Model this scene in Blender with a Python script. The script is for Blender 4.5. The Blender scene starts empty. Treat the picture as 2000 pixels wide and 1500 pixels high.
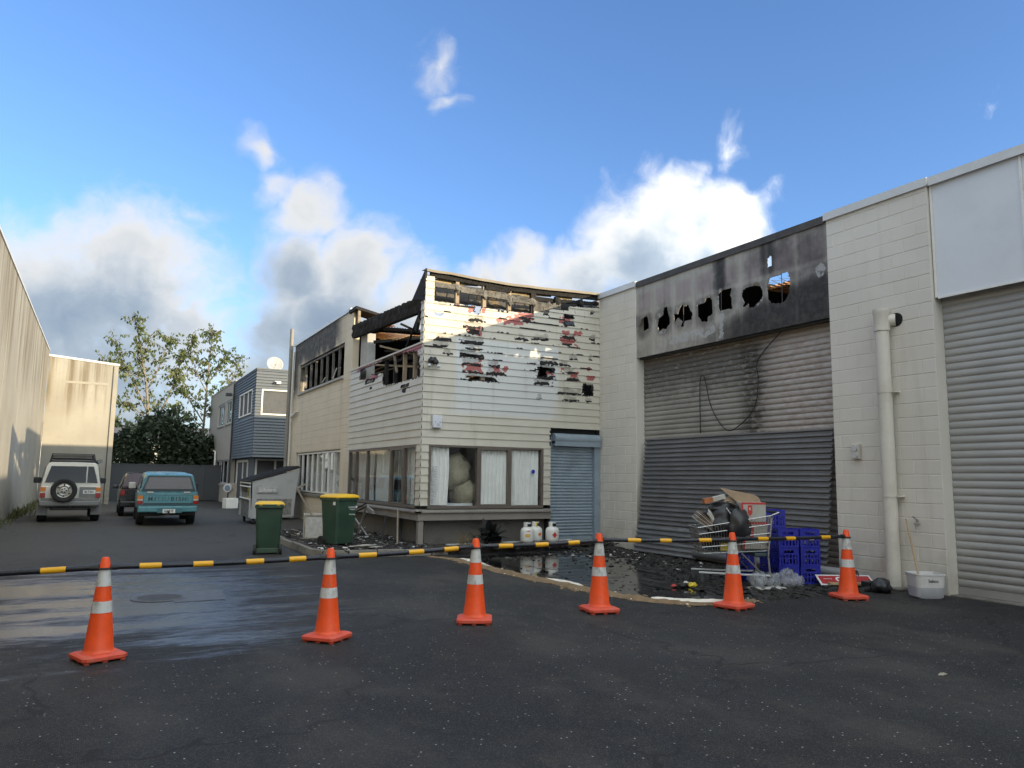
import bpy, bmesh, math, random
from mathutils import Vector, Matrix, noise
random.seed(7)
R = math.radians
sc = bpy.context.scene
col = sc.collection
# ---------------------------------------------------------------- camera
CAM_F, CAM_YAW, CAM_PITCH, CAM_ROLL, CAM_H = 1470.0, R(28.45), R(7.1), R(.78), 1.62
def cam_axes():
    cy, sy, cp, sp = math.cos(CAM_YAW), math.sin(CAM_YAW), math.cos(CAM_PITCH), math.sin(CAM_PITCH)
    f = Vector((sy*cp, cy*cp, sp)); r = Vector((cy, -sy, 0)); u = r.cross(f)
    c, s = math.cos(CAM_ROLL), math.sin(CAM_ROLL)
    return f, c*r + s*u, -s*r + c*u
FW, RT, UP = cam_axes()
cam_d = bpy.data.cameras.new('camera'); cam = bpy.data.objects.new('camera', cam_d); col.objects.link(cam)
cam_d.sensor_width = 36; cam_d.lens = CAM_F/2000*36; cam_d.clip_end = 4000; cam_d.clip_start = .05
m = Matrix((( RT.x, UP.x, -FW.x, 0), (RT.y, UP.y, -FW.y, 0), (RT.z, UP.z, -FW.z, CAM_H), (0, 0, 0, 1)))
cam.matrix_world = m
sc.camera = cam
def ray(x, y): return FW + RT*((x-1000)/CAM_F) - UP*((y-750)/CAM_F)
def at(x, y, X=None, Y=None, Z=None):          # the point of a known wall or ground plane that the photograph shows at a pixel
    d = ray(x, y)
    t = X/d.x if X is not None else (Y/d.y if Y is not None else (Z-CAM_H)/d.z)
    return Vector((0, 0, CAM_H)) + d*t
# ---------------------------------------------------------------- light
SUN = Vector((1, -1.6, .361)).normalized()
SUN_EL = math.asin(SUN.z); SUN_AZ = math.atan2(SUN.x, SUN.y)
sd = bpy.data.lights.new('sun', 'SUN'); sun = bpy.data.objects.new('sun', sd); col.objects.link(sun)
sd.energy = 2.45; sd.angle = R(.55); sd.color = (1, .81, .53)
sun.rotation_euler = SUN.to_track_quat('Z', 'Y').to_euler()
sc.view_settings.view_transform = 'Standard'; sc.view_settings.look = 'None'
sc.view_settings.exposure = 1.42; sc.view_settings.gamma = 1; sc.view_settings.use_curve_mapping = False
try:
    sc.cycles.use_denoising = True; sc.cycles.max_bounces = 5; sc.cycles.caustics_reflective = False
    sc.cycles.sample_clamp_indirect = 6; sc.cycles.adaptive_threshold = .02
except Exception: pass
w = bpy.data.worlds.new('World'); sc.world = w; w.use_nodes = True
w.cycles.sampling_method = 'MANUAL'; w.cycles.sample_map_resolution = 256
SKY_STRENGTH = .092
def build_world():
    nt = w.node_tree; N = nt.nodes; L = nt.links
    for n in list(N): N.remove(n)
    out = N.new('ShaderNodeOutputWorld'); bg = N.new('ShaderNodeBackground'); L.new(bg.outputs[0], out.inputs[0])
    bg.inputs[1].default_value = SKY_STRENGTH
    sky = N.new('ShaderNodeTexSky'); sky.sky_type = 'NISHITA'; sky.sun_disc = False
    sky.sun_elevation = SUN_EL; sky.sun_rotation = SUN_AZ; sky.air_density = 1.0; sky.dust_density = .6; sky.ozone_density = 2.2
    tc = N.new('ShaderNodeTexCoord')
    # cloud density as a function of direction
    g = bpy.data.node_groups.new('cloud_density', 'ShaderNodeTree')
    g.interface.new_socket('Dir', in_out='INPUT', socket_type='NodeSocketVector')
    g.interface.new_socket('Density', in_out='OUTPUT', socket_type='NodeSocketFloat')
    gi = g.nodes.new('NodeGroupInput'); go = g.nodes.new('NodeGroupOutput')
    def gm(op, a=None, b=None, c=None, clamp=False):
        n = g.nodes.new('ShaderNodeMath'); n.operation = op; n.use_clamp = clamp
        for i, v in enumerate((a, b, c)):
            if v is None: continue
            if isinstance(v, (int, float)): n.inputs[i].default_value = v
            else: g.links.new(v, n.inputs[i])
        return n.outputs[0]
    nrm = g.nodes.new('ShaderNodeVectorMath'); nrm.operation = 'NORMALIZE'; g.links.new(gi.outputs[0], nrm.inputs[0])
    # domain warp
    wn = g.nodes.new('ShaderNodeTexNoise'); wn.inputs['Scale'].default_value = 9; wn.inputs['Detail'].default_value = 3; wn.inputs['Roughness'].default_value = .6
    g.links.new(nrm.outputs[0], wn.inputs['Vector'])
    wa = g.nodes.new('ShaderNodeVectorMath'); wa.operation = 'MULTIPLY_ADD'
    g.links.new(wn.outputs['Color'], wa.inputs[0]); wa.inputs[1].default_value = (.10, .10, .10)
    sb = g.nodes.new('ShaderNodeVectorMath'); sb.operation = 'SUBTRACT'; g.links.new(nrm.outputs[0], sb.inputs[0]); sb.inputs[1].default_value = (.05, .05, .05)
    g.links.new(sb.outputs[0], wa.inputs[2])
    # blobs: (pixel x, y, angular radius in pixels, weight) of the banks seen over the yard
    blobs = [(110, 600, 160, 1.0), (270, 575, 150, 1.0), (60, 520, 70, .8), (180, 490, 75, .78), (390, 650, 95, .85), (230, 720, 210, .9),
             (610, 560, 110, .85), (700, 545, 110, .95), (640, 650, 150, 1.0), (770, 620, 120, .9), (490, 760, 130, .75),
             (1300, 440, 100, 1.0), (1390, 470, 100, 1.0), (1240, 510, 120, 1.0), (1140, 535, 100, .9), (1030, 535, 90, .85), (940, 560, 80, .8), (1000, 640, 140, .9), (1300, 610, 170, .9),
             (872, 140, 115, .54), (892, 205, 85, .50), (515, 300, 75, .70), (535, 370, 85, .66), (600, 435, 110, .72), (410, 425, 100, .56),
             (1440, 280, 110, .52), (1370, 330, 90, .50), (1540, 370, 90, .48), (1930, 200, 110, .40)]
    acc = None
    for (bx, by, br, wt) in blobs:
        d = ray(bx, by).normalized(); rad = br/CAM_F*.98
        dt = g.nodes.new('ShaderNodeVectorMath'); dt.operation = 'DISTANCE'; g.links.new(wa.outputs[0], dt.inputs[0]); dt.inputs[1].default_value = d
        v = gm('MULTIPLY_ADD', dt.outputs['Value'], -.62/rad, wt*1.16)
        acc = v if acc is None else gm('MAXIMUM', acc, v)
    # general low cumulus round the horizon, plus unseen cloud added for ambient light
    sp = g.nodes.new('ShaderNodeSeparateXYZ'); g.links.new(nrm.outputs[0], sp.inputs[0])
    bn = g.nodes.new('ShaderNodeTexNoise'); bn.inputs['Scale'].default_value = 2.6; bn.inputs['Detail'].default_value = 2
    mp = g.nodes.new('ShaderNodeVectorMath'); mp.operation = 'MULTIPLY'; g.links.new(wa.outputs[0], mp.inputs[0]); mp.inputs[1].default_value = (1, 1, 2.2); g.links.new(mp.outputs[0], bn.inputs['Vector'])
    band = g.nodes.new('ShaderNodeMapRange'); band.interpolation_type = 'SMOOTHSTEP'; g.links.new(sp.outputs[2], band.inputs[0])
    band.inputs[1].default_value = .5; band.inputs[2].default_value = .02; band.inputs[3].default_value = 0; band.inputs[4].default_value = 1
    bb = gm('MULTIPLY', gm('MULTIPLY_ADD', bn.outputs['Fac'], 1.9, -.55), band.outputs[0])
    lowb = g.nodes.new('ShaderNodeMapRange'); lowb.interpolation_type = 'SMOOTHSTEP'; g.links.new(sp.outputs[2], lowb.inputs[0])
    lowb.inputs[1].default_value = .16; lowb.inputs[2].default_value = .0; lowb.inputs[3].default_value = 0; lowb.inputs[4].default_value = .7
    hi = g.nodes.new('ShaderNodeMapRange'); hi.interpolation_type = 'SMOOTHSTEP'; g.links.new(sp.outputs[2], hi.inputs[0])
    hi.inputs[1].default_value = .56; hi.inputs[2].default_value = .72; hi.inputs[3].default_value = 0; hi.inputs[4].default_value = 1
    bb = gm('MAXIMUM', bb, gm('MULTIPLY', gm('MULTIPLY_ADD', bn.outputs['Fac'], 2.0, -.1), hi.outputs[0]))  # extra cloud overhead, above the frame, added to fill the shade
    dv = g.nodes.new('ShaderNodeVectorMath'); dv.operation = 'DOT_PRODUCT'; g.links.new(nrm.outputs[0], dv.inputs[0]); dv.inputs[1].default_value = Vector((FW.x, FW.y, 0)).normalized()
    sd_m = g.nodes.new('ShaderNodeMapRange'); sd_m.interpolation_type = 'SMOOTHSTEP'; g.links.new(dv.outputs['Value'], sd_m.inputs[0])
    sd_m.inputs[1].default_value = .62; sd_m.inputs[2].default_value = .25; sd_m.inputs[3].default_value = 0; sd_m.inputs[4].default_value = 1
    bb = gm('MAXIMUM', bb, gm('MULTIPLY', gm('MULTIPLY_ADD', bn.outputs['Fac'], 2.0, -.1), sd_m.outputs[0]))  # extra cloud beside and behind the camera, added to fill the shade
    acc = gm('MAXIMUM', acc, gm('MAXIMUM', bb, lowb.outputs[0]))
    fb = g.nodes.new('ShaderNodeTexNoise'); fb.inputs['Scale'].default_value = 11; fb.inputs['Detail'].default_value = 7; fb.inputs['Roughness'].default_value = .60
    g.links.new(wa.outputs[0], fb.inputs['Vector'])
    tot = gm('ADD', acc, gm('MULTIPLY_ADD', fb.outputs['Fac'], .95, -.475))
    g.links.new(tot, go.inputs[0])
    def dens(vec):
        n = N.new('ShaderNodeGroup'); n.node_tree = g; L.new(vec, n.inputs[0]); return n.outputs[0]
    d0 = dens(tc.outputs['Generated'])
    def shifted(v):
        s = N.new('ShaderNodeVectorMath'); s.operation = 'ADD'; L.new(tc.outputs['Generated'], s.inputs[0]); s.inputs[1].default_value = v; return dens(s.outputs[0])
    lv = Vector((SUN.x, SUN.y, .9)).normalized()
    dU = shifted(tuple(Vector((.025, -.025, .085)))); dU2 = dU
    def mr(v, a, b, c, d, kind='SMOOTHSTEP'):
        n = N.new('ShaderNodeMapRange'); n.interpolation_type = kind; L.new(v, n.inputs[0])
        for i, q in enumerate((a, b, c, d)): n.inputs[i+1].default_value = q
        return n.outputs[0]
    def mth(op, a, b):
        n = N.new('ShaderNodeMath'); n.operation = op
        for i, v in enumerate((a, b)):
            if isinstance(v, (int, float)): n.inputs[i].default_value = v
            else: L.new(v, n.inputs[i])
        return n.outputs[0]
    alpha = mr(d0, .31, .82, 0, .97)
    shade = mth('MULTIPLY', mr(dU, .22, .92, 0, 1), .55)
    shade = mth('ADD', shade, mth('MULTIPLY', mr(d0, .55, 1.25, 0, 1), .45))
    ramp = N.new('ShaderNodeValToRGB'); L.new(shade, ramp.inputs[0])
    k = 1/SKY_STRENGTH
    els = ramp.color_ramp.elements
    els[0].position = 0; els[0].color = (.80, .79, .77, 1)
    els[1].position = 1; els[1].color = (.25, .32, .415, 1)
    e = els.new(.4); e.color = (.56, .60, .64, 1)
    e = els.new(.72); e.color = (.36, .43, .51, 1)
    # added gain: sun-side clouds, mostly unseen, brightened and warmed to lift shaded walls
    nd = N.new('ShaderNodeVectorMath'); nd.operation = 'NORMALIZE'; L.new(tc.outputs['Generated'], nd.inputs[0])
    ds_ = N.new('ShaderNodeVectorMath'); ds_.operation = 'DOT_PRODUCT'; L.new(nd.outputs[0], ds_.inputs[0]); ds_.inputs[1].default_value = SUN
    sun_boost = mr(ds_.outputs['Value'], -.5, .6, k*CLOUD_GAIN, k*CLOUD_GAIN*SUN_SIDE_BOOST)
    cm = N.new('ShaderNodeVectorMath'); cm.operation = 'SCALE'; L.new(ramp.outputs[0], cm.inputs[0]); L.new(sun_boost, cm.inputs['Scale'])
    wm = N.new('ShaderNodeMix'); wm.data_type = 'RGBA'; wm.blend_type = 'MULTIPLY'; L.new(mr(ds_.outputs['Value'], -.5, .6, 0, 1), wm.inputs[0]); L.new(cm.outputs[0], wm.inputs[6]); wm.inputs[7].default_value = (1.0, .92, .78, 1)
    sg = N.new('ShaderNodeVectorMath'); sg.operation = 'MULTIPLY'; L.new(sky.outputs[0], sg.inputs[0]); sg.inputs[1].default_value = SKY_TINT
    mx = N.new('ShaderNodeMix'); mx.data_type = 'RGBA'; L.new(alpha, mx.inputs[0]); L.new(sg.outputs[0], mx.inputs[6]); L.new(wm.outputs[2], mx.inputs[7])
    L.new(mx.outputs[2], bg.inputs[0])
SUN_SIDE_BOOST = 4.1; CLOUD_GAIN = .43; SKY_TINT = (.85, 1.03, 1.36)
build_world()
# ---------------------------------------------------------------- helpers
def tag(o, label=None, cat=None, group=None, kind=None):
    if label: o['label'] = label
    if cat: o['category'] = cat
    if group: o['group'] = group
    if kind: o['kind'] = kind
    return o
def thing(name, label, cat, loc=(0, 0, 0), rz=0, group=None, parent=None):
    o = bpy.data.objects.new(name, None); o.empty_display_size = .1; col.objects.link(o)
    o.location = loc; o.rotation_euler = (0, 0, rz); return tag(o, label, cat, group)
def part_empty(name, parent):
    o = bpy.data.objects.new(name, None); o.empty_display_size = .05; col.objects.link(o); o.parent = parent; return o
def place(me, name, parent=None, loc=(0, 0, 0), rot=(0, 0, 0), scale=None):
    o = bpy.data.objects.new(name, me); col.objects.link(o); o.parent = parent
    o.location = loc; o.rotation_euler = rot
    if scale: o.scale = scale
    return o
def copy_tree(o, parent=None):
    c = o.copy(); col.objects.link(c); c.parent = parent
    for ch in [x for x in col.objects if x.parent is o]: copy_tree(ch, c)
    return c
class MB:
    def __init__(s): s.v = []; s.f = []; s.m = []; s.mi = 0; s.M = Matrix.Identity(4)
    def add(s, vs, fs):
        b = len(s.v); s.v += [tuple(s.M @ Vector(p)) for p in vs]
        s.f += [tuple(b+i for i in q) for q in fs]; s.m += [s.mi]*len(fs); return s
    def box(s, x0, x1, y0, y1, z0, z1):
        return s.add([(x0,y0,z0),(x1,y0,z0),(x1,y1,z0),(x0,y1,z0),(x0,y0,z1),(x1,y0,z1),(x1,y1,z1),(x0,y1,z1)],
                     [(0,3,2,1),(4,5,6,7),(0,1,5,4),(1,2,6,5),(2,3,7,6),(3,0,4,7)])
    def quad(s, *p): return s.add(list(p), [tuple(range(len(p)))])
    def ring_loft(s, rings, close=True, cap=True):
        n = len(rings[0]); vs = [p for r in rings for p in r]; fs = []
        for i in range(len(rings)-1):
            for j in range(n if close else n-1):
                k = (j+1) % n
                fs.append((i*n+j, i*n+k, (i+1)*n+k, (i+1)*n+j))
        if cap and close: fs += [tuple(range(n-1, -1, -1)), tuple((len(rings)-1)*n+j for j in range(n))]
        return s.add(vs, fs)
    def cyl(s, p0, p1, r0, r1=None, n=12, cap=True):
        r1 = r0 if r1 is None else r1; p0 = Vector(p0); p1 = Vector(p1); d = (p1-p0).normalized()
        a = d.orthogonal().normalized(); b = d.cross(a)
        R0 = [p0+(a*math.cos(t)+b*math.sin(t))*r0 for t in [2*math.pi*i/n for i in range(n)]]
        R1 = [p1+(a*math.cos(t)+b*math.sin(t))*r1 for t in [2*math.pi*i/n for i in range(n)]]
        return s.ring_loft([R0, R1], cap=cap)
    def tube(s, pts, r, n=8):
        pts = [Vector(p) for p in pts]; rings = []
        a = None
        for i, p in enumerate(pts):
            d = (pts[min(i+1, len(pts)-1)]-pts[max(i-1, 0)]).normalized()
            if a is None: a = d.orthogonal().normalized()
            a = (a - d*a.dot(d)).normalized(); b = d.cross(a)
            rr = r[i] if isinstance(r, (list, tuple)) else r
            rings.append([p+(a*math.cos(2*math.pi*j/n)+b*math.sin(2*math.pi*j/n))*rr for j in range(n)])
        return s.ring_loft(rings)
    def bar(s, p0, p1, w, h, up=(0, 0, 1)):
        p0 = Vector(p0); p1 = Vector(p1); d = (p1-p0).normalized(); up = Vector(up)
        a = d.cross(up)
        a = a.normalized() if a.length > 1e-4 else d.orthogonal().normalized()
        b = a.cross(d).normalized()
        q = lambda p: [p-a*w/2-b*h/2, p+a*w/2-b*h/2, p+a*w/2+b*h/2, p-a*w/2+b*h/2]
        return s.ring_loft([q(p0), q(p1)])
    def lathe(s, prof, n=24, c=(0, 0), cap=True, sq=None):
        rings = []
        for (r, z) in prof:
            rings.append([(c[0]+r*math.cos(2*math.pi*j/n), c[1]+r*math.sin(2*math.pi*j/n), z) for j in range(n)])
        return s.ring_loft(rings, cap=cap)
    def prism(s, poly, a0, a1, axis='x'):      # poly in the two other axes, in order
        def P(u, v, w): return {'x': (w, u, v), 'y': (u, w, v), 'z': (u, v, w)}[axis]
        return s.ring_loft([[P(u, v, a0) for u, v in poly], [P(u, v, a1) for u, v in poly]])
    def mesh(s, name, mats, smooth=False):
        me = bpy.data.meshes.new(name); me.from_pydata(s.v, [], s.f)
        for mt in (mats if isinstance(mats, (list, tuple)) else [mats]): me.materials.append(mt)
        if any(s.m): me.polygons.foreach_set('material_index', s.m)
        bm = bmesh.new(); bm.from_mesh(me); bmesh.ops.recalc_face_normals(bm, faces=bm.faces); bm.to_mesh(me); bm.free()
        if smooth:
            me.polygons.foreach_set('use_smooth', [True]*len(me.polygons))
            if smooth is not True:
                try: me.set_sharp_from_angle(angle=R(smooth))
                except Exception: pass
        me.update(); return me
    def build(s, name, mats, parent=None, smooth=False, bevel=0, seg=2, loc=(0, 0, 0), rot=(0, 0, 0)):
        o = place(s.mesh(name, mats, smooth), name, parent, loc, rot)
        if bevel:
            b = o.modifiers.new('bevel', 'BEVEL'); b.width = bevel; b.segments = seg; b.limit_method = 'ANGLE'; b.angle_limit = R(40)
        return o
def box(name, mt, parent, x0, x1, y0, y1, z0, z1, bevel=0): return MB().box(x0, x1, y0, y1, z0, z1).build(name, mt, parent, bevel=bevel)
def text_mesh(body, size, mt, extrude=.002, align='CENTER', bold=0):
    c = bpy.data.curves.new('text', 'FONT'); c.body = body; c.size = size; c.extrude = extrude; c.align_x = align; c.align_y = 'CENTER'; c.offset = bold
    o = bpy.data.objects.new('text', c); col.objects.link(o)
    dg = bpy.context.evaluated_depsgraph_get(); me = bpy.data.meshes.new_from_object(o.evaluated_get(dg)); me.name = 'lettering'
    bpy.data.objects.remove(o); bpy.data.curves.remove(c)
    me.materials.clear(); me.materials.append(mt); return me
def lettering(body, size, mt, parent, loc, rot=(R(90), 0, 0), extrude=.002, name='lettering', bold=0, sx=1, align='CENTER'):
    return place(text_mesh(body, size, mt, extrude, align, bold), name, parent, loc, rot, (sx, 1, 1))
def nz(x, y, z=0.0): return noise.noise(Vector((x, y, z)))
def sstep(a, b, x):
    t = min(1, max(0, (x-a)/(b-a))); return t*t*(3-2*t)
# ---------------------------------------------------------------- materials
MT = {}
class NT:
    def __init__(s, name):
        s.mat = bpy.data.materials.new(name); s.mat.use_nodes = True; s.t = s.mat.node_tree; s.N = s.t.nodes; s.L = s.t.links
        s.b = s.N['Principled BSDF']; s.geo = s.N.new('ShaderNodeNewGeometry'); s.tc = s.N.new('ShaderNodeTexCoord')
        MT[name] = s.mat
    def put(s, sock, v):
        if isinstance(v, bpy.types.NodeSocket): s.L.new(v, sock)
        elif isinstance(v, (tuple, list)) and len(v) == 3 and sock.type == 'RGBA': sock.default_value = (*v, 1)
        else: sock.default_value = v
    def pos(s, scale=(1, 1, 1), obj=False):
        m = s.N.new('ShaderNodeVectorMath'); m.operation = 'MULTIPLY'
        s.L.new(s.tc.outputs['Object'] if obj else s.geo.outputs['Position'], m.inputs[0]); m.inputs[1].default_value = scale; return m.outputs[0]
    def noise(s, scale, vec=None, detail=3, rough=.55, dist=0):
        n = s.N.new('ShaderNodeTexNoise'); n.inputs['Scale'].default_value = scale; n.inputs['Detail'].default_value = detail
        n.inputs['Roughness'].default_value = rough; n.inputs['Distortion'].default_value = dist
        s.L.new(vec if vec is not None else s.geo.outputs['Position'], n.inputs['Vector']); return n.outputs['Fac']
    def rmp(s, v, a, b, c=0, d=1):
        n = s.N.new('ShaderNodeMapRange'); n.interpolation_type = 'SMOOTHSTEP'; s.put(n.inputs[0], v)
        for i, q in enumerate((a, b, c, d)): s.put(n.inputs[i+1], q)
        return n.outputs[0]
    def math(s, op, a, b=0, clamp=False):
        n = s.N.new('ShaderNodeMath'); n.operation = op; n.use_clamp = clamp; s.put(n.inputs[0], a); s.put(n.inputs[1], b); return n.outputs[0]
    def mix(s, f, a, b, mode='MIX'):
        n = s.N.new('ShaderNodeMix'); n.data_type = 'RGBA'; n.blend_type = mode; s.put(n.inputs[0], f); s.put(n.inputs[6], a); s.put(n.inputs[7], b); return n.outputs[2]
    def attr(s, name):
        n = s.N.new('ShaderNodeAttribute'); n.attribute_name = name; return n.outputs['Fac']
    def sep(s, v):
        n = s.N.new('ShaderNodeSeparateXYZ'); s.L.new(v, n.inputs[0]); return n.outputs
    def bump(s, h, strength=.3, dist=.01):
        n = s.N.new('ShaderNodeBump'); n.inputs['Strength'].default_value = strength; n.inputs['Distance'].default_value = dist; s.put(n.inputs['Height'], h); s.L.new(n.outputs[0], s.b.inputs['Normal'])
    def fin(s, col=None, rough=None, metal=0, **k):
        if col is not None: s.put(s.b.inputs['Base Color'], col)
        if rough is not None: s.put(s.b.inputs['Roughness'], rough)
        s.b.inputs['Metallic'].default_value = metal
        for a, v in k.items(): s.put(s.b.inputs[a.replace('_', ' ')], v)
        return s.mat
def sc3(c, k): return tuple(min(1, x*k) for x in c)
def simple(name, c, rough=.55, metal=0, var=.12, vs=2.5, bump=0, bs=80, streak=0, dirt=None, dirt_amt=0, ds=1.2, rv=.08, obj=False, **k):
    t = NT(name); v = t.tc.outputs['Object'] if obj else None
    n1 = t.noise(vs, v, 4); n2 = t.noise(vs*9, v, 3)
    f = t.math('ADD', t.math('MULTIPLY', n1, .65), t.math('MULTIPLY', n2, .35))
    cc = t.mix(t.rmp(f, .25, .75), sc3(c, 1-var), sc3(c, 1+var))
    if streak:
        st = t.noise(1.0, t.pos((7, 7, .35), obj), 4)
        cc = t.mix(t.math('MULTIPLY', t.rmp(st, .5, .78), streak), cc, dirt or sc3(c, .45))
    if dirt_amt:
        dn = t.noise(ds, v, 6, .65)
        cc = t.mix(t.math('MULTIPLY', t.rmp(dn, .48, .7), dirt_amt), cc, dirt or sc3(c, .4))
    rr = t.rmp(n1, .3, .7, max(0, rough-rv), min(1, rough+rv))
    if bump: t.bump(t.noise(bs, v, 4), bump, .004)
    return t.fin(cc, rr, metal, **k)
# plain colours
simple('white_trim', (0.792, 0.781, 0.748), .45)
simple('grey_trim', (0.525, 0.537, 0.550), .45)
simple('cap_metal', (0.650, 0.663, 0.676), .4, .0, .08)
simple('cap_burnt', (.07, .065, .065), .7, 0, .5, 4)
simple('downpipe', (0.649, 0.621, 0.552), .45, 0, .06, 2, dirt_amt=.25, dirt=(.30, .27, .21))
simple('fascia_panel', (0.716, 0.756, 0.810), .38, 0, .03, .7, dirt_amt=.12, dirt=(.40, .41, .42))
simple('steel', (.45, .46, .47), .32, .9, .1, 20, obj=True)
simple('dark_metal', (.06, .065, .07), .5, .3, .2, 6)
simple('tan_frame', (0.137, 0.114, 0.098), .45, 0, .15, 5)
simple('taupe', (0.250, 0.232, 0.209), .6, 0, .1, 2, dirt_amt=.4, dirt=(.10, .09, .08))
simple('taupe_dark', (0.137, 0.130, 0.120), .7, 0, .15, 2, bump=.2, bs=40, dirt_amt=.4, dirt=(.05, .045, .04))
simple('shutter_blue', (0.319, 0.391, 0.462), .38, .35, .12, 3, dirt_amt=.35, dirt=(.12, .15, .18))
simple('sheet_dark', (0.183, 0.191, 0.208), .45, .2, .18, 2, dirt_amt=.35, dirt=(.16, .16, .165))
simple('charcoal', (.014, .013, .013), .85, 0, .6, 14, bump=.8, bs=30)
simple('char_room', (.014, .0145, .016), .9, 0, .5, 3)
simple('char_grey', (.16, .15, .135), .85, 0, .5, 6, dirt_amt=.8, dirt=(.03, .03, .03), ds=4)
simple('stud_wood', (.34, .27, .19), .8, 0, .3, 6, dirt_amt=.8, dirt=(.03, .028, .026), ds=3)
simple('insulation', (.48, .38, .20), .9, 0, .3, 5, dirt_amt=.7, dirt=(.06, .055, .05), ds=2.5)
simple('burnt_lining', (.085, .08, .075), .85, 0, .4, 3, dirt_amt=.85, dirt=(.42, .27, .10), ds=2.6)
simple('rust_roof', (.42, .20, .065), .6, .2, .45, 3, dirt_amt=.55, dirt=(.62, .48, .26), ds=2.2)
simple('roof_grey', (.12, .12, .125), .6, .2, .2, 2)
simple('inner_col', (0.396, 0.396, 0.384), .8, 0, .15, 3, dirt_amt=.4, dirt=(.12, .12, .11))
simple('grey_clad', (0.121, 0.138, 0.155), .55, 0, .1, 2)
simple('beige_render', (0.463, 0.419, 0.356), .75, 0, .07, 1.5, bump=.1, bs=30, streak=.15)
simple('fence_grey', (0.065, 0.070, 0.077), .45, .1, .1, 2)
simple('rubber', (.018, .018, .019), .75, 0, .2, 20, obj=True)
simple('black_plastic', (.017, .018, .021), .42, 0, .2, 10, obj=True)
simple('bar_black', (.012, .014, .022), .33, 0, .2, 10)
simple('bar_yellow', (.80, .41, .012), .4, 0, .1, 12)
simple('bin_green', (0.034, 0.073, 0.050), .42, 0, .15, 4, dirt_amt=.25, dirt=(.06, .07, .055), ds=3)
simple('bin_yellow', (.78, .47, .02), .42, 0, .08, 6, dirt_amt=.25, dirt=(.5, .32, .05), ds=5)
simple('white_print', (.75, .76, .76), .5, 0, .05)
simple('bed_soil', (0.039, 0.033, 0.027), .95, 0, .5, 9, bump=1, bs=30)
simple('kerb_stone', (0.208, 0.195, 0.169), .85, 0, .25, 6, bump=.5, bs=50, dirt_amt=.5, dirt=(.07, .065, .055))
simple('sand', (0.204, 0.139, 0.078), .95, 0, .3, 8, bump=.7, bs=70)
simple('powder', (.80, .75, .66), .95, 0, .12, 12, bump=.6, bs=80)
simple('ash_white', (.55, .54, .52), .9, 0, .2, 12)
simple('wood_raw', (.42, .30, .17), .75, 0, .25, 8)
simple('wood_grey', (.27, .23, .18), .8, 0, .25, 8)
simple('card_brown', (0.297, 0.211, 0.135), .85, 0, .15, 8, dirt_amt=.4, dirt=(.16, .12, .09), ds=6)
simple('card_white', (0.449, 0.432, 0.397), .8, 0, .12, 8, dirt_amt=.3, dirt=(.3, .27, .22), ds=6)
simple('print_red', (.50, .035, .03), .5, 0, .12, 10)
simple('paper', (0.450, 0.427, 0.390), .8, 0, .15, 8)
simple('bag_black', (.025, .026, .03), .38, 0, .3, 8, bump=.6, bs=25)
simple('crate_blue', (0.007, 0.012, 0.301), .42, 0, .2, 8)
simple('bucket_white', (.62, .62, .61), .5, 0, .06, 6)
simple('bucket_grey', (0.432, 0.444, 0.480), .6, 0, .1, 6)
simple('orange_base', (.66, .085, .045), .6, 0, .16, 14, dirt_amt=.55, dirt=(.42, .16, .11), ds=9)
simple('gas_white', (0.759, 0.759, 0.724), .42, 0, .05, 6, dirt_amt=.3, dirt=(.44, .42, .38), ds=7)
simple('sticker_orange', (.75, .22, .03), .5, 0, .15, 30)
simple('sticker_yellow', (.75, .58, .05), .5)
simple('leaf_dark', (0.022, 0.024, 0.025), .5, 0, .4, 12)
simple('dry_grass', (.22, .17, .09), .9, 0, .3, 12)
simple('tailgate_dark', (.035, .06, .075), .5)
simple('faded_teal', (.055, .165, .195), .5)
simple('old_paint', (.37, .35, .30), .8, 0, .12, 3, dirt_amt=.4, dirt=(.26, .23, .17), ds=3)
simple('dish_white', (.42, .42, .41), .5)
simple('rim_white', (.55, .54, .51), .45, .2, .08, obj=True)
simple('rim_steel', (.50, .49, .46), .35, .5, .1, obj=True)
simple('plate_white', (.72, .73, .72), .4)
simple('ink', (.02, .02, .025), .5)
simple('light_red', (.30, .012, .012), .22, 0, .1)
simple('light_amber', (.62, .20, .03), .22, 0, .1)
simple('light_clear', (.55, .53, .50), .22, 0, .1)
simple('trunk', (0.240, 0.204, 0.162), .9, 0, .3, 6, bump=.5, bs=20)
simple('curtain', (0.880, 0.880, 0.858), .9, 0, .08, 3)
simple('blind', (.68, .70, .72), .6)
simple('room_inside', (.10, .105, .11), .9, 0, .2, 1)
simple('clutter', (.34, .31, .23), .9, 0, .35, 3)
simple('sticker_blue', (.03, .05, .42), .4)
simple('siren_white', (.66, .68, .76), .4, 0, .03)
simple('meter_blue', (.20, .28, .38), .4)
simple('dumpster_grey', (0.446, 0.466, 0.479), .5, 0, .06, 3, dirt_amt=.35, dirt=(.20, .20, .19), ds=3)
simple('dumpster_stone', (.25, .25, .24), .85, 0, .55, 9, dirt_amt=.7, dirt=(.09, .09, .085), ds=11)
simple('lid_black', (.016, .017, .02), .5, 0, .3, 4)
simple('sign_red', (.42, .03, .035), .42, 0, .1, 8, dirt_amt=.3, dirt=(.2, .1, .09), ds=8)
simple('plastic_clear', (.50, .53, .58), .22, 0, .2, 14, bump=.9, bs=40, Alpha=.40)
simple('film_clear', (.55, .55, .55), .3, 0, .2, 14, Alpha=.25)
simple('ash_debris', (.028, .026, .025), .9, 0, .7, 10)
simple('cable', (.02, .021, .022), .6)
simple('brick_orange', (.40, .15, .06), .85, 0, .3, 10)
simple('manhole', (0.096, 0.096, 0.101), .5, .3, .3, 30, bump=.6, bs=60)
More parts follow.
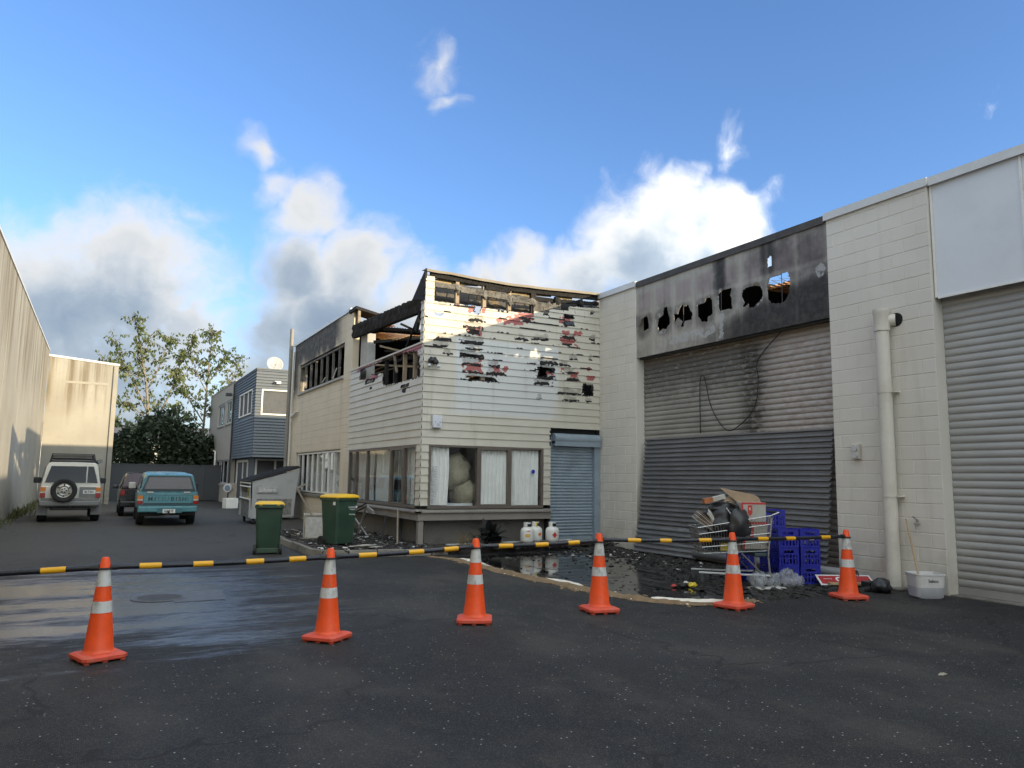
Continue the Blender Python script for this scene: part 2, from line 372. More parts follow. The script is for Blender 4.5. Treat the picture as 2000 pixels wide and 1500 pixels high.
simple('concrete_patch', (0.079, 0.082, 0.086), .5, 0, .15, 8, bump=.3, bs=90)
# car paints and glass
for nm, c, r in (('paint_white', (.74, .73, .68), .3), ('paint_teal', (.085, .26, .31), .32), ('paint_maroon', (.03, .006, .010), .22), ('paint_black', (.012, .012, .014), .25)):
    simple(nm, c, r, 0, .04, 2, dirt_amt=.2, dirt=sc3(c, .6), ds=1.5, Coat_Weight=.4)
simple('bumper_grey', (0.195, 0.202, 0.202), .5, 0, .1, 5)
simple('mud_dark', (.03, .03, .03), .8)
t = NT('car_glass'); t.fin((.012, .015, .026), .05, 0, Specular_IOR_Level=.35)
t = NT('canopy_glass'); t.fin((.115, .105, .12), .16, 0, Specular_IOR_Level=.6)
t = NT('window_glass')
t.b.inputs['Alpha'].default_value = 1
def glass_pane(name, tint, refl):
    t = NT(name); N = t.N; L = t.L
    tr = N.new('ShaderNodeBsdfTransparent'); tr.inputs[0].default_value = (*tint, 1)
    gl = N.new('ShaderNodeBsdfGlossy'); gl.inputs['Roughness'].default_value = .02
    fr = N.new('ShaderNodeFresnel'); L.new(t.math('POWER', refl, t.math('SUBTRACT', 1, t.math('MULTIPLY', t.geo.outputs['Backfacing'], 2))), fr.inputs[0])
    ms = N.new('ShaderNodeMixShader'); L.new(fr.outputs[0], ms.inputs[0]); L.new(tr.outputs[0], ms.inputs[1]); L.new(gl.outputs[0], ms.inputs[2])
    L.new(ms.outputs[0], N['Material Output'].inputs[0]); return t.mat
glass_pane('window_glass', (.99, 1, 1), 1.5)
glass_pane('side_glass', (.98, .99, .99), 1.75)
simple('flashing_tan', (.20, .17, .125), .6, .1, .3, 5, dirt_amt=.5, dirt=(.16, .14, .12), ds=4)
glass_pane('dark_glass', (.35, .38, .40), 1.8)
# ---------------------------------------------------------------- special surfaces
def painted_block():
    t = NT('painted_block'); z = t.sep(t.geo.outputs['Position'])
    n1 = t.noise(.8, None, 5); n2 = t.noise(14, None, 3); oi = t.N.new('ShaderNodeObjectInfo')
    c = t.mix(t.rmp(n1, .3, .7), (.665, .635, .575), (.725, .695, .635))
    c = t.mix(t.math('MULTIPLY', t.rmp(oi.outputs['Random'], 0, 1), .16), c, (.57, .535, .475))
    st = t.noise(1.0, t.pos((5, 5, .45)), 5)
    c = t.mix(t.math('MULTIPLY', t.rmp(st, .52, .75), .22), c, (.46, .42, .35))
    sp = t.noise(3.2, None, 6, .7)     # soot freckles
    c = t.mix(t.math('MULTIPLY', t.rmp(sp, .66, .78), .5), c, (.20, .18, .15))
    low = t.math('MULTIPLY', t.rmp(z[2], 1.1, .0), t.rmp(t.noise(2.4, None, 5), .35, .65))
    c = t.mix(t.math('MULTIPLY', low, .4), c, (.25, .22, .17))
    t.bump(t.math('ADD', n2, t.noise(90, None, 3)), .16, .004)
    return t.fin(c, .62)
painted_block()
def soot_block():            # block wall under and over the burnt-out upper windows
    t = NT('soot_block'); x, y, z = t.sep(t.geo.outputs['Position'])
    n1 = t.noise(.8, None, 5); n2 = t.noise(14, None, 3)
    c = t.mix(t.rmp(n1, .3, .7), (.64, .565, .44), (.70, .62, .49))
    st = t.noise(1.0, t.pos((3, 2.2, .25)), 5)
    c = t.mix(t.math('MULTIPLY', t.rmp(st, .5, .75), .3), c, (.30, .26, .20))
    s1 = t.rmp(t.math('ADD', z, t.math('MULTIPLY', t.noise(1.0, t.pos((1, 1.6, .35)), 5), 1.4)), 5.95, 6.5)
    s1 = t.math('MULTIPLY', s1, t.rmp(t.math('ADD', y, t.math('MULTIPLY', n1, 1.6)), 22.4, 24.2))
    s2 = t.math('MULTIPLY', t.rmp(y, 27.2, 28.5), t.rmp(z, 4.2, 4.9))
    s = t.math('MAXIMUM', s1, s2)
    c = t.mix(t.math('MULTIPLY', s, .96), c, t.mix(t.rmp(t.noise(5, None, 5), .4, .65), (.025, .023, .022), (.085, .075, .065)))
    t.bump(t.math('ADD', n2, t.noise(90, None, 3)), .2, .004)
    return t.fin(c, .75)
soot_block()
def weatherboard():
    t = NT('weatherboard'); x, y, z = t.sep(t.geo.outputs['Position'])
    n1 = t.noise(1.3, None, 5); fine = t.noise(26, None, 4); mid = t.noise(9, None, 5, .65)
    c = t.mix(t.rmp(n1, .3, .7), (.535, .505, .43), (.60, .57, .495))
    c = t.mix(t.attr('fresh'), c, t.mix(t.rmp(n1, .3, .7), (.56, .575, .57), (.60, .61, .60)))
    st = t.noise(1.0, t.pos((6, 6, .5)), 5)
    c = t.mix(t.math('MULTIPLY', t.rmp(st, .55, .78), .35), c, (.26, .24, .19))
    blot = t.noise(11, None, 5, .65)
    c = t.mix(t.math('MULTIPLY', t.rmp(blot, .645, .685), t.math('MULTIPLY', t.attr('heat'), .85)), c, (.10, .09, .08))
    so = t.math('ADD', t.attr('soot'), t.math('MULTIPLY', t.math('SUBTRACT', mid, .5), .5))
    c = t.mix(t.rmp(so, .3, 1.0, 0, .93), c, (.05, .045, .04))
    pr = t.rmp(t.math('ADD', t.attr('prim'), t.math('MULTIPLY', t.math('SUBTRACT', mid, .5), .9)), .46, .54)
    c = t.mix(pr, c, t.mix(t.rmp(fine, .35, .65), (.30, .075, .07), (.40, .12, .11)))
    ch = t.rmp(t.math('ADD', t.attr('char'), t.math('MULTIPLY', t.math('SUBTRACT', mid, .5), .7)), .5, .62)
    c = t.mix(ch, c, (.012, .011, .011))
    t.bump(t.math('ADD', t.math('MULTIPLY', fine, .4), t.math('MULTIPLY', mid, ch)), .3, .006)
    return t.fin(c, t.math('ADD', .5, t.math('MULTIPLY', ch, .35)))
weatherboard()
def burnt_panel():
    t = NT('burnt_panel'); x, y, z = t.sep(t.geo.outputs['Position'])
    n1 = t.noise(1.6, None, 5); mid = t.noise(7, None, 6, .65)
    c = t.mix(t.rmp(n1, .3, .7), (.40, .38, .345), (.47, .45, .415))
    c = t.mix(t.math('MULTIPLY', t.attr('pink'), .8), c, (.34, .285, .29))
    st = t.noise(1.0, t.pos((9, 9, .7)), 5)
    c = t.mix(t.math('MULTIPLY', t.rmp(st, .48, .75), .45), c, (.14, .13, .12))
    sm = t.noise(2.2, None, 5, .6)
    so = t.math('ADD', t.attr('soot'), t.math('ADD', t.math('MULTIPLY', t.math('SUBTRACT', mid, .5), .5), t.math('MULTIPLY', t.math('SUBTRACT', sm, .5), .8)))
    c = t.mix(t.rmp(so, .05, 1.0, 0, .98), c, t.mix(t.rmp(mid, .4, .65), (.014, .0135, .015), (.05, .044, .040)))
    wt = t.rmp(t.math('ADD', t.attr('peel'), t.math('MULTIPLY', t.math('SUBTRACT', mid, .5), 1.4)), .5, .62)
    c = t.mix(t.math('MULTIPLY', wt, .8), c, (.44, .45, .46))
    t.bump(mid, .15, .006)
    return t.fin(c, .65)
burnt_panel()
def door_metal(name, burnt):
    t = NT(name); x, y, z = t.sep(t.geo.outputs['Position'])
    n1 = t.noise(1.5, None, 5); mid = t.noise(6, t.pos((1, 1, 2)), 6, .65)
    if not burnt:
        c = t.mix(t.rmp(n1, .3, .7), (.36, .362, .355), (.41, .412, .405))
        c = t.mix(t.math('MULTIPLY', t.rmp(z, .9, 0), .35), c, (.22, .20, .165))
        return t.fin(c, .42, .1)
    base = t.mix(t.rmp(n1, .3, .7), (.29, .275, .25), (.36, .345, .32))
    right = t.rmp(t.math('ADD', y, t.math('MULTIPLY', mid, 1.3)), 11.6, 10.4)        # heat-bleached side
    bl = t.mix(t.rmp(mid, .35, .65), (.37, .315, .29), (.47, .44, .42))
    c = t.mix(right, base, bl)
    dk = t.math('MULTIPLY', t.rmp(t.math('ADD', z, t.math('MULTIPLY', mid, 1.5)), 3.9, 4.9), t.rmp(y, 9.9, 11.0))
    c = t.mix(t.math('MULTIPLY', dk, .75), c, (.06, .056, .055))
    band = t.math('MULTIPLY', t.rmp(t.math('ABSOLUTE', t.math('SUBTRACT', t.math('ADD', y, t.math('MULTIPLY', mid, .8)), 11.15)), .5, .05), t.rmp(mid, .3, .55))
    c = t.mix(t.math('MULTIPLY', band, .85), c, (.05, .045, .04))
    top = t.math('MULTIPLY', t.rmp(t.math('ADD', z, t.math('MULTIPLY', mid, .3)), 4.35, 4.62), .8)
    c = t.mix(top, c, (.16, .115, .07))
    ash = t.math('MULTIPLY', t.rmp(t.noise(5, t.pos((1, 1, 4)), 6, .7), .56, .68), dk)
    c = t.mix(ash, c, (.42, .41, .40))
    return t.fin(c, .55, .2)
door_metal('door_clean', False); door_metal('door_burnt', True)
def conc_wall():
    t = NT('concrete_wall'); x, y, z = t.sep(t.geo.outputs['Position'])
    n1 = t.noise(.5, None, 5); sp = t.noise(4, None, 6, .65)
    c = t.mix(t.rmp(n1, .3, .7), (.335, .316, .275), (.405, .386, .338))
    st = t.noise(1.0, t.pos((2.2, 2.2, .12)), 6, .62)
    d = t.math('MULTIPLY', t.rmp(st, .38, .68), t.rmp(t.math('ADD', z, t.math('MULTIPLY', st, 3.0)), 5.4, 8.1))
    c = t.mix(t.math('MULTIPLY', d, .92), c, (.145, .11, .062))
    c = t.mix(t.math('MULTIPLY', t.rmp(sp, .5, .72), .35), c, (.26, .235, .185))
    lo = t.math('MULTIPLY', t.rmp(z, 1.2, .1), t.rmp(sp, .35, .6))
    c = t.mix(t.math('MULTIPLY', lo, .5), c, (.16, .16, .12))
    t.bump(t.noise(30, None, 4), .12, .006)
    return t.fin(c, .85)
conc_wall()
def asphalt():
    t = NT('asphalt'); P = t.geo.outputs['Position']; x, y, z = t.sep(P)
    big = t.noise(.38, t.pos((1, .7, 1)), 6, .62); mid = t.noise(3.2, None, 5, .6); grit = t.noise(120, None, 3, .7)
    c = t.mix(t.rmp(big, .35, .65), (.008, .0088, .0115), (.018, .019, .0225))
    c = t.mix(t.math('MULTIPLY', t.rmp(mid, .5, .72), .6), c, (.034, .030, .025))         # worn brownish patches
    worn = t.noise(.9, t.pos((1, .55, 1)), 6, .62)
    c = t.mix(t.math('MULTIPLY', t.rmp(worn, .46, .66), .7), c, (.045, .0425, .039))
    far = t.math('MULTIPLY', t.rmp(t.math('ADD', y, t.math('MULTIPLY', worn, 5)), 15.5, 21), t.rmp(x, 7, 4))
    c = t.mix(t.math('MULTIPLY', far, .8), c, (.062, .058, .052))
    c = t.mix(t.math('MULTIPLY', t.rmp(grit, .52, .7), .6), c, (.085, .083, .078))
    v = t.N.new('ShaderNodeTexVoronoi'); v.voronoi_dimensions = '2D'; v.inputs['Scale'].default_value = 24; t.L.new(P, v.inputs['Vector'])
    rs = t.sep(v.outputs['Color'])
    spk = t.math('MULTIPLY', t.rmp(v.outputs['Distance'], .17, .11), t.math('GREATER_THAN', rs[0], .93))
    c = t.mix(t.math('MULTIPLY', spk, t.rmp(rs[1], 0, 1, .08, .75)), c, (.62, .61, .58))
    v2 = t.N.new('ShaderNodeTexVoronoi'); v2.voronoi_dimensions = '2D'; v2.inputs['Scale'].default_value = 85; t.L.new(P, v2.inputs['Vector']); r2 = t.sep(v2.outputs['Color'])
    c = t.mix(t.math('MULTIPLY', t.rmp(v2.outputs['Distance'], .42, .25), t.rmp(r2[0], .4, 1, 0, .75)), c, t.mix(r2[1], (.12, .117, .112), (.085, .07, .05)))
    # water film left by the hoses, running towards the low side of the yard
    wetn = t.noise(1.0, t.pos((.40, 1.7, 1)), 6, .62); wetf = t.noise(9.0, t.pos((.5, 1.2, 1)), 4, .6)
    yw = t.math('ADD', y, t.math('MULTIPLY', t.math('SUBTRACT', t.noise(.7, None, 4, .6), .5), 3.4))
    zone = t.math('MULTIPLY', t.rmp(yw, 5.2, 10.4), t.rmp(yw, 17.5, 12.0))
    zone = t.math('MULTIPLY', zone, t.rmp(x, 5.0, .5))
    zone2 = t.math('MULTIPLY', t.math('MULTIPLY', t.rmp(y, 7.5, 9.5), t.rmp(x, 6.0, 6.6)), t.rmp(y, 16, 14))
    zn = t.math('MAXIMUM', zone, zone2)
    wet = t.math('ADD', t.math('MULTIPLY', t.math('SUBTRACT', wetn, .5), 2.4), t.math('MULTIPLY', t.math('SUBTRACT', wetf, .5), 1.0))
    wet = t.rmp(t.math('ADD', t.math('MULTIPLY', zn, 1.05), t.math('MULTIPLY', wet, t.rmp(zn, 0, .4, .35, 1))), .35, 1.15)
    c = t.mix(t.math('MULTIPLY', wet, .35), c, (.012, .0125, .015))
    crack = t.N.new('ShaderNodeTexVoronoi'); crack.feature = 'DISTANCE_TO_EDGE'; crack.inputs['Scale'].default_value = .32
    wv = t.N.new('ShaderNodeVectorMath'); wv.operation = 'ADD'; t.L.new(P, wv.inputs[0])
    wn = t.N.new('ShaderNodeTexNoise'); wn.inputs['Scale'].default_value = 1.6; wn.inputs['Detail'].default_value = 5; t.L.new(P, wn.inputs['Vector']); t.L.new(wn.outputs['Color'], wv.inputs[1]); t.L.new(wv.outputs[0], crack.inputs['Vector'])
    ck = t.math('MULTIPLY', t.rmp(crack.outputs['Distance'], .010, .003), t.rmp(big, .42, .55))
    c = t.mix(t.math('MULTIPLY', ck, .7), c, (.008, .008, .009))
    rough = t.math('SUBTRACT', t.rmp(grit, .3, .7, .62, .82), t.math('MULTIPLY', wet, .56))
    t.bump(t.math('ADD', t.math('MULTIPLY', grit, t.math('SUBTRACT', 1, t.math('MULTIPLY', wet, .78))), t.math('MULTIPLY', mid, .4)), .55, .008)
    return t.fin(c, rough, 0, Specular_IOR_Level=t.rmp(wet, 0, 1, .26, .6))
asphalt()
def puddle():
    t = NT('puddle_water'); n = t.noise(5, None, 4)
    t.bump(t.noise(3, None, 3), .02, .01)
    return t.fin((.009, .0088, .009), t.math('ADD', t.rmp(n, .3, .8, .02, .08), t.math('MULTIPLY', t.rmp(t.noise(1.6, None, 6, .7), .5, .62), .22)), 0, Specular_IOR_Level=.5)
puddle()
def cone_orange():
    t = NT('cone_orange'); oi = t.N.new('ShaderNodeObjectInfo'); ov = t.N.new('ShaderNodeVectorMath'); ov.operation = 'ADD'; t.L.new(t.tc.outputs['Object'], ov.inputs[0]); t.L.new(oi.outputs['Random'], ov.inputs[1]); n = t.noise(9, t.geo.outputs['Position'], 6, .7); z = t.sep(t.tc.outputs['Object'])[2]
    c = t.mix(t.rmp(n, .3, .7), (.84, .080, .010), (.92, .095, .012))
    c = t.mix(t.math('MULTIPLY', t.rmp(t.math('ADD', z, t.math('MULTIPLY', n, .2)), .3, .1), .5), c, (.52, .085, .035))
    sc_n = t.noise(5, t.pos((1.3, 1.3, .5)), 6, .75)
    c = t.mix(t.math('MULTIPLY', t.rmp(sc_n, .56, .66), .55), c, (.46, .12, .06))
    fl = t.noise(38, None, 4, .7); c = t.mix(t.math('MULTIPLY', t.rmp(fl, .64, .70), .7), c, (.12, .05, .035))
    return t.fin(c, t.rmp(n, .3, .7, .38, .56))
cone_orange()
def cone_band():
    t = NT('cone_band'); n = t.noise(12, t.pos((1, 1, .6)), 6, .7)
    c = t.mix(t.rmp(n, .48, .66), (.60, .61, .60), (.36, .355, .34)); fl = t.noise(45, None, 4, .7); c = t.mix(t.math('MULTIPLY', t.rmp(fl, .63, .68), .8), c, (.10, .095, .09))
    return t.fin(c, .3)
cone_band()
def leaf(name, a, b, tr=.25):
    t = NT(name); n = t.noise(1.2, None, 4); oi = t.noise(18, None, 2)
    c = t.mix(t.rmp(n, .35, .65), a, b); c = t.mix(t.math('MULTIPLY', t.rmp(oi, .4, .7), .4), c, sc3(b, 1.5))
    t.fin(c, .55)
    N = t.N; L = t.L; tl = N.new('ShaderNodeBsdfTranslucent'); L.new(c, tl.inputs[0])
    ms = N.new('ShaderNodeMixShader'); ms.inputs[0].default_value = tr; L.new(t.b.outputs[0], ms.inputs[1]); L.new(tl.outputs[0], ms.inputs[2]); L.new(ms.outputs[0], N['Material Output'].inputs[0])
leaf('leaf_tree', (.07, .11, .035), (.15, .175, .065), .35); leaf('leaf_shrub', (.026, .042, .022), (.048, .066, .034), .2); leaf('leaf_grass', (.07, .085, .03), (.13, .13, .05))
# ---------------------------------------------------------------- ground
XF = 10.97            # plane of the warehouse front
bm = MB()
def grid_sheet(name, x0, x1, y0, y1, n, z, mt):
    vs = [(x0+(x1-x0)*i/n, y0+(y1-y0)*j/n, z) for j in range(n+1) for i in range(n+1)]
    fs = [(j*(n+1)+i, j*(n+1)+i+1, (j+1)*(n+1)+i+1, (j+1)*(n+1)+i) for j in range(n) for i in range(n)]
    return MB().add(vs, fs).build(name, mt)
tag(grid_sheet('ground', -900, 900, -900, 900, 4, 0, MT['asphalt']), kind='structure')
# ---------------------------------------------------------------- warehouse
wh = thing('warehouse', 'long pale block warehouse on the right with two roller doors, one bay burnt', 'warehouse', (XF, 7.7, 0))
WI = Matrix.Translation((-XF, -7.7, 0))
def wb(m=None):
    q = MB(); q.M = WI; return q
BL_H = .219
blk_cache = {}
def block_mesh(w, h, d, mt, g=.0055):
    k = (round(w, 3), round(h, 3), d, mt)
    if k not in blk_cache:       # front faces -x; bevelled rim
        b = .005; q = MB(); W = w-g*2; H = h-g*2
        o = [(0, 0), (W, 0), (W, H), (0, H)]; i_ = [(b, b), (W-b, b), (W-b, H-b), (b, H-b)]
        vs = [(d, g+u, g+v) for u, v in o] + [(b, g+u, g+v) for u, v in o] + [(0, g+u, g+v) for u, v in i_]
        fs = [(8, 11, 10, 9)]
        for k0 in range(4):
            k1 = (k0+1) % 4; fs += [(k0, k1, 4+k1, 4+k0), (4+k0, 4+k1, 8+k1, 8+k0)]
        blk_cache[k] = q.add(vs, fs).mesh('block', MT[mt])
    return blk_cache[k]
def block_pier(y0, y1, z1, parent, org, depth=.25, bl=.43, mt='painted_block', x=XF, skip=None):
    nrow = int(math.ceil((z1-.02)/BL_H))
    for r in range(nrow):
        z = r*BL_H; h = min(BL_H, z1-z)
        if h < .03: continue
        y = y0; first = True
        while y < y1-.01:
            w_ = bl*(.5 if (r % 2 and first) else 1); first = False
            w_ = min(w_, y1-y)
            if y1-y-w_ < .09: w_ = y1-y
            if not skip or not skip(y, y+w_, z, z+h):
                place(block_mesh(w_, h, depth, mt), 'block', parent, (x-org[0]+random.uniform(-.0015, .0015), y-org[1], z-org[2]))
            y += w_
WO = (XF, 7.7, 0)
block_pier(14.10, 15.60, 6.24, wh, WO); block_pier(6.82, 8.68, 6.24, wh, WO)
for a, b in ((14.103, 15.597), (6.823, 8.677)):      # mortar cores behind the blocks
    q = wb(); q.box(XF+.006, XF+.245, a, b, 0, 6.235); q.build('pier_core', MT['painted_block'], wh)
# body: side and rear walls, roof of the neighbouring unit, party wall, burnt-out bay
q = wb(); q.box(XF+.3, 26, 15.5, 15.75, 0, 5.9); q.box(25.8, 26, 7.8, 15.6, 0, 5.4); q.build('rear_wall', MT['char_room'], wh)
q = wb(); q.box(XF+.6, 26, 7.6, 7.85, 0, 6.26); q.build('party_wall', MT['char_room'], wh)
q = wb(); q.box(XF+.35, 26, -26, 7.6, 5.75, 5.95); q.build('roof', MT['roof_grey'], wh)
q = wb(); q.box(XF+.3, 26, 11.30, 15.5, 5.75, 5.85)
q.box(XF+2.6, 26, 8.6, 8.72, 5.6, 5.85)
q.build('burnt_roof', MT['char_room'], wh)
q = wb()
for i in range(12):
    y0 = 10.62+.13*i*.5; q.bar((12.3, y0, 5.70+.05*(i % 2)), (18.5, y0+.1, 5.80+.05*(i % 2)), .06, .03)
q.build('roof_sheet_edge', MT['rust_roof'], wh)
# wire netting left under the open roof
q = wb()
for i in range(16):
    yy = 9.2+.22*i; q.bar((12.6, yy, 5.97), (15.5, yy+.9, 5.99), .008, .008); q.bar((12.6, yy+.9, 5.985), (15.5, yy, 6.005), .008, .008)
q.build('wire_netting', MT['dark_metal'], wh)
# front beyond the right edge of the picture
q = wb(); q.box(XF+.02, XF+.4, -26, .9, 0, 6.24); q.build('front_wall', MT['painted_block'], wh)
# parapet caps
def cap(y0, y1, mt, x=XF, dz=0):
    q = wb(); q.box(x-.035, x+.45, y0, y1, 6.235+dz, 6.33+dz); q.box(x-.045, x-.0352, y0, y1, 6.20+dz, 6.335+dz); q.build('parapet_cap', MT[mt], wh)
cap(14.06, 15.6, 'cap_metal'); cap(8.70, 14.06, 'cap_burnt', XF+.03, -.025); cap(6.79, 8.70, 'cap_metal'); cap(-26, 6.79, 'cap_metal', XF+.03, -.005)
# generic perforated sheet facing -x or -y
def sheet(name, u0, u1, v0, v1, du, dv, fn, hole, attrs, mt, parent, thick=.012, off=None):
    nu = max(1, round((u1-u0)/du)); nv = max(1, round((v1-v0)/dv)); vs = []; fs = []; idx = {}; vals = {a: [] for a in attrs}
    def vid(i, j):
        if (i, j) not in idx:
            u = u0+(u1-u0)*i/nu; v = v0+(v1-v0)*j/nv
            ju = nz(u*31, v*31, 3)*du*.35 if 0 < i < nu else 0; jv = nz(u*31, v*31, 9)*dv*.35 if 0 < j < nv else 0
            idx[(i, j)] = len(vs); vs.append(fn(u+ju, v+jv, (v-v0)/(v1-v0)))
            for a, f in attrs.items(): vals[a].append(f(u, v))
        return idx[(i, j)]
    for j in range(nv):
        for i in range(nu):
            u = u0+(u1-u0)*(i+.5)/nu; v = v0+(v1-v0)*(j+.5)/nv
            if hole and hole(u, v): continue
            fs.append((vid(i, j), vid(i+1, j), vid(i+1, j+1), vid(i, j+1)))
    if not fs: return None
    par = list(range(len(vs)))            # one object for each connected piece
    def root(i):
        while par[i] != i: par[i] = par[par[i]]; i = par[i]
        return i
    for f in fs:
        r0 = root(f[0])
        for i in f[1:]: par[root(i)] = r0
    comps = {}
    for f in fs: comps.setdefault(root(f[0]), []).append(f)
    out = None
    for cf in comps.values():
        if len(comps) > 1 and len(cf) < 14: continue
        ids = sorted({i for f in cf for i in f}); mp_i = {i: k_ for k_, i in enumerate(ids)}
        me = bpy.data.meshes.new(name); me.from_pydata([vs[i] for i in ids], [], [tuple(mp_i[i] for i in f) for f in cf]); me.materials.append(MT[mt])
        for a in attrs:
            at_ = me.attributes.new(a, 'FLOAT', 'POINT'); at_.data.foreach_set('value', [vals[a][i] for i in ids])
        o = out = place(me, name, parent)
        if thick:
            s = o.modifiers.new('solid', 'SOLIDIFY'); s.thickness = thick; s.offset = -1
    return out
def in_poly(u, v, P):
    c = False; n = len(P)
    for i in range(n):
        (x1, y1), (x2, y2) = P[i], P[i-1]
        if (y1 > v) != (y2 > v) and u < (x2-x1)*(v-y1)/(y2-y1)+x1: c = not c
    return c
# burnt fascia panel over the first door; hole outlines as (distance along wall, height)
PX = XF+.04
def pp(L): return [(lambda p: (p.y, p.z))(at(1230+a/4.878, 480+b/4.878, X=PX)) for a, b in L]
HOLES = [pp(L) for L in (
    [(120, 700), (160, 668), (178, 680), (190, 790), (120, 820), (90, 820), (95, 770), (112, 750)],
    [(330, 590), (360, 575), (372, 640), (390, 690), (388, 745), (350, 800), (320, 790), (285, 825), (268, 760), (275, 700), (318, 660)],
    [(470, 610), (500, 555), (525, 580), (560, 560), (575, 600), (600, 640), (598, 700), (530, 720), (520, 775), (490, 775), (505, 720), (465, 690), (425, 745), (425, 655), (462, 650)],
    [(650, 560), (715, 550), (730, 500), (770, 485), (795, 520), (795, 650), (750, 680), (745, 720), (690, 730), (665, 690), (650, 670)],
    [(850, 460), (890, 420), (980, 405), (965, 470), (980, 510), (985, 600), (895, 615), (860, 620), (850, 560)],
    [(1075, 420), (1180, 385), (1190, 355), (1240, 355), (1270, 430), (1270, 500), (1225, 545), (1190, 590), (1140, 590), (1140, 550), (1100, 585), (1075, 580), (1095, 545), (1070, 490)],
    [(1335, 310), (1510, 245), (1530, 300), (1530, 440), (1490, 520), (1440, 550), (1350, 550), (1318, 510), (1312, 420)],
    [(1312, 130), (1345, 90), (1360, 110), (1360, 190), (1320, 210)])]
HCEN = [(sum(p[0] for p in H)/len(H), sum(p[1] for p in H)/len(H)) for H in HOLES]
def phole(u, v):
    return any(in_poly(u, v, H) for H in HOLES)
ydark = pp([(860, 200), (1335, 60), (1900, 600), (1000, 480)])
def psoot(u, v):
    s = 0
    d = abs(u-ydark[0][0]); s = max(s, sstep(.30, .05, d)*sstep(4.9, 5.6, v))
    d = abs(u-ydark[1][0]-.05); s = max(s, .95*sstep(.40, .05, d)*sstep(5.2, 5.7, v))
    lim = 4.72+.5*sstep(11.8, 8.9, u)
    s = max(s, sstep(lim+.45, lim-.15, v)*(.30+.75*sstep(12.6, 10.2, u)))
    s = max(s, .42*sstep(12.4, 9.0, u)+.16)
    for (a, b) in HCEN:
        d = math.hypot((u-a)*1.0, v-b); s = max(s, .55*sstep(.55, .25, d))
    fr = min(abs(((u-8.7) % .68)-.34), 1)     # lighter where the battens behind kept the sheet cool
    s -= .15*sstep(.27, .33, fr); s -= .12*sstep(.07, .02, abs(v-5.52))
    return max(0, s)
def ppink(u, v): return sstep(.30, .12, abs(v-5.78))*sstep(.30, .18, abs(((u-8.7) % .68)-.34))+(.5 if u < 10.1 and v > 4.9 else 0)
def ppeel(u, v):
    s = sstep(.25, .05, abs(v-4.72))*sstep(11.2, 11.6, u)*sstep(13.2, 12.8, u)*.62
    s = max(s, .62*sstep(.16, .03, abs(u-ydark[0][0]+.02))*sstep(5.85, 5.4, v))
    for (a, b) in HCEN[:6]: s = max(s, (.36+.2*nz(u*2, v*2))*sstep(.42, .3, math.hypot(u-a, v-b)))
    hx, hz = pp([(1825, 240)])[0]; s = max(s, .62*sstep(.17, .10, math.hypot((u-hx)*(1+1.2*max(0, hz-v)/.2), (v-hz)*.8)))
    return s
wi = Vector(WO)
def ploc(u, v, f): return tuple(Vector((PX+.012*nz(u*1.1, v*1.3), u, v))-wi)
sheet('burnt_panel', 8.685, 14.097, 4.47, 6.21, .022, .022, ploc, phole, {'soot': psoot, 'pink': ppink, 'peel': ppeel}, 'burnt_panel', wh, .02)
q = wb()
for yy in (9.72, 11.0, 11.3, 12.45): q.box(PX-.006, PX-.001, yy, yy+.012, 4.48, 6.2)
q.build('panel_joint', MT['dark_metal'], wh)
# clean fascia panels over the second door
yy = 6.78
for i in range(5):
    y0 = yy-1.30; q = wb(); q.box(XF+.06, XF+.10, y0+.012, yy-.012, 4.44, 6.235); q.build('fascia_panel', MT['fascia_panel'], wh); yy = y0
q = wb(); yy = 6.80
for i in range(5): q.box(XF+.045, XF+.0595, yy-.03, yy+.005, 4.435, 6.235); yy -= 1.30
q.box(XF+.045, XF+.0595, .9, 6.76, 4.41, 4.4395)
q.build('panel_trim', MT['white_trim'], wh)
q = wb(); q.box(XF+.101, XF+.2, .9, 6.8, 4.45, 6.2); q.build('panel_backing', MT['fascia_panel'], wh)
# roller doors
def slat_mesh(name, length, mt, p=.11):
    q = MB(); prof = []
    for i in range(7):
        a = i/6; prof.append((-.015*math.sin(math.pi*a)**.7-.004, .012+(p-.014)*a))
    prof = [(.0, .0), (.0, .010)] + prof + [(.002, p)]
    q.add([(x_, 0, z_) for x_, z_ in prof]+[(x_, length, z_) for x_, z_ in prof], [(i, i+1, len(prof)+i+1, len(prof)+i) for i in range(len(prof)-1)])
    return q.mesh(name, MT[mt], smooth=50)
def roller(name, y0, y1, z0, z1, mt, x, parent, off, label=None, p=.11):
    d = part_empty(name, parent)
    if label: d['label'] = label
    me = slat_mesh('slat', y1-y0, mt, p); z = z0+.10
    while z < z1:
        place(me, 'slat', d, Vector((x+random.uniform(-.003, .003), y0, z))-Vector(off)); z += p
    q = MB(); q.M = Matrix.Translation(-Vector(off)); q.box(x-.03, x+.02, y0, y1, z0, z0+.098); q.build('bottom_rail', MT[mt], d)
    q = MB(); q.M = Matrix.Translation(-Vector(off)); q.box(x+.03, x+.05, y0, y1, z0, z1+.1); q.build('door_backing', MT['char_room'], d)
    return d
roller('roller_door', 8.68, 14.10, .0, 4.62, 'door_burnt', XF+.25, wh, WO, 'scorched and heat-bleached roller door')
roller('roller_door', .95, 6.82, .02, 4.55, 'door_clean', XF+.25, wh, WO, 'clean grey roller door')
q = wb(); q.box(XF+.26, XF+.40, .9, 6.85, 4.42, 4.47); q.box(XF+.12, XF+.3, 8.68, 14.1, 4.44, 4.49); q.build('lintel', MT['dark_metal'], wh)
# threshold concrete at the doors
q = wb(); q.box(XF+.02, XF+.5, .9, 6.82, 0, .016); q.build('door_sill', MT['kerb_stone'], wh)
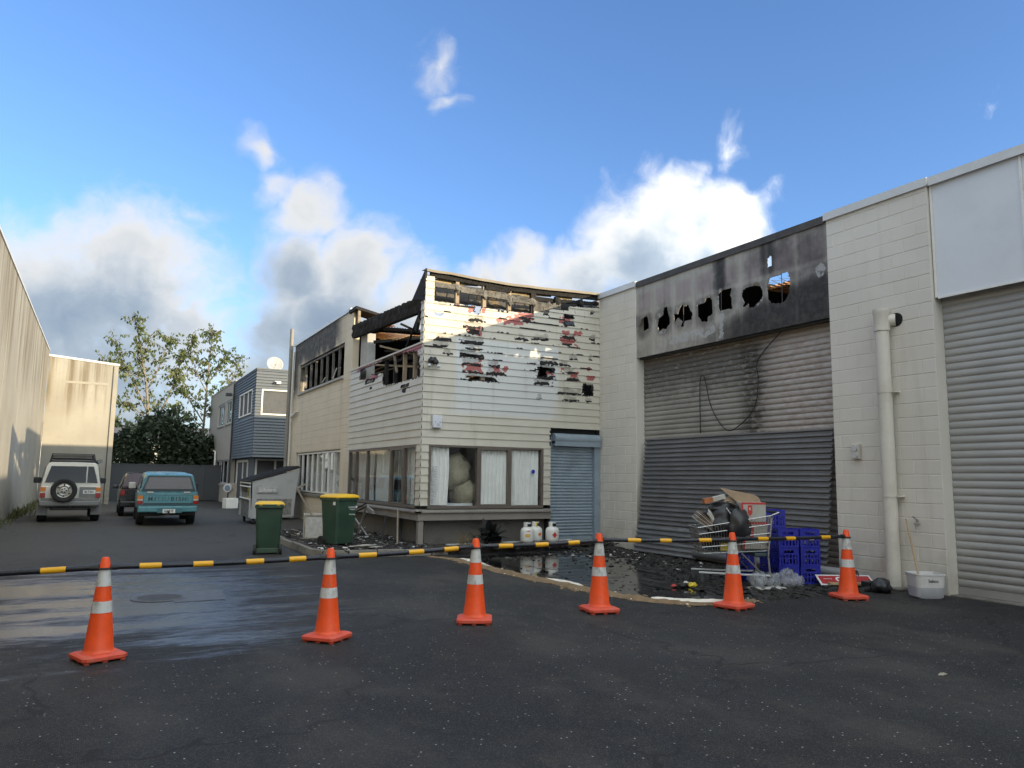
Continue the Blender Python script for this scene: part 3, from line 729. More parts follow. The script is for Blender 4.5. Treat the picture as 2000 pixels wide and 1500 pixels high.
# downpipe with its overflow spreader, on the middle pier
dp = part_empty('downpipe', wh); Y0 = 7.60; X0 = XF-.125
q = wb(); q.cyl((X0, Y0, .05), (X0, Y0, 4.06), .105, n=24, cap=False); q.build('pipe', MT['downpipe'], dp, smooth=60)
q = wb(); q.lathe([(.106, 4.02), (.122, 4.03), (.122, 4.30), (.128, 4.31), (.128, 4.38), (.118, 4.38), (.118, 4.1), (0.01, 4.1)], 24, (X0, Y0)); q.build('rain_head', MT['downpipe'], dp, smooth=40)
q = wb(); q.cyl((X0+.05, Y0-.04, 4.2), (XF-.002, Y0-.16, 4.2), .095, n=20, cap=False); q.build('spigot', MT['downpipe'], dp, smooth=50)
q = wb(); q.cyl((XF-.004, Y0-.17, 4.2), (XF-.0015, Y0-.17, 4.2), .112, n=20); q.build('wall_opening', MT['char_room'], dp)
for zz in (3.03, 1.40):
    q = wb(); q.lathe([(.106, zz), (.112, zz), (.112, zz+.035), (.106, zz+.035)], 24, (X0, Y0), cap=False); q.box(X0-.01, XF-.002, Y0-.17, Y0-.10, zz+.004, zz+.03); q.build('pipe_bracket', MT['downpipe'], dp)
q = wb(); q.box(X0-.16, XF-.003, Y0-.2, Y0+.2, 0, .05); q.build('pipe_base', MT['kerb_stone'], dp, bevel=.02)
# tap with its handle
tp = part_empty('tap', wh); q = wb(); yt = 7.22; q.cyl((XF-.002, yt, 1.01), (XF-.12, yt, 1.01), .014, n=8); q.cyl((XF-.09, yt, 1.01), (XF-.09, yt-.005, .93), .013, n=8); q.bar((XF-.07, yt-.03, 1.05), (XF-.07, yt+.06, 1.12), .012, .02); q.cyl((XF-.07, yt, 1.01), (XF-.07, yt, 1.07), .01, n=8); q.build('tap_body', MT['steel'], tp)
# outdoor power socket
so = thing('power_socket', 'small grey outdoor double socket box on the pale block pier', 'socket', (XF-.003, 8.23, 2.0))
MB().box(-.07, 0, -.07, .07, 0, .25).build('case', MT['downpipe'], so, bevel=.012)
for zz in (.065, .175): MB().cyl((-.068, 0, zz), (-.092, 0, zz), .048, n=18).build('socket_cap', MT['grey_trim'], so)
# rust-dark corrugated sheet leaning on the burnt door
ls = thing('corrugated_sheet', 'dark grey corrugated steel sheeting leaning against the scorched roller door', 'sheet metal', (10.86, 11.3, 0))
def corr(y0, y1, z0, z1, x0, x1, mt, parent, name, org, p=.098, wob=.0, amp=.022):
    q = MB(); q.M = Matrix.Translation(-Vector(org)); rows = []
    n = int((z1-z0)/p*4); ny = 14
    for i in range(n+1):
        z = z0+(z1-z0)*i/n; k = i % 4; o = (-amp, -amp, amp, amp)[k]
        r = []
        for j in range(ny+1):
            y = y0+(y1-y0)*j/ny
            r.append((x0+(x1-x0)*(z-z0)/(z1-z0)+o+wob*nz(y*1.4, z*.9), y+.012*nz(z*3, 5), z+.03*nz(y*.4, 2)*wob*20))
        rows.append(r)
    vs = [p_ for r in rows for p_ in r]; m_ = ny+1
    q.add(vs, [(i*m_+j, i*m_+j+1, (i+1)*m_+j+1, (i+1)*m_+j) for i in range(n) for j in range(ny)])
    o = q.build(name, MT[mt], parent); s = o.modifiers.new('s', 'SOLIDIFY'); s.thickness = .003; return o
corr(8.80, 13.92, .26, 2.55, 10.84, 11.10, 'sheet_dark', ls, 'upper_sheet', (10.86, 11.3, 0), wob=.012)
corr(9.0, 13.85, .05, .62, 10.66, 10.80, 'sheet_dark', ls, 'lower_sheet', (10.86, 11.3, 0), wob=.02)
# fallen steel tube at its foot
tb = MB().cyl((0, 0, 0), (0, 3.7, 0), .085, n=18, cap=False).build('steel_tube', MT['sheet_dark'], smooth=60, loc=(10.62, 8.1, .16))
s = tb.modifiers.new('s', 'SOLIDIFY'); s.thickness = .004
tag(tb, 'dark steel tube lying along the foot of the scorched roller door', 'tube')
# cables hanging over the door
cb = MB(); P = [(1284, 672), (1482, 700), (1481, 740), (1478, 780), (1466, 808), (1445, 830), (1426, 841), (1412, 834), (1396, 810), (1386, 785), (1380, 755), (1376, 738), (1372, 733), (1368, 740), (1367, 770), (1368, 846)]
pts = [at(a, b, X=XF+.18) for a, b in P[1:]]; pts = [at(1540, 632, X=XF+.16)] + pts
def smooth_pts(pts, n=6):
    out = []
    for i in range(len(pts)-1):
        p0 = pts[max(i-1, 0)]; p1 = pts[i]; p2 = pts[i+1]; p3 = pts[min(i+2, len(pts)-1)]
        for k in range(n):
            t_ = k/n; out.append(.5*((2*p1)+(p2-p0)*t_+(2*p0-5*p1+4*p2-p3)*t_*t_+(3*p1-p0-3*p2+p3)*t_**3))
    return out+[pts[-1]]
cb.tube(smooth_pts(pts), .011, 6)
tag(cb.build('cable', MT['cable'], smooth=True), 'thin black cable hanging in a loop over the scorched roller door', 'cable')
# ---------------------------------------------------------------- burnt two-storey office block
def lump(name, mt, parent, c, s, seed=0, n=14, amp=.25, org=(0, 0, 0)):
    me = bpy.data.meshes.new(name); bm_ = bmesh.new(); bmesh.ops.create_icosphere(bm_, subdivisions=3, radius=1)
    for v in bm_.verts:
        k = 1+amp*nz(v.co.x*1.7+seed, v.co.y*1.7, v.co.z*1.7)+amp*.5*nz(v.co.x*4+seed, v.co.y*4, v.co.z*4)
        v.co = Vector((v.co.x*s[0]*k, v.co.y*s[1]*k, v.co.z*s[2]*k))
    bm_.to_mesh(me); bm_.free(); me.materials.append(MT[mt]); me.polygons.foreach_set('use_smooth', [True]*len(me.polygons))
    return place(me, name, parent, Vector(c)-Vector(org))
YF, XW = 15.60, 6.19
ob = thing('burnt_office_building', 'fire-gutted two-storey building with pale weatherboards and burnt-off roof', 'building', (XW, YF, 0))
OO = Vector((XW, YF, 0)); OI = Matrix.Translation(-OO)
def o_(): q = MB(); q.M = OI; return q
def F(px, py): p = at(px, py, Y=YF); return (p.x, p.z)
def Wp(px, py): p = at(px, py, X=XW); return (p.y, p.z)
BP = .1685; B0 = F(826, 852.5)[1] - 9*BP       # a board joint falls here; 9 boards below it
def frect(x0, x1, y0, y1): a = F(x0, y1); b = F(x1, y0); return (a[0], b[0], a[1], b[1])
def wrect(x0, x1, y0, y1): a = Wp((x0+x1)/2, y1); b = Wp((x0+x1)/2, y0); ya = Wp(x1, y0)[0]; yb = Wp(x0, y0)[0]; return (ya, yb, a[1], b[1])
# charred gaps along board edges, red primer patches and clean holes on the front
GAPS = [frect(*r) for r in ((848, 880, 658, 664), (901, 944, 665, 671), (844, 874, 673, 677), (909, 942, 680, 684), (898, 942, 691, 698), (862, 884, 688, 692), (900, 943, 708, 713), (950, 977, 711, 717),
        (905, 942, 723, 728), (948, 988, 725, 732), (906, 973, 735, 743), (913, 943, 621, 628), (905, 943, 636, 641), (913, 940, 641, 653), (1010, 1040, 618, 624), (1096, 1123, 655, 662), (1093, 1117, 669, 675),
        (1006, 1034, 659, 665), (1150, 1162, 659, 666), (1049, 1088, 704, 712), (1092, 1114, 709, 715), (1046, 1084, 716, 726), (1051, 1068, 722, 738), (1044, 1084, 732, 740), (1043, 1078, 744, 752), (1106, 1132, 737, 744),
        (1093, 1125, 724, 729), (1136, 1158, 750, 773), (1046, 1058, 776, 779), (1098, 1131, 780, 784), (1142, 1156, 781, 786), (1090, 1135, 766, 770), (1152, 1160, 608, 615), (1096, 1124, 630, 635), (1040, 1070, 660, 664), (1110, 1128, 699, 703), (1148, 1156, 699, 705))]
HOLEF = [frect(*r) for r in ((925, 940, 597, 613), (850, 864, 612, 617), (1060, 1072, 609, 616), (1102, 1121, 616, 622), (1101, 1120, 629, 633), (1051, 1068, 724, 736), (1138, 1157, 752, 772), (900, 940, 693, 696), (910, 965, 737, 741), (1048, 1080, 719, 723))]
PRIM = [frect(*r) for r in ((933, 944, 698, 709), (905, 943, 711, 725), (963, 976, 715, 726), (980, 992, 716, 727), (891, 898, 594, 602), (914, 927, 599, 609), (941, 949, 602, 614), (968, 981, 620, 629), (983, 1024, 622, 632), (1008, 1042, 610, 623),
        (1095, 1117, 618, 631), (1098, 1109, 646, 656), (1119, 1135, 647, 655), (1096, 1122, 659, 671), (913, 940, 640, 652), (1067, 1080, 725, 732), (1113, 1129, 728, 737), (1144, 1161, 735, 742), (1094, 1102, 718, 724), (1051, 1062, 727, 733), (1145, 1152, 718, 724))]
GAPS = [(a, b, c, c+(d-c)*.72) for (a, b, c, d) in GAPS]
SOOTR = [(a, b, c, d+.11) for (a, b, c, d) in GAPS]
def blobv(u, v, rects, jit, sc_):
    best = 9
    for (a, b, c, d) in rects:
        hw = max((b-a)/2, .01); hh = max((d-c)/2, .01)
        if abs(u-(a+b)/2) > hw*1.9+.1 or abs(v-(c+d)/2) > hh*1.9+.1: continue
        dd = max(abs(u-(a+b)/2)/hw, abs(v-(c+d)/2)/hh)
        best = min(best, dd)
    return best+jit*nz(u*sc_, v*sc_*1.5, 1.7)
TOPL = [F(848, 587), F(900, 594), F(1000, 608), F(1042, 612), F(1043, 607), F(1072, 607), F(1073, 603), F(1110, 606), F(1111, 598), F(1170, 601)]
def topline(u):
    if u < TOPL[0][0]: return 6.16
    for (a, b), (c, d) in zip(TOPL, TOPL[1:]):
        if a <= u <= c: return b+(d-b)*(u-a)/max(c-a, 1e-6)
    return TOPL[-1][1]
def fhole(u, v):
    if v > topline(u)+.03*nz(u*9, v*3): return True
    return blobv(u, v, HOLEF, .7, 16) < .86
def fchar(u, v):
    c = .8*sstep(1.08, .8, blobv(u, v, GAPS, .8, 15))
    if 3.95 < v < 5.7:
        kb_ = int((v-B0)/BP); fz = (v-B0)-kb_*BP
        if fz < .03: c = max(c, .78*sstep(.05, .3, nz(u*1.9, kb_*3.17, 4)+.35*nz(u*11, kb_)+.12*sstep(4.2, 5.2, v)-.06))
    t_ = topline(u)
    if u > TOPL[0][0]: c = max(c, .75*sstep(.05, .0, t_-v))
    c = max(c, .7*sstep(1.2, 1.0, blobv(u, v, HOLEF, .5, 16)))
    return c
def fprim(u, v): return .9*sstep(1.15, .75, blobv(u, v, PRIM, .8, 11))
def fsoot(u, v):
    s = .62*sstep(1.25, .55, blobv(u, v, SOOTR, .7, 7))
    t_ = topline(u); s = max(s, .62*sstep(.30, .0, t_-v)*(.6+.8*nz(u*2.5, v*2))) if u > 6.4 else s
    return max(s, .22*sstep(4.4, 5.8, v)*(1+.8*nz(u*1.7, v*1.7, 3))+.12*sstep(8.8, 9.6, u))
def fheat(u, v): return sstep(3.9, 4.6, v)*(.5+.5*sstep(6.5, 7.5, u))
FR = frect(887, 1090, 680, 806)
def ffresh(u, v): return 1.0 if (FR[0] < u < FR[1] and FR[2] < v < FR[3]) else 0.0
WIN = (6.37, 9.33, .915, 2.345); SHU = (9.53, 10.97, 0, 2.77)
FA = {'char': fchar, 'prim': fprim, 'soot': fsoot, 'heat': fheat, 'fresh': ffresh}
def floc(u, v, f): return tuple(Vector((u, YF-.004-.020*(1-f), v))-OO)
k = 0
while True:
    z0 = B0+k*BP; z1 = z0+BP; k += 1
    if z0 > 6.12: break
    if z1 < .95: continue
    segs = [(XW+.001, XF-.002)]
    for (a, b, c, d) in (WIN, SHU):
        if z0 < d-.02 and z1 > c+.02:
            ns = []
            for (s0, s1) in segs:
                if s0 < a: ns.append((s0, min(s1, a)))
                if s1 > b: ns.append((max(s0, b), s1))
            segs = [q_ for q_ in ns if q_[1]-q_[0] > .04]
    fine = z1 > 3.6
    for (a, b) in segs:
        zz0 = z0 if not (a > 9.5 and False) else z0
        sheet('weatherboard', a, b, max(z0, .90), z1+.012, .020 if fine else .3, .0226 if fine else .09, floc, fhole if fine else None, FA, 'weatherboard', ob, .010)
# west face boards
def wh_gap(u, v): return 0
WG = [Wp(*p) for p in ((704, 742), (707, 727), (714, 720), (735, 712), (748, 705), (752, 699), (780, 692), (800, 688), (815, 686), (819, 694), (822, 700), (819, 708), (823, 716), (820, 724), (823, 733), (815, 737), (790, 744), (772, 749), (756, 753), (750, 752), (750, 730), (744, 728), (738, 733), (728, 731), (722, 740), (712, 741))]
WPR = [wrect(*r) for r in ((728, 740, 728, 742), (788, 818, 690, 706), (700, 730, 716, 722), (742, 780, 694, 702), (782, 822, 680, 688), (716, 732, 736, 746))]
WGP = [wrect(*r) for r in ((716, 732, 742, 748), (786, 800, 751, 757), (784, 796, 765, 770), (724, 728, 756, 760), (706, 716, 720, 726))]
WHO = [wrect(*r) for r in ((787, 798, 752, 756), (786, 794, 766, 770), (718, 729, 743, 747))]
WTOP = (Wp(826, 675)[1]+Wp(687, 723)[1])/2
def whole(u, v): return in_poly(u+.05*nz(u*9, v*14, 5), v+.025*nz(u*14, v*9), WG) or blobv(u, v, WHO, .3, 12) < .9
def wchar(u, v):
    c = 0
    for (a, b) in ((.03, 0), (-.03, 0), (0, .03), (0, -.03), (.06, 0), (-.06, 0)):
        if in_poly(u+a+.05*nz(u*9, v*14, 5), v+b+.025*nz(u*14, v*9), WG): c = .62
    return max(c, sstep(1.6, .9, blobv(u, v, WGP, .3, 12)))
def wprim(u, v): return sstep(1.3, .8, blobv(u, v, WPR, .5, 9))
def wsoot(u, v): return .15+.25*sstep(4.2, 4.7, v)
WA = {'char': wchar, 'prim': wprim, 'soot': wsoot, 'heat': lambda u, v: .5*sstep(3.9, 4.4, v), 'fresh': lambda u, v: 0.0}
def wloc(u, v, f): return tuple(Vector((XW-.004-.020*(1-f), u, v))-OO)
WWIN = (15.82, 21.04, .915, 2.33)
k = 0
while True:
    z0 = B0+k*BP; z1 = z0+BP; k += 1
    if z0 > WTOP-.03: break
    if z1 < .95: continue
    z1 = min(z1, WTOP)
    segs = [(YF-.024, 21.16)]
    if z0 < WWIN[3]-.02: segs = [(YF-.024, WWIN[0]), (WWIN[1], 21.16)]
    fine = z1 > 3.8
    for (a, b) in segs:
        sheet('weatherboard', a, b, max(z0, .90), z1+.012, .028 if fine else .3, .03 if fine else .09, lambda u, v, f: wloc(u, v, f), whole if fine else None, WA, 'weatherboard', ob, .010)
# corner strip of boards that still stands above the sill on the west side
k = int((WTOP-B0)/BP)
for k in range(k, 31):
    z0 = max(B0+k*BP, WTOP)
    if z0 > 6.0: break
    sheet('weatherboard', YF-.024, YF+.17, z0, B0+(k+1)*BP+.01, .05, .06, wloc, None, {'char': lambda u, v: .75*sstep(5.3, 5.7, v), 'prim': lambda u, v: 0., 'soot': lambda u, v: .3, 'heat': lambda u, v: .4, 'fresh': lambda u, v: 0.}, 'weatherboard', ob, .01)
# framing behind the cladding
q = o_(); q.box(XW+.012, XW+.11, YF+.012, YF+.1, .2, 6.18); q.build('corner_post', MT['charcoal'], ob)
for px in (894, 947, 996, 1043, 1089, 1134):
    x, _ = F(px, 590); w_ = .09 if px != 1043 else .14
    z0 = 3.1; q = o_(); q.box(x-w_/2, x+w_/2, YF+.02, YF+.11, z0, 6.12); q.build('stud', MT['stud_wood'] if px < 1040 else MT['charcoal'], ob)
for px in (751, 768, 786, 806):
    y, _ = Wp(px, 710); q = o_(); q.box(XW+.02, XW+.11, y-.03, y+.03, 3.1, WTOP-.02); q.build('stud', MT['stud_wood'] if px in (786, 806) else MT['charcoal'], ob)
q = o_(); q.bar((XW+.0, Wp(770, 690)[0], 4.62), (XW-.02, Wp(776, 740)[0], 4.12), .06, .03); q.build('hanging_lath', MT['stud_wood'], ob)
q = o_(); q.box(XW-.045, XW+.12, YF-.02, 21.2, WTOP, WTOP+.04); q.build('sill_cap', MT['weatherboard'], ob)
# charred top rails of the front: alligator surface as real lumps
def charred(p0, p1, h, d, step=.045, amp=.02, mt='charcoal', name='charred_rail', par=None, rag=.05):
    p0 = Vector(p0); p1 = Vector(p1); L_ = (p1-p0).length; n = max(4, int(L_/step)); dr = (p1-p0).normalized(); side = Vector((dr.y, -dr.x, 0)).normalized(); up = Vector((0, 0, 1))
    prof = [(-1, 0), (-1, .25), (-1, .5), (-1, .75), (-1, 1), (1, 1), (1, .5), (1, 0)]; rings = []
    for i in range(n+1):
        c = p0+dr*L_*i/n; r = []; k_ = .35 if i % 2 else 1
        for j, (s_, u_) in enumerate(prof):
            a = amp*(nz(i*.9, j*1.7, 3)*.8 + (.5 if (i+j) % 2 else -.5))*k_
            hh = h*(1+rag*nz(i*.35, 7)*2)
            r.append(c+side*(-s_)*(d/2+(a if s_ < 0 else a))+up*(u_*hh+(a*.8 if u_ in (0, 1) else 0)))
        rings.append(r)
    q = MB(); q.M = OI; q.ring_loft(rings); return q.build(name, MT[mt], par or ob)
zt = 6.12
def rail(x0, y0, x1, y1, h, d, dy, mt, step=.04, amp=.018, rag=.05):
    a = F(x0, y0); b = F(x1, y1); charred((a[0], YF+dy, a[1]), (b[0], YF+dy, b[1]), h, d, step, amp, mt, rag=rag)
rail(842, 540, 1000, 568, .15, .09, .05, 'charcoal'); rail(1000, 568, 1172, 586, .15, .09, .055, 'charcoal', rag=.1)
rail(849, 560, 900, 567, .12, .07, .02, 'char_grey', rag=.2); rail(900, 571, 1042, 594, .13, .07, .02, 'char_grey', rag=.2)
rail(948, 566, 996, 572, .12, .06, .0, 'charcoal', .03, .022); rail(1000, 590, 1042, 596, .10, .06, -.01, 'char_grey', .03, .022, .2)
rail(1046, 600, 1095, 606, .15, .08, .03, 'char_grey', .03, .02, .25); rail(1090, 606, 1170, 606, .09, .08, .04, 'charcoal', .04, .02, .3)
rail(1040, 586, 1172, 596, .09, .06, .08, 'charcoal')
for px, py in ((894, 563), (947, 575), (996, 588), (1040, 590), (1089, 588), (1135, 592)):      # charred knots where studs meet the rail
    u, v = F(px, py); lump('charred_joint', 'char_grey' if px < 1042 else 'charcoal', ob, (u, YF+.01, v), (.075, .05, .10), px, amp=.5, org=OO)
for k in range(16):      # splinters hanging from the rails
    px = 856+k*19+random.uniform(-5, 5); u, v = F(px, 566+(px-850)*.15); q = o_(); q.bar((u, YF+.0, v), (u+random.uniform(-.03, .03), YF-.01, v-random.uniform(.04, .14)), .025, .015); q.build('hanging_splinter', MT['charcoal'], ob)
# strip of lining still nailed under the top rail
q = o_(); a0 = F(850, 540); a1 = F(940, 549); a2 = F(940, 556); a3 = F(850, 548)
for (x0, x1, y0, y1, y2, y3) in ((850, 938, 541, 551, 557, 551), (1002, 1082, 561, 570, 578, 572), (1091, 1123, 570, 574, 584, 581)):
    P = [F(x0, y0), F(x1, y1), F(x1, y2), F(x0, y3)]
    q = o_(); q.add([(u, YF+.13, v) for u, v in P]+[(u, YF+.15, v) for u, v in P], [(0, 1, 2, 3), (7, 6, 5, 4), (0, 4, 5, 1), (1, 5, 6, 2), (2, 6, 7, 3), (3, 7, 4, 0)]); q.build('lining_strip', MT['insulation'], ob)
q = o_(); P = [F(1042, 583), F(1050, 590), F(1054, 600), F(1073, 602), F(1072, 612), F(1052, 615), F(1042, 611)]
q.prism([(u, v) for u, v in P], YF-.01, YF+.02, 'y'); q.build('scorched_board', MT['char_grey'], ob)
# twisted roof edge flashing along the top
pts = [F(832, 526), F(880, 533), F(940, 545), F(1000, 555), F(1060, 562), F(1110, 567), F(1150, 571), F(1172, 574)]
q = o_(); r0 = []
rings = []
for i in range(29):
    t_ = i/28*7; k = min(6, int(t_)); f_ = t_-k; u = pts[k][0]*(1-f_)+pts[k+1][0]*f_; v = pts[k][1]*(1-f_)+pts[k+1][1]*f_+.012*nz(u*3, 1)
    w1 = .02*nz(u*2, 4)
    rings.append([(u, YF-.07+w1, v-.06), (u, YF-.06+w1, v), (u, YF+.25, v+.03), (u, YF+.25, v+.022), (u, YF-.05+w1, v-.008), (u, YF-.055+w1, v-.06)])
q.ring_loft(rings); q.build('roof_flashing', MT['flashing_tan'], ob)
q = o_(); q.add([(XW-.03, YF-.05, 6.31), (XW-.03, YF+.75, 5.74), (XW-.03, YF+.05, 5.6), (XW+.02, YF-.05, 6.31), (XW+.02, YF+.75, 5.74), (XW+.02, YF+.05, 5.6)], [(0, 1, 2), (5, 4, 3), (0, 3, 4, 1), (1, 4, 5, 2), (2, 5, 3, 0)]); q.build('burnt_barge_board', MT['charcoal'], ob)
# big charred beam along the west side and its hanging stub
charred((XW+.06, 21.25, 5.60), (XW+.06, YF+.05, 5.36), .37, .14, .06, .03, name='charred_beam')
q = o_(); a = Wp(819, 598); q.bar((XW+.05, a[0]-.02, 5.5), (XW+.03, a[0]+.22, 4.98), .07, .09); q.build('beam_stub', MT['charcoal'], ob)
# eaves piece on the block end
q = o_(); q.prism([(XW-.06, 6.46), (XW+1.1, 6.22), (XW+1.1, 6.16), (XW-.06, 6.37)], 20.75, 21.5, 'y'); q.build('eaves_soffit', MT['charcoal'], ob)
for px in (693, 697): q = o_(); y, _ = Wp(px, 630); q.box(XW+.02, XW+.09, y-.05, y+.03, 5.9, 6.36); q.build('eaves_stud', MT['stud_wood'] if px == 697 else MT['charcoal'], ob)
q = o_(); q.box(XW+.18, XW+.42, 20.35, 20.95, 3.1, 5.62); q.build('inner_column', MT['inner_col'], ob)
# block wall of the rear part
def blkskip(y0, y1, z0, z1):
    for (a, b, c, d) in ((22.0, 27.75, 4.56, 5.55), (22.08, 27.62, 1.04, 2.37)):
        if y1 > a+.05 and y0 < b-.05 and z1 > c+.05 and z0 < d-.05: return True
    return False
yb = [21.18, 22.0, 23.15, 24.3, 25.45, 26.6, 27.75, 28.7]
BLH = BL_H
r = 0
while r*BLH < 6.44:
    z = r*BLH; h = min(BLH, 6.44-z)
    ys = yb if r % 2 == 0 else [21.18, 22.0, 22.57, 23.72, 24.87, 26.02, 27.17, 27.75, 28.7]
    for y0, y1 in zip(ys, ys[1:]):
        if not blkskip(y0, y1, z, z+h): place(block_mesh(y1-y0, h, .2, 'soot_block', .009), 'block', ob, (random.uniform(-.001, .001), y0-YF, z))
    r += 1
q = o_()
for (a, b, c, d) in ((21.19, 22.0, 0, 6.43), (27.75, 28.69, 0, 6.43), (22.0, 27.75, 0, 1.0), (22.0, 27.75, 2.40, 4.53), (22.0, 27.75, 5.6, 6.43)): q.box(XW+.004, XW+.2, a, b, c, d)
q.build('block_core', MT['soot_block'], ob)
q = o_(); q.box(XW-.04, XW+.25, 21.4, 28.75, 6.44, 6.53); q.build('parapet_cap', MT['cap_metal'], ob)
# windows -----------------------------------------------------------
def window(parent, axis, plane, u0, u1, z0, z1, mull, fmat, org, fw=.05, depth=.06, glass='window_glass', sashes=(), rails=(), inset=.01):
    wn = part_empty('window', parent); Oi = Matrix.Translation(-Vector(org))
    def bx(a, b, c, d, e0, e1, nm, mt):
        q = MB(); q.M = Oi
        if axis == 'y': q.box(a, b, plane+e0, plane+e1, c, d)
        else: q.box(plane+e0, plane+e1, a, b, c, d)
        return q.build(nm, MT[mt], wn)
    bx(u0, u1, z0, z0+fw, -inset, depth, 'frame', fmat); bx(u0, u1, z1-fw, z1, -inset, depth, 'frame', fmat)
    bx(u0, u0+fw, z0+fw, z1-fw, -inset, depth, 'frame', fmat); bx(u1-fw, u1, z0+fw, z1-fw, -inset, depth, 'frame', fmat)
    us = [u0+fw]+list(mull)+[u1-fw]
    for m_ in mull: bx(m_-fw*.55, m_+fw*.55, z0+fw, z1-fw, -inset*.8, depth*.9, 'mullion', fmat)
    if glass:
        for a, b in zip(us, us[1:]):
            bx(a, b, z0+fw, z1-fw, .028, .033, 'pane', glass)
    for (a, b) in sashes:
        s = .035
        for (c, d, e, f) in ((a, b, z0+fw, z0+fw+s), (a, b, z1-fw-s, z1-fw), (a, a+s, z0+fw+s, z1-fw-s), (b-s, b, z0+fw+s, z1-fw-s)): bx(c, d, e, f, -inset*1.5, depth*.6, 'sash', fmat)
    return wn
def curtain(parent, axis, plane, u0, u1, z0, z1, org, mt='curtain', folds=7, amp=.03, slant=0):
    n = int((u1-u0)*60); q = MB(); q.M = Matrix.Translation(-Vector(org)); vs = []
    rows = 6
    for j in range(rows+1):
        for i in range(n+1):
            u = u0+(u1-u0)*i/n; v = z0+(z1-z0)*j/rows; o = amp*math.sin(i/n*folds*2*math.pi+1.5*nz(u*3, v*1.1))+.02*nz(u*5, v*2)
            u2 = u+slant*(1-j/rows)*(i/n-.5)
            vs.append((u2, plane+o, v) if axis == 'y' else (plane+o, u2, v))
    q.add(vs, [(j*(n+1)+i, j*(n+1)+i+1, (j+1)*(n+1)+i+1, (j+1)*(n+1)+i) for j in range(rows) for i in range(n)])
    return q.build('curtain', MT[mt], parent, smooth=True)
w1 = window(ob, 'y', YF-.012, WIN[0], WIN[1], WIN[2], WIN[3], (7.60, 8.43), 'tan_frame', OO, .06, .1, sashes=((7.63, 8.39),))
curtain(w1, 'y', YF+.085, 6.45, 6.90, .99, 2.28, OO, folds=4); curtain(w1, 'y', YF+.085, 7.66, 8.38, .99, 2.28, OO, folds=8); curtain(w1, 'y', YF+.085, 8.50, 9.25, .98, 2.28, OO, folds=7, amp=.035)
q = o_()
for i in range(16): q.box(6.47, 6.60, YF+.035, YF+.038, 1.0+i*.055, 1.03+i*.055)
q.build('blind_slat', MT['blind'], w1)
q = o_(); q.cyl((9.06, YF+.003, 1.77), (9.06, YF+.006, 1.77), .05, n=16); q.build('alarm_sticker', MT['sticker_blue'], w1)
q = o_(); q.box(9.215, 9.25, YF+.003, YF+.006, 1.1, 1.2); q.build('small_sticker', MT['ink'], w1)
# heap of bedding and boards seen behind the glass
lump('heaped_goods', 'clutter', w1, (7.25, YF+.55, 1.75), (.42, .3, .42), 3, org=OO); lump('heaped_goods', 'clutter', w1, (7.5, YF+.5, 1.25), (.36, .25, .34), 8, org=OO)
q = o_(); q.box(6.95, 7.6, YF+.25, YF+.7, .96, 1.02); q.build('inner_ledge', MT['blind'], w1)
w2 = window(ob, 'x', XW-.012, WWIN[0], WWIN[1], WWIN[2], WWIN[3], (16.62, 17.55, 19.40, 20.38), 'tan_frame', OO, .06, .1, glass='side_glass', sashes=((16.66, 17.51),))
curtain(w2, 'x', XW+.18, 15.9, 16.6, .98, 2.25, OO, folds=5); curtain(w2, 'x', XW+.2, 16.7, 17.5, .98, 2.25, OO, folds=5); curtain(w2, 'x', XW+.25, 18.0, 19.3, .98, 2.25, OO, folds=9); curtain(w2, 'x', XW+.22, 19.45, 20.3, .98, 2.25, OO, folds=6); curtain(w2, 'x', XW+.25, 20.42, 21.0, .98, 2.25, OO, folds=5)
mu = [22.08+(27.62-22.08)*i/8 for i in range(1, 8)]
w3 = window(ob, 'x', XW+.05, 22.08, 27.62, 1.04, 2.37, mu, 'white_trim', OO, .05, .07, glass='side_glass')
curtain(w3, 'x', XW+.35, 24.8, 27.4, 1.05, 2.3, OO, folds=12); curtain(w3, 'x', XW+.4, 22.2, 24.6, 1.05, 2.3, OO, folds=14); lump('heaped_goods', 'clutter', w3, (XW+.7, 23.6, 1.4), (.3, .5, .4), 5, org=OO)
w4 = window(ob, 'x', XW+.04, 22.0, 27.75, 4.56, 5.55, [22.0+5.75*i/8 for i in range(1, 8)], 'char_grey', OO, .05, .07, glass=None)
q = o_(); q.box(XW-.07, XW+.05, 21.95, 27.8, 4.49, 4.555); q.build('window_sill', MT['inner_col'], ob)
for (y, l) in ((23.1, .35), (24.4, .2), (26.9, .5)):
    q = o_(); q.bar((XW-.02, y, 4.62), (XW+.02, y-.25, 4.56+l), .03, .02); q.build('broken_sash', MT['grey_trim'], w4)
q = o_(); q.box(XW-.06, XW+.1, 21.18, 28.7, .93, 1.01); q.build('window_ledge', MT['taupe'], ob)
# sill ledge, band and recessed base below the clad part
q = o_(); q.prism([(YF-.10, .83), (YF-.10, .86), (YF+.02, .905), (YF+.02, .83)], XW-.10, 9.53, 'x'); q.build('sill_ledge', MT['taupe'], ob)
q = o_(); q.prism([(XW-.10, .83), (XW-.10, .86), (XW+.02, .905), (XW+.02, .83)], YF-.10, 21.17, 'y'); q.build('sill_ledge', MT['taupe'], ob)
q = o_(); q.box(XW-.05, 9.53, YF-.05, YF+.05, .665, .829); q.box(XW-.05, XW+.05, YF+.051, 21.17, .665, .829); q.build('base_band', MT['taupe'], ob)
q = o_(); q.box(XW+.22, 9.6, YF+.24, YF+.3, .0, .80); q.box(XW+.22, XW+.28, YF+.3, 21.2, 0, .80); q.build('recessed_base', MT['taupe_dark'], ob)
q = o_(); q.box(XW-.02, XW+.10, YF-.02, YF+.10, .0, .664); q.build('corner_stump', MT['taupe'], ob, bevel=.006)
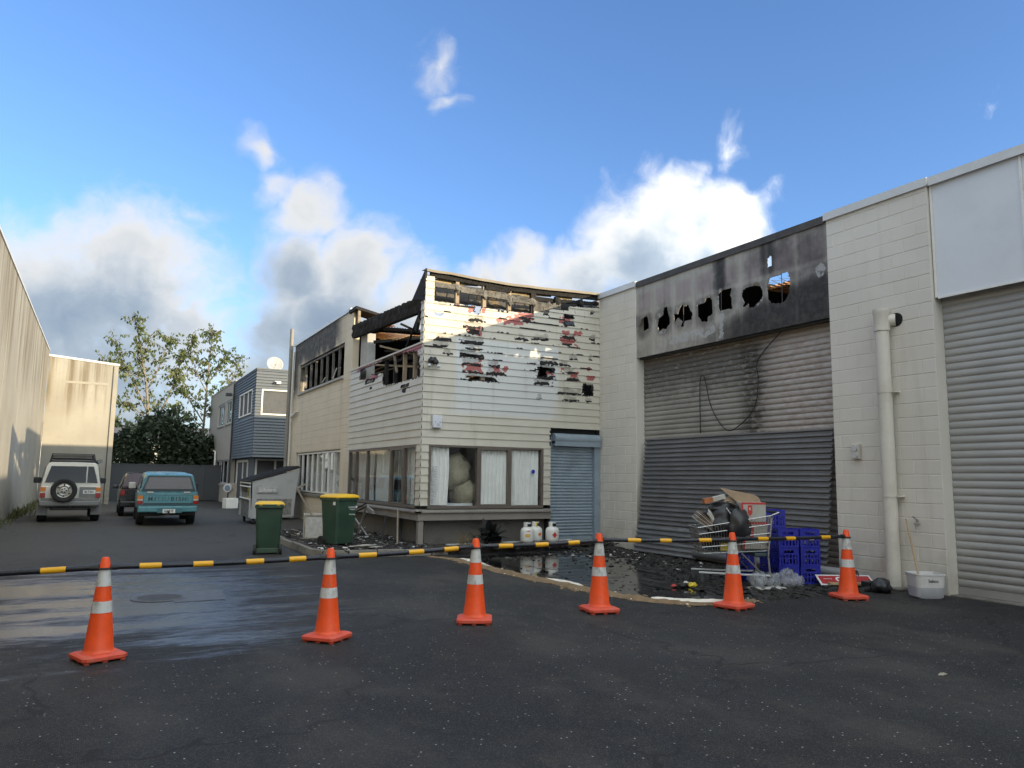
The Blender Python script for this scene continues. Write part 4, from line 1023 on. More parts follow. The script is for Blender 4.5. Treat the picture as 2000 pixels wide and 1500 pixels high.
# blue-grey entrance shutter
sh = roller('entrance_shutter', 9.56, 10.86, .13, 2.60, 'shutter_blue', 0, ob, (0, 0, 0), 'blue-grey slatted entrance shutter', .075)
sh.rotation_euler = (0, 0, R(90)); sh.location = Vector((0, YF+.06, 0))-OO
# (slats run along local y; rotated a quarter turn they run along -x, so mirror)
for c in [x for x in col.objects if x.parent is sh]: pass
sh.scale = (1, -1, 1)
q = o_(); q.cyl((9.60, YF-.02, 2.58), (10.92, YF-.02, 2.58), .13, n=16); q.box(9.60, 10.92, YF-.13, YF+.05, 2.40, 2.52); q.build('shutter_box', MT['shutter_blue'], ob, smooth=35)
q = o_(); q.box(10.79, 10.962, YF-.05, YF+.06, .1, 2.42); q.build('shutter_guide', MT['shutter_blue'], ob)
q = o_(); q.box(9.50, 10.965, YF+.1, YF+.2, 0, 2.95); q.box(9.50, 9.53, YF-.02, YF+.1, 2.4, 2.77); q.build('shutter_recess', MT['char_room'], ob)
# inside: floors, walls, collapsed roof --------------------------------
q = o_(); q.box(XW+.15, XF+.2, YF+.15, 28.6, 2.75, 3.05); q.build('upper_floor', MT['char_room'], ob)
q = o_(); q.box(XF-.05, XF+.2, YF+.02, 28.6, 0, 5.5); q.build('rear_wall', MT['char_room'], ob)
q = o_(); q.box(XW+.2, XF, 28.5, 28.7, 0, 6.4); q.build('end_wall', MT['char_room'], ob)
q = o_(); q.box(XW+.12, XF-.1, YF+1.6, YF+1.7, 0, 2.75); q.box(XW+1.6, XW+1.7, YF+1.7, 28.5, 0, 2.75); q.build('room_wall', MT['room_inside'], ob)
q = o_(); q.box(XW+1.5, XW+1.6, 17.5, 20.5, 3.05, 4.9); q.box(XW+2.5, XF, 21.6, 21.7, 3.05, 5.9); q.build('burnt_partition', MT['char_room'], ob)
def corr_roof(name, x0, x1, y0, y1, zf, mt, p=.09, amp=.016, par=None):
    nx = int((x1-x0)/p*4); ny = 8; q = o_(); vs = []
    for i in range(nx+1):
        for j in range(ny+1):
            x = x0+(x1-x0)*i/nx; y = y0+(y1-y0)*j/ny
            vs.append((x+.06*nz(y*2, 1), y+.10*nz(x*1.5, 6), zf(x, y)+amp*math.sin(i*math.pi/2)))
    q.add(vs, [(i*(ny+1)+j, i*(ny+1)+j+1, (i+1)*(ny+1)+j+1, (i+1)*(ny+1)+j) for i in range(nx) for j in range(ny)])
    o = q.build(name, MT[mt], par or ob, smooth=True); s_ = o.modifiers.new('s', 'SOLIDIFY'); s_.thickness = .003; return o
corr_roof('roof_sheet', 6.95, 9.3, 19.7, 22.6, lambda x, y: 5.55+.20*(y-19.7)+.10*nz(x*.9, y*.7)+.25*sstep(8.4, 7.0, x)*0-.18*sstep(7.5, 6.9, x), 'rust_roof')
corr_roof('roof_sheet', 6.55, 7.3, 20.6, 23.6, lambda x, y: 5.98+.12*(y-20.6)+.05*nz(x, y), 'rust_roof')
corr_roof('roof_sheet', 8.0, 10.8, 17.0, 19.6, lambda x, y: 4.0+.45*(x-8)+.25*nz(x*.8, y*.8), 'rust_roof')
corr_roof('roof_sheet', 6.3, 10.95, 22.2, 28.55, lambda x, y: 6.25+.03*nz(x, y), 'char_room')
for (p0, p1) in (((7.4, 19.0, 5.2), (7.7, 17.0, 3.9)), ((6.6, 20.5, 4.75), (9.6, 18.5, 4.6)), ((6.5, 19.6, 5.15), (8.6, 17.4, 4.35)), ((7.0, 26.5, 4.6), (8.0, 23.5, 5.2))):
    q = o_(); q.bar(p0, p1, .07, .05); q.build('fallen_rafter', MT['stud_wood'], ob)
# scorched ceiling sheet hanging behind the burnt-out top of the front
for (x0, x1, mt) in ((6.35, 8.0, 'burnt_lining'), (8.02, 9.4, 'burnt_lining'), (9.42, 10.9, 'char_room')):
    q = o_(); vs = []; n_ = 14; m_ = 5
    for j in range(m_+1):
        for i in range(n_+1):
            x = x0+(x1-x0)*i/n_; z = 5.74+.52*j/m_; vs.append((x, YF+.55+.35*(z-5.74)+.06*nz(x*2, z*2), z+(.05*nz(x*4, 2) if j == 0 else 0)))
    q.add(vs, [(j*(n_+1)+i, j*(n_+1)+i+1, (j+1)*(n_+1)+i+1, (j+1)*(n_+1)+i) for j in range(m_) for i in range(n_)])
    o = q.build('ceiling_sheet', MT[mt], ob, smooth=True); s_ = o.modifiers.new('s', 'SOLIDIFY'); s_.thickness = .008
q = o_(); q.box(XF+.21, 24, 16.0, 28.7, 0, 6.3); q.build('rear_wing', MT['roof_grey'], ob)
for (p0, p1, w__) in (((6.45, 19.2, 5.55), (8.8, 16.6, 5.2), .07), ((6.5, 20.2, 5.35), (9.5, 19.0, 5.75), .09), ((6.35, 17.6, 5.40), (7.9, 16.4, 4.5), .06), ((6.6, 18.6, 4.6), (9.0, 18.2, 5.6), .06), ((6.4, 16.5, 5.42), (6.9, 19.0, 4.7), .05), ((7.2, 16.2, 4.6), (7.0, 20.6, 5.2), .07), ((6.5, 20.9, 4.9), (8.4, 17.2, 4.75), .05)):
    q = o_(); q.bar(p0, p1, w__, w__*.9); q.build('charred_rafter', MT['charcoal'], ob)
# rain pipes on the far end of the block wall
q = o_(); q.cyl((XW-.10, 28.95, .1), (XW-.10, 28.95, 7.15), .075, n=14); q.build('soil_pipe', MT['taupe'], ob, smooth=60)
q = o_(); q.cyl((XW-.08, 28.55, .1), (XW-.08, 28.55, 6.2), .04, n=12); q.bar((XW-.08, 28.55, 3.75), (XW-.08, 27.6, 3.9), .06, .06); q.build('waste_pipe', MT['downpipe'], ob, smooth=60)
# things fixed to the wall
an = thing('alarm_box', 'white alarm siren box on the weatherboards beside the corner', 'alarm', (6.52, YF-.03, 2.70))
q = MB(); q.prism([(-.10, 0), (.10, 0), (.115, .28), (-.115, .28)], -.09, 0, 'y'); q.build('case', MT['siren_white'], an, bevel=.01)
q = MB(); q.box(-.02, .06, -.094, -.0905, .04, .10); q.build('grille', MT['grey_trim'], an)
for x in (-.05, .06): q = MB(); q.cyl((x, -.0905, .13), (x, -.096, .13), .01, n=8); q.build('screw', MT['dark_metal'], an)
fl = thing('burnt_floodlight', 'melted twin floodlight hanging from a wire at the building corner', 'floodlight', (F(842, 705)[0], YF-.05, F(842, 705)[1]))
lump('lamp_body', 'black_plastic', fl, (0, -.06, 0), (.10, .07, .085), 2, amp=.4); lump('lamp_head', 'black_plastic', fl, (.06, -.09, -.04), (.06, .05, .05), 4, amp=.4)
lump('lens', 'grey_trim', fl, (-.09, -.08, -.12), (.05, .03, .04), 6); lump('lens', 'grey_trim', fl, (.12, -.08, -.12), (.05, .03, .04), 7)
q = MB(); q.tube([(-.02, -.04, .08), (-.03, -.02, .17), (-.05, .0, .28)], .006, 6); q.build('wire', MT['grey_trim'], fl)
# ---------------------------------------------------------------- tall concrete wall on the left and its return
XL = -2.65
lw = thing('tilt_slab_wall', 'tall stained concrete slab wall along the left of the yard', 'wall', (XL, 30, 0))
ys = [-30, -21.5, -13, -4.5, 4, 12.5, 21.2, 26.0, 31.0, 36.2, 41.3, 44.0]
for y0, y1 in zip(ys, ys[1:]):
    zt = 7.95-(y0-20)*.02 if y0 > 20 else 7.9
    MB().box(-.2, 0, y0+.022-30, y1-.022-30, 0, 7.62).build('slab', MT['concrete_wall'], lw, bevel=.01)
MB().box(-.18, -.02, -60, 14, .0, 7.6).build('joint_backing', MT['taupe_dark'], lw)
MB().box(-.24, .03, -60, 14.05, 7.625, 7.70).build('cap_flashing', MT['cap_metal'], lw)
rw = thing('concrete_return_wall', 'stained concrete end wall facing the yard behind the white off-road car', 'wall', (XL, 44, 0))
q = MB(); q.prism([(0.01, 0), (3.0, 0), (3.0, 7.14), (0.01, 7.38)], 0, .25, 'y'); q.build('slab', MT['concrete_wall'], rw)
q = MB(); q.prism([(-.02, 7.385), (3.18, 7.13), (3.18, 7.23), (-.02, 7.485)], -.03, .28, 'y'); q.build('cap_flashing', MT['white_trim'], rw)
q = MB(); q.box(3.0, 3.14, 0, .28, 0, 7.12); q.build('end_post', MT['concrete_wall'], rw)
q = MB(); q.box(2.88, 2.93, -.02, -.001, 0, 7.1); q.build('corner_flashing', MT['dark_metal'], rw)
q = MB(); q.box(.80, 2.7, -.012, -.001, 6.08, 6.20); q.build('old_sign_batten', MT['old_paint'], rw)
# ---------------------------------------------------------------- grey clad and beige buildings behind the block
XG = 6.3
gb = thing('grey_clad_building', 'two-storey building with overhanging blue-grey weatherboard upper floor', 'building', (XG, 37.3, 0))
GO = Matrix.Translation((-XG, -37.3, 0))
def g_(): q = MB(); q.M = GO; return q
n = 0; z = 2.42
def lapped(axis, u0, u1, z0, z1, p, plane, name, mt, holes=()):
    z = z0
    while z < z1-.02:
        zz = min(z+p, z1); segs = [(u0, u1)]
        for (a, b, c, d) in holes:
            if z < d-.02 and zz > c+.02: segs = [s for (s0, s1) in segs for s in ((s0, min(s1, a)), (max(s0, b), s1)) if s[1]-s[0] > .05]
        for (s0, s1) in segs:
            q = g_()
            if axis == 'y': q.add([(s0, plane-.055, z), (s1, plane-.055, z), (s1, plane-.005, zz), (s0, plane-.005, zz), (s0, plane+.01, z), (s1, plane+.01, z)], [(0, 1, 2, 3), (0, 4, 5, 1)])
            else: q.add([(plane-.055, s0, z), (plane-.055, s1, z), (plane-.005, s1, zz), (plane-.005, s0, zz), (plane+.01, s0, z), (plane+.01, s1, z)], [(0, 1, 2, 3), (0, 4, 5, 1)])
            q.build(name, MT[mt], gb)
        z += p
GWF = (6.55, 8.4, 4.45, 5.69); GWW = (38.05, 41.85, 4.53, 5.76)
lapped('y', XG-.03, 10.5, 2.44, 6.64, .142, 37.3, 'weatherboard', 'grey_clad', (GWF,))
lapped('x', 37.27, 43.8, 2.44, 6.64, .142, XG, 'weatherboard', 'grey_clad', (GWW,))
q = g_(); q.box(XG+.011, 10.5, 37.311, 43.8, 2.43, 6.62); q.build('upper_storey', MT['grey_clad'], gb)
q = g_(); q.box(XG-.04, 10.5, 37.26, 43.8, 6.64, 6.70); q.build('roof_cap', MT['grey_clad'], gb)
q = g_(); q.box(XG+.25, 10.5, 38.3, 43.8, 0, 2.429); q.build('ground_storey', MT['grey_clad'], gb)
wf = window(gb, 'y', 37.29, GWF[0], GWF[1], GWF[2], GWF[3], (7.85,), 'white_trim', (XG, 37.3, 0), .07, .02, glass='dark_glass', inset=.05)
q = g_(); q.box(GWF[0], GWF[1], 37.30, 37.31, GWF[2], GWF[3]); q.build('window_backing', MT['room_inside'], wf)
ww = window(gb, 'x', XG-.01, GWW[0], GWW[1], GWW[2], GWW[3], (39.3, 40.6), 'white_trim', (XG, 37.3, 0), .07, .02, glass='dark_glass', inset=.05)
q = g_(); q.box(XG, XG+.01, GWW[0], GWW[1], GWW[2], GWW[3]); q.build('window_backing', MT['room_inside'], ww)
wd = window(gb, 'y', 38.28, 6.6, 9.2, .1, 2.38, (7.55, 8.35), 'white_trim', (XG, 37.3, 0), .09, .015, glass='dark_glass', inset=.05)
q = g_(); q.box(6.6, 9.2, 38.292, 38.299, .1, 2.38); q.build('door_backing', MT['room_inside'], wd)
w5 = window(gb, 'x', XG+.235, 39.8, 43.2, .1, 2.35, (41.3,), 'white_trim', (XG, 37.3, 0), .12, .015, glass='dark_glass', inset=.05)
q = g_(); q.box(XG+.24, XG+.249, 39.8, 43.2, .1, 2.35); q.build('door_backing', MT['room_inside'], w5)
q = g_(); q.cyl((XG-.08, 43.75, 0), (XG-.08, 43.75, 6.6), .05, n=10); q.build('downpipe', MT['dark_metal'], gb)
bb_ = thing('beige_building', 'far beige rendered two-storey building beside the grey fence', 'building', (XG, 43.85, 0))
def b_(): q = MB(); q.M = Matrix.Translation((-XG, -43.85, 0)); return q
def wall_with_holes(q, x, u0, u1, z0, z1, holes, t_=.2):
    us = sorted({u0, u1, *[h[0] for h in holes], *[h[1] for h in holes]}); zs = sorted({z0, z1, *[h[2] for h in holes], *[h[3] for h in holes]})
    for a, b in zip(us, us[1:]):
        for c, d in zip(zs, zs[1:]):
            if any(h[0] <= a and b <= h[1] and h[2] <= c and d <= h[3] for h in holes): continue
            q.box(x, x+t_, a, b, c, d)
BH = [(44.35, 47.0, 4.5, 5.85), (47.55, 50.5, 4.5, 5.85), (44.2, 50.5, 1.05, 2.43)]
q = b_(); wall_with_holes(q, XG, 43.85, 54.5, 0, 6.75, BH); q.build('wall', MT['beige_render'], bb_)
q = b_(); q.box(XG+.2, 12, 43.85, 54.5, 0, 6.74); q.build('body', MT['room_inside'], bb_)
q = b_(); q.box(XG-.03, 12, 43.84, 54.53, 6.751, 6.81); q.build('roof_cap', MT['beige_render'], bb_)
for h, mu_ in zip(BH, ((45.3, 46.2), (48.6, 49.5), (45.6, 47.2, 48.9))):
    window(bb_, 'x', XG+.06, h[0], h[1], h[2], h[3], mu_, 'grey_trim', (XG, 43.85, 0), .08, .05, glass='dark_glass')
for h in BH: q = b_(); q.box(XG-.05, XG+.06, h[0]-.1, h[1]+.1, h[2]-.09, h[2]-.003); q.build('window_sill', MT['beige_render'], bb_)
for (y, y2) in ((51.6, 53.0), (49.9, 51.9)):
    q = b_(); q.tube([(XG-.06, y2, 3.15), (XG-.10, y, 2.95), (XG-.10, y-.05, 2.7), (XG-.10, y-.05, .1)], .06, 8); q.build('waste_pipe', MT['white_trim'], bb_, smooth=True)
# roof and wall fittings
sd_ = thing('satellite_dish', 'round white satellite dish on the roof of the grey clad building', 'satellite dish', (7.2, 37.9, 6.7))
q = MB(); prof = [(.0, 0), (.12, .01), (.24, .035), (.34, .075), (.40, .11)]; q.M = Matrix.Translation((0, 0, .28)) @ Matrix.Rotation(R(68), 4, 'X') @ Matrix.Rotation(R(0), 4, 'Z'); q.lathe([(max(r, .003), z) for r, z in prof], 28, cap=False)
o = q.build('reflector', MT['dish_white'], sd_, smooth=True); s = o.modifiers.new('s', 'SOLIDIFY'); s.thickness = .012
q = MB(); q.cyl((0, .12, 0), (0, .08, .3), .025, n=8); q.build('mast', MT['grey_trim'], sd_); q = MB(); q.tube([(0, -.05, .05), (0, -.32, .28), (0, -.36, .36)], .014, 6); q.build('feed_arm', MT['grey_trim'], sd_)
cm_ = thing('security_light', 'small white security light on the grey cladding above the window', 'light', (7.25, 37.26, 6.03))
MB().box(-.14, .16, -.12, 0, -.06, .07).build('housing', MT['white_trim'], cm_, bevel=.015); MB().cyl((-.1, -.1, 0), (-.1, -.17, -.02), .05, n=12).build('lens', MT['black_plastic'], cm_)
fd = thing('floodlight', 'dark floodlight on a bracket at the corner of the grey cladding', 'floodlight', (XG-.05, 43.5, 5.95))
q = MB(); q.box(-.5, -.2, -.3, .1, -.1, .05); q.build('lamp_body', MT['dark_metal'], fd); q = MB(); q.bar((0, 0, 0), (-.25, 0, -.05), .05, .05); q.build('bracket', MT['dark_metal'], fd)
mt_ = thing('gas_meter', 'round blue-faced meter on the beige wall beside the skip', 'meter', (XG-.3, 41.5, .55))
q = MB(); q.cyl((-.05, .1, .35), (-.16, -.06, .35), .22, n=20); q.build('dial', MT['white_trim'], mt_); q = MB(); q.cyl((-.162, -.064, .35), (-.175, -.082, .35), .15, n=20); q.build('dial_face', MT['meter_blue'], mt_); q = MB(); q.box(-.05, .3, -.05, .25, -.55, .6); q.build('post', MT['beige_render'], mt_)
wbx = MB().box(-.3, .3, -.2, .2, 0, .48).build('white_carton', MT['white_trim'], loc=(5.55, 38.2, 0), bevel=.015, rot=(0, 0, .3)); tag(wbx, 'plain white carton on the ground behind the big metal skip', 'carton')
# ---------------------------------------------------------------- fence
fc = thing('steel_fence', 'dark grey panelled steel fence closing the back of the yard', 'fence', (.5, 48, 0))
xs = [.0+.62*i for i in range(9)]+[5.78]
for a, b in zip(xs[:-1], xs[1:]): MB().box(a+.006, b-.006, 0, .05, .06, 2.06).build('panel', MT['fence_grey'], fc)
MB().box(0, 5.78, -.03, .07, 2.062, 2.12).build('top_rail', MT['fence_grey'], fc); MB().box(0, 5.78, .052, .08, .05, 2.05).build('backing_rail', MT['fence_grey'], fc)
for x in (-.06, 3.73, 5.8): MB().box(x-.04, x+.04, -.05, .051, 0, 2.15).build('post', MT['fence_grey'], fc)
# ---------------------------------------------------------------- trees
def tree(name, label, base, limbs, twig_n, leaf_n, leaf_s, seed, mt='leaf_tree', droop=.5):
    rnd = random.Random(seed); t = thing(name, label, 'tree', base); q = MB(); tips = []
    for (pts, r0, r1) in limbs:
        P = smooth_pts([Vector(p) for p in pts], 5); rr = [r0+(r1-r0)*i/(len(P)-1) for i in range(len(P))]; q.tube(P, rr, 7)
        for i, p in enumerate(P):
            f = i/(len(P)-1)
            if f < .22: continue
            for k in range(twig_n):
                d = Vector((rnd.uniform(-1, 1), rnd.uniform(-1, 1), rnd.uniform(-.1, .9))).normalized(); l = rnd.uniform(.35, 1.25)*(1.15-f*.5)
                e = p+d*l; m_ = p+d*l*.5+Vector((0, 0, .08)); q.tube([p, m_, e], [.018, .012, .004], 4); tips.append((p, e))
    q.build('trunk', MT['trunk'], t, smooth=True)
    vs = []; fs = []
    for (p, e) in tips:
        for k in range(leaf_n):
            c = p.lerp(e, rnd.uniform(.35, 1.12))+Vector((rnd.gauss(0, .09), rnd.gauss(0, .09), rnd.gauss(0, .07)))
            ax = Vector((rnd.uniform(-1, 1), rnd.uniform(-1, 1), rnd.uniform(-1.1, .25)*1)).normalized(); ax = (ax+Vector((0, 0, -droop))).normalized()
            sd2 = ax.orthogonal().normalized(); sd2.rotate(Matrix.Rotation(rnd.uniform(0, 6.28), 3, ax)); s = leaf_s*rnd.uniform(.6, 1.25); b = len(vs)
            vs += [c, c+ax*s*.45+sd2*s*.24, c+ax*s, c+ax*s*.45-sd2*s*.24]; fs.append((b, b+1, b+2, b+3))
    me = bpy.data.meshes.new('crown'); me.from_pydata([tuple(v) for v in vs], [], fs); me.materials.append(MT[mt]); place(me, 'crown', t); return t
tree('slender_tree', 'slender forked tree with sparse leaves behind the fence, beside the concrete end wall', (2.1, 54, 0),
     [([(0, 0, 0), (.1, 0, 2.6), (.35, 0, 4.6), (.25, 0, 6.6), (-.1, .2, 8.6), (-.5, 0, 10.4), (-.8, 0, 11.5)], .13, .02), ([(.3, 0, 4.3), (1.2, .2, 5.8), (1.75, 0, 7.4), (2.1, .3, 8.8), (2.35, 0, 9.7)], .08, .015),
      ([(.3, 0, 5.6), (-.5, -.3, 7.2), (-1.3, .2, 8.7), (-1.9, 0, 9.9)], .06, .012), ([(.15, 0, 6.8), (.8, .4, 8.4), (1.2, .2, 9.9), (1.35, 0, 10.3)], .05, .012), ([(.2, 0, 5.2), (-.7, .3, 5.9), (-1.7, 0, 6.0)], .05, .01),
      ([(-.1, 0, 7.6), (-1.2, .2, 8.2), (-2.4, 0, 8.6)], .04, .01), ([(.1, 0, 7.8), (-.3, .2, 9.0), (.2, 0, 10.5)], .04, .01), ([(.25, 0, 4.4), (-.9, -2.5, 4.4), (-2.2, -5, 4.4)], .04, .01)], 3, 8, .29, 5)
tree('slender_tree', 'slender straight tree with sparse leaves behind the fence, beside the beige building', (5.75, 54, 0),
     [([(0, 0, 0), (.05, 0, 3), (.15, 0, 6), (.2, 0, 8.5), (.3, 0, 10.6), (.25, 0, 11.2)], .11, .02), ([(.1, 0, 5.0), (-.8, .2, 6.4), (-1.5, 0, 7.4), (-1.75, 0, 8.2)], .05, .01), ([(.15, 0, 5.6), (1.1, .2, 6.9), (1.8, 0, 8.2), (2.1, 0, 9.3)], .05, .01),
      ([(.2, 0, 7.0), (-.5, .3, 8.4), (-.9, 0, 9.6), (-1.0, 0, 10.6)], .04, .01), ([(.2, 0, 7.6), (.9, 0, 8.8), (1.3, .2, 9.9)], .04, .01), ([(.15, 0, 4.6), (-1.0, -.2, 5.4), (-1.9, 0, 5.6)], .04, .01), ([(.15, 0, 5.4), (1.3, 0, 6.0), (2.1, 0, 6.8)], .04, .01)], 3, 9, .29, 9)
def shrub(name, label, base, rx, ry, h, n, seed, ls=.26, mt='leaf_shrub'):
    rnd = random.Random(seed); t = thing(name, label, 'shrub', base, group='dark shrubs behind the fence'); q = MB()
    for k in range(6):
        a = rnd.uniform(0, 6.28); q.tube([(0, 0, 0), (rx*.3*math.cos(a), ry*.3*math.sin(a), h*.4), (rx*.6*math.cos(a), ry*.6*math.sin(a), h*.8)], [.06, .04, .015], 5)
    q.build('stem', MT['trunk'], t); vs = []; fs = []
    for k in range(n):
        d = Vector((rnd.gauss(0, 1), rnd.gauss(0, 1), rnd.gauss(0, 1))).normalized(); r = rnd.uniform(.45, 1)**.5
        r *= 1+.35*nz(d.x*2.2+seed, d.y*2.2, d.z*2.2)
        c = Vector((d.x*rx*r, d.y*ry*r, h*.52+d.z*h*.5*r))
        if c.z < .05: continue
        ax = Vector((rnd.uniform(-1, 1), rnd.uniform(-1, 1), rnd.uniform(-.8, .8))).normalized(); sd2 = ax.orthogonal().normalized(); sd2.rotate(Matrix.Rotation(rnd.uniform(0, 6.28), 3, ax)); s = ls*rnd.uniform(.6, 1.4); b = len(vs)
        vs += [c, c+ax*s*.5+sd2*s*.3, c+ax*s, c+ax*s*.5-sd2*s*.3]; fs.append((b, b+1, b+2, b+3))
    me = bpy.data.meshes.new('foliage'); me.from_pydata([tuple(v) for v in vs], [], fs); me.materials.append(MT[mt]); place(me, 'foliage', t); return t
shrub('shrub', 'dark shrub behind the fence, nearest the concrete end wall', (1.1, 51.0, 0), 1.5, 1.2, 4.1, 5200, 1)
shrub('shrub', 'tall dark shrub in the middle behind the fence', (3.1, 51.2, 0), 1.7, 1.3, 5.2, 7200, 2)
shrub('shrub', 'dark shrub behind the fence in front of the spiky palm', (4.5, 50.8, 0), 1.4, 1.2, 4.4, 5200, 3)
shrub('shrub', 'dark shrub behind the fence, nearest the beige building', (5.9, 52.0, 0), 1.2, 1.2, 4.0, 4600, 4)
pm = thing('spiky_palm', 'spiky palm-like tree rising over the dark shrubs', 'tree', (3.75, 52.6, 0)); rnd = random.Random(3)
MB().cyl((0, 0, 0), (0, 0, 5.0), .14, .10, n=8).build('trunk', MT['trunk'], pm)
vs = []; fs = []
for k in range(150):
    a = rnd.uniform(0, 6.28); e = rnd.uniform(-.3, 1.3); d = Vector((math.cos(a)*math.cos(e), math.sin(a)*math.cos(e), math.sin(e))); c = Vector((0, 0, 5.0)); l = rnd.uniform(.8, 1.25); s_ = d.cross(Vector((0, 0, 1))).normalized()*.03; b = len(vs)
    vs += [c, c+d*l*.6+s_-Vector((0, 0, .05)), c+d*l-Vector((0, 0, .25)), c+d*l*.6-s_-Vector((0, 0, .05))]; fs.append((b, b+1, b+2, b+3))
me = bpy.data.meshes.new('crown'); me.from_pydata([tuple(v) for v in vs], [], fs); me.materials.append(MT['leaf_shrub']); place(me, 'crown', pm)
# far suburban trees and a pale house beyond, closing the gap over the fence
hb = thing('distant_house', 'pale house wall glimpsed through the shrubs over the fence', 'house', (4, 75, 0))
MB().box(-9, 8, 0, 7, 0, 4.2).build('wall', MT['white_trim'], hb); q = MB(); q.prism([(-.4, 4.2), (3.5, 6.0), (7.4, 4.2)], -9.4, 8.4, 'x'); q.build('roof', MT['roof_grey'], hb)
# weeds along the foot of the left wall
rnd = random.Random(11); vs = []; fs = []
for k in range(520):
    y = rnd.choice((rnd.uniform(22, 43.8), rnd.gauss(33, 1.5), rnd.gauss(39, 2)))
    if not 22 < y < 43.8: continue
    x = XL+abs(rnd.gauss(0, .16))+.02; hgt = rnd.uniform(.05, .34)*(1.2 if y > 30 else .6); a = rnd.uniform(0, 6.28); d = Vector((math.cos(a)*.35+.2, math.sin(a)*.35, 1)).normalized(); s_ = Vector((-d.y, d.x, 0)).normalized()*.022; b = len(vs); c = Vector((x, y, .004))
    vs += [c-s_, c+s_, c+d*hgt*.6+s_*.8, c+d*hgt, c+d*hgt*.6-s_*.8]; fs.append((b, b+1, b+2, b+3, b+4))
me = bpy.data.meshes.new('weeds'); me.from_pydata([tuple(v) for v in vs], [], fs); me.materials.append(MT['leaf_grass']); tag(place(me, 'weeds'), 'low green weeds along the foot of the left wall', 'weeds', kind='stuff')
# ---------------------------------------------------------------- garden bed, kerb, sand, water
BZ = .13
def flat_poly(name, pts, z, mt, jitter=0):
    q = MB(); q.add([(x, y, z) for x, y in pts], [tuple(range(len(pts)))]); return q.build(name, MT[mt])
bed_pts = [(3.98, 20.5), (3.95, 15.6), (4.4, 15.0), (6.1, 14.86), (7.4, 15.0), (9.4, 15.15), (10.96, 15.2), (10.96, 15.95), (6.5, 15.95), (6.5, 27), (5.2, 27), (4.6, 22.5)]
q = MB(); q.ring_loft([[(x, y, 0) for x, y in bed_pts], [(x, y, BZ) for x, y in bed_pts]]); tag(q.build('garden_bed', MT['bed_soil']), kind='structure')
kb = thing('kerb', 'low worn concrete kerb round the debris-strewn garden bed', 'kerb', (3.95, 15.6, 0))
kp = [Vector((3.90, 19.4, 0)), Vector((3.86, 15.7, 0)), Vector((4.02, 15.2, 0)), Vector((4.45, 14.92, 0)), Vector((6.15, 14.78, 0)), Vector((6.55, 14.86, 0))]
rnd = random.Random(2)
for a, b in zip(kp, kp[1:]):
    L_ = (b-a).length; n = max(1, round(L_/.55)); d = (b-a)/n; s = Vector((-d.y, d.x, 0)).normalized()
    for i in range(n):
        p = a+d*i+d.normalized()*.008-Vector((3.95, 15.6, 0)); e = a+d*(i+1)-d.normalized()*.008-Vector((3.95, 15.6, 0)); h = .145+rnd.uniform(-.012, .012)
        q = MB(); w_ = .13
        q.ring_loft([[p-s*w_/2, p+s*w_/2, p+s*(w_/2-.01)+Vector((0, 0, h)), p-s*(w_/2-.025)+Vector((0, 0, h))], [e-s*w_/2, e+s*w_/2, e+s*(w_/2-.01)+Vector((0, 0, h)), e-s*(w_/2-.025)+Vector((0, 0, h))]])
        q.build('kerb_stone', MT['kerb_stone'], kb, bevel=.012)
# sand berm
sp_ = [Vector(p) for p in ((6.0, 14.55, 0), (6.24, 13.9, 0), (6.27, 13.0, 0), (6.22, 11.6, 0), (6.33, 10.2, 0), (6.39, 9.3, 0), (6.55, 8.4, 0), (6.95, 7.82, 0), (7.55, 7.62, 0), (8.1, 7.72, 0))]
SP = smooth_pts(sp_, 10)
def berm(name, P, w0, h0, mt, seed, zoff=0, cov=None):
    rings = []; nn = 9
    for i, p in enumerate(P):
        d = (P[min(i+1, len(P)-1)]-P[max(i-1, 0)]).normalized(); s = Vector((-d.y, d.x, 0)); e = math.sin(math.pi*min(1, max(0, (i+.3)/(len(P)-.4))))**.35
        wv = w0*(1+.6*nz(i*.23, seed)+.35*nz(i*1.1, seed+7))*e; hv = h0*(1+.5*nz(i*.31, seed+4))*e
        rings.append([p+s*(wv*(k/(nn-1)*2-1)+.03*nz(i*.5, k, seed))+Vector((0, 0, zoff+.004+max(0, hv*math.cos((k/(nn-1)*2-1)*math.pi/2)+.012*nz(i*.9, k*1.3, seed+2)*e))) for k in range(nn)])
    q = MB(); vs = [p for r in rings for p in r]; q.add(vs, [(i*nn+k, i*nn+k+1, (i+1)*nn+k+1, (i+1)*nn+k) for i in range(len(rings)-1) for k in range(nn-1)])
    return q.build(name, MT[mt], smooth=True)
tag(berm('sand_berm', SP, .125, .045, 'sand', 1), 'thin brown sand bund curving across the yard round the puddle', 'sand')
def streak(a, b, w_, label, seed, off=.05):
    P = [p+Vector((off, 0, .0)) for p in SP[a:b]]
    tag(berm('white_powder', P, w_, .03, 'powder', seed, .032), label, 'powder', 'white powder along the sand')
streak(13, 26, .05, 'white powder streak on the sand nearest the building', 5); streak(38, 48, .05, 'short white powder streak on the sand by the middle cone', 6, .06); streak(62, 80, .065, 'long white powder streak on the sand bend by the trolley', 8, .05)
A6 = lambda r: ((lambda p: (p.x+r.gauss(.02, .10), p.y+r.gauss(0, .06)))(SP[r.randrange(10, len(SP)-4)]))
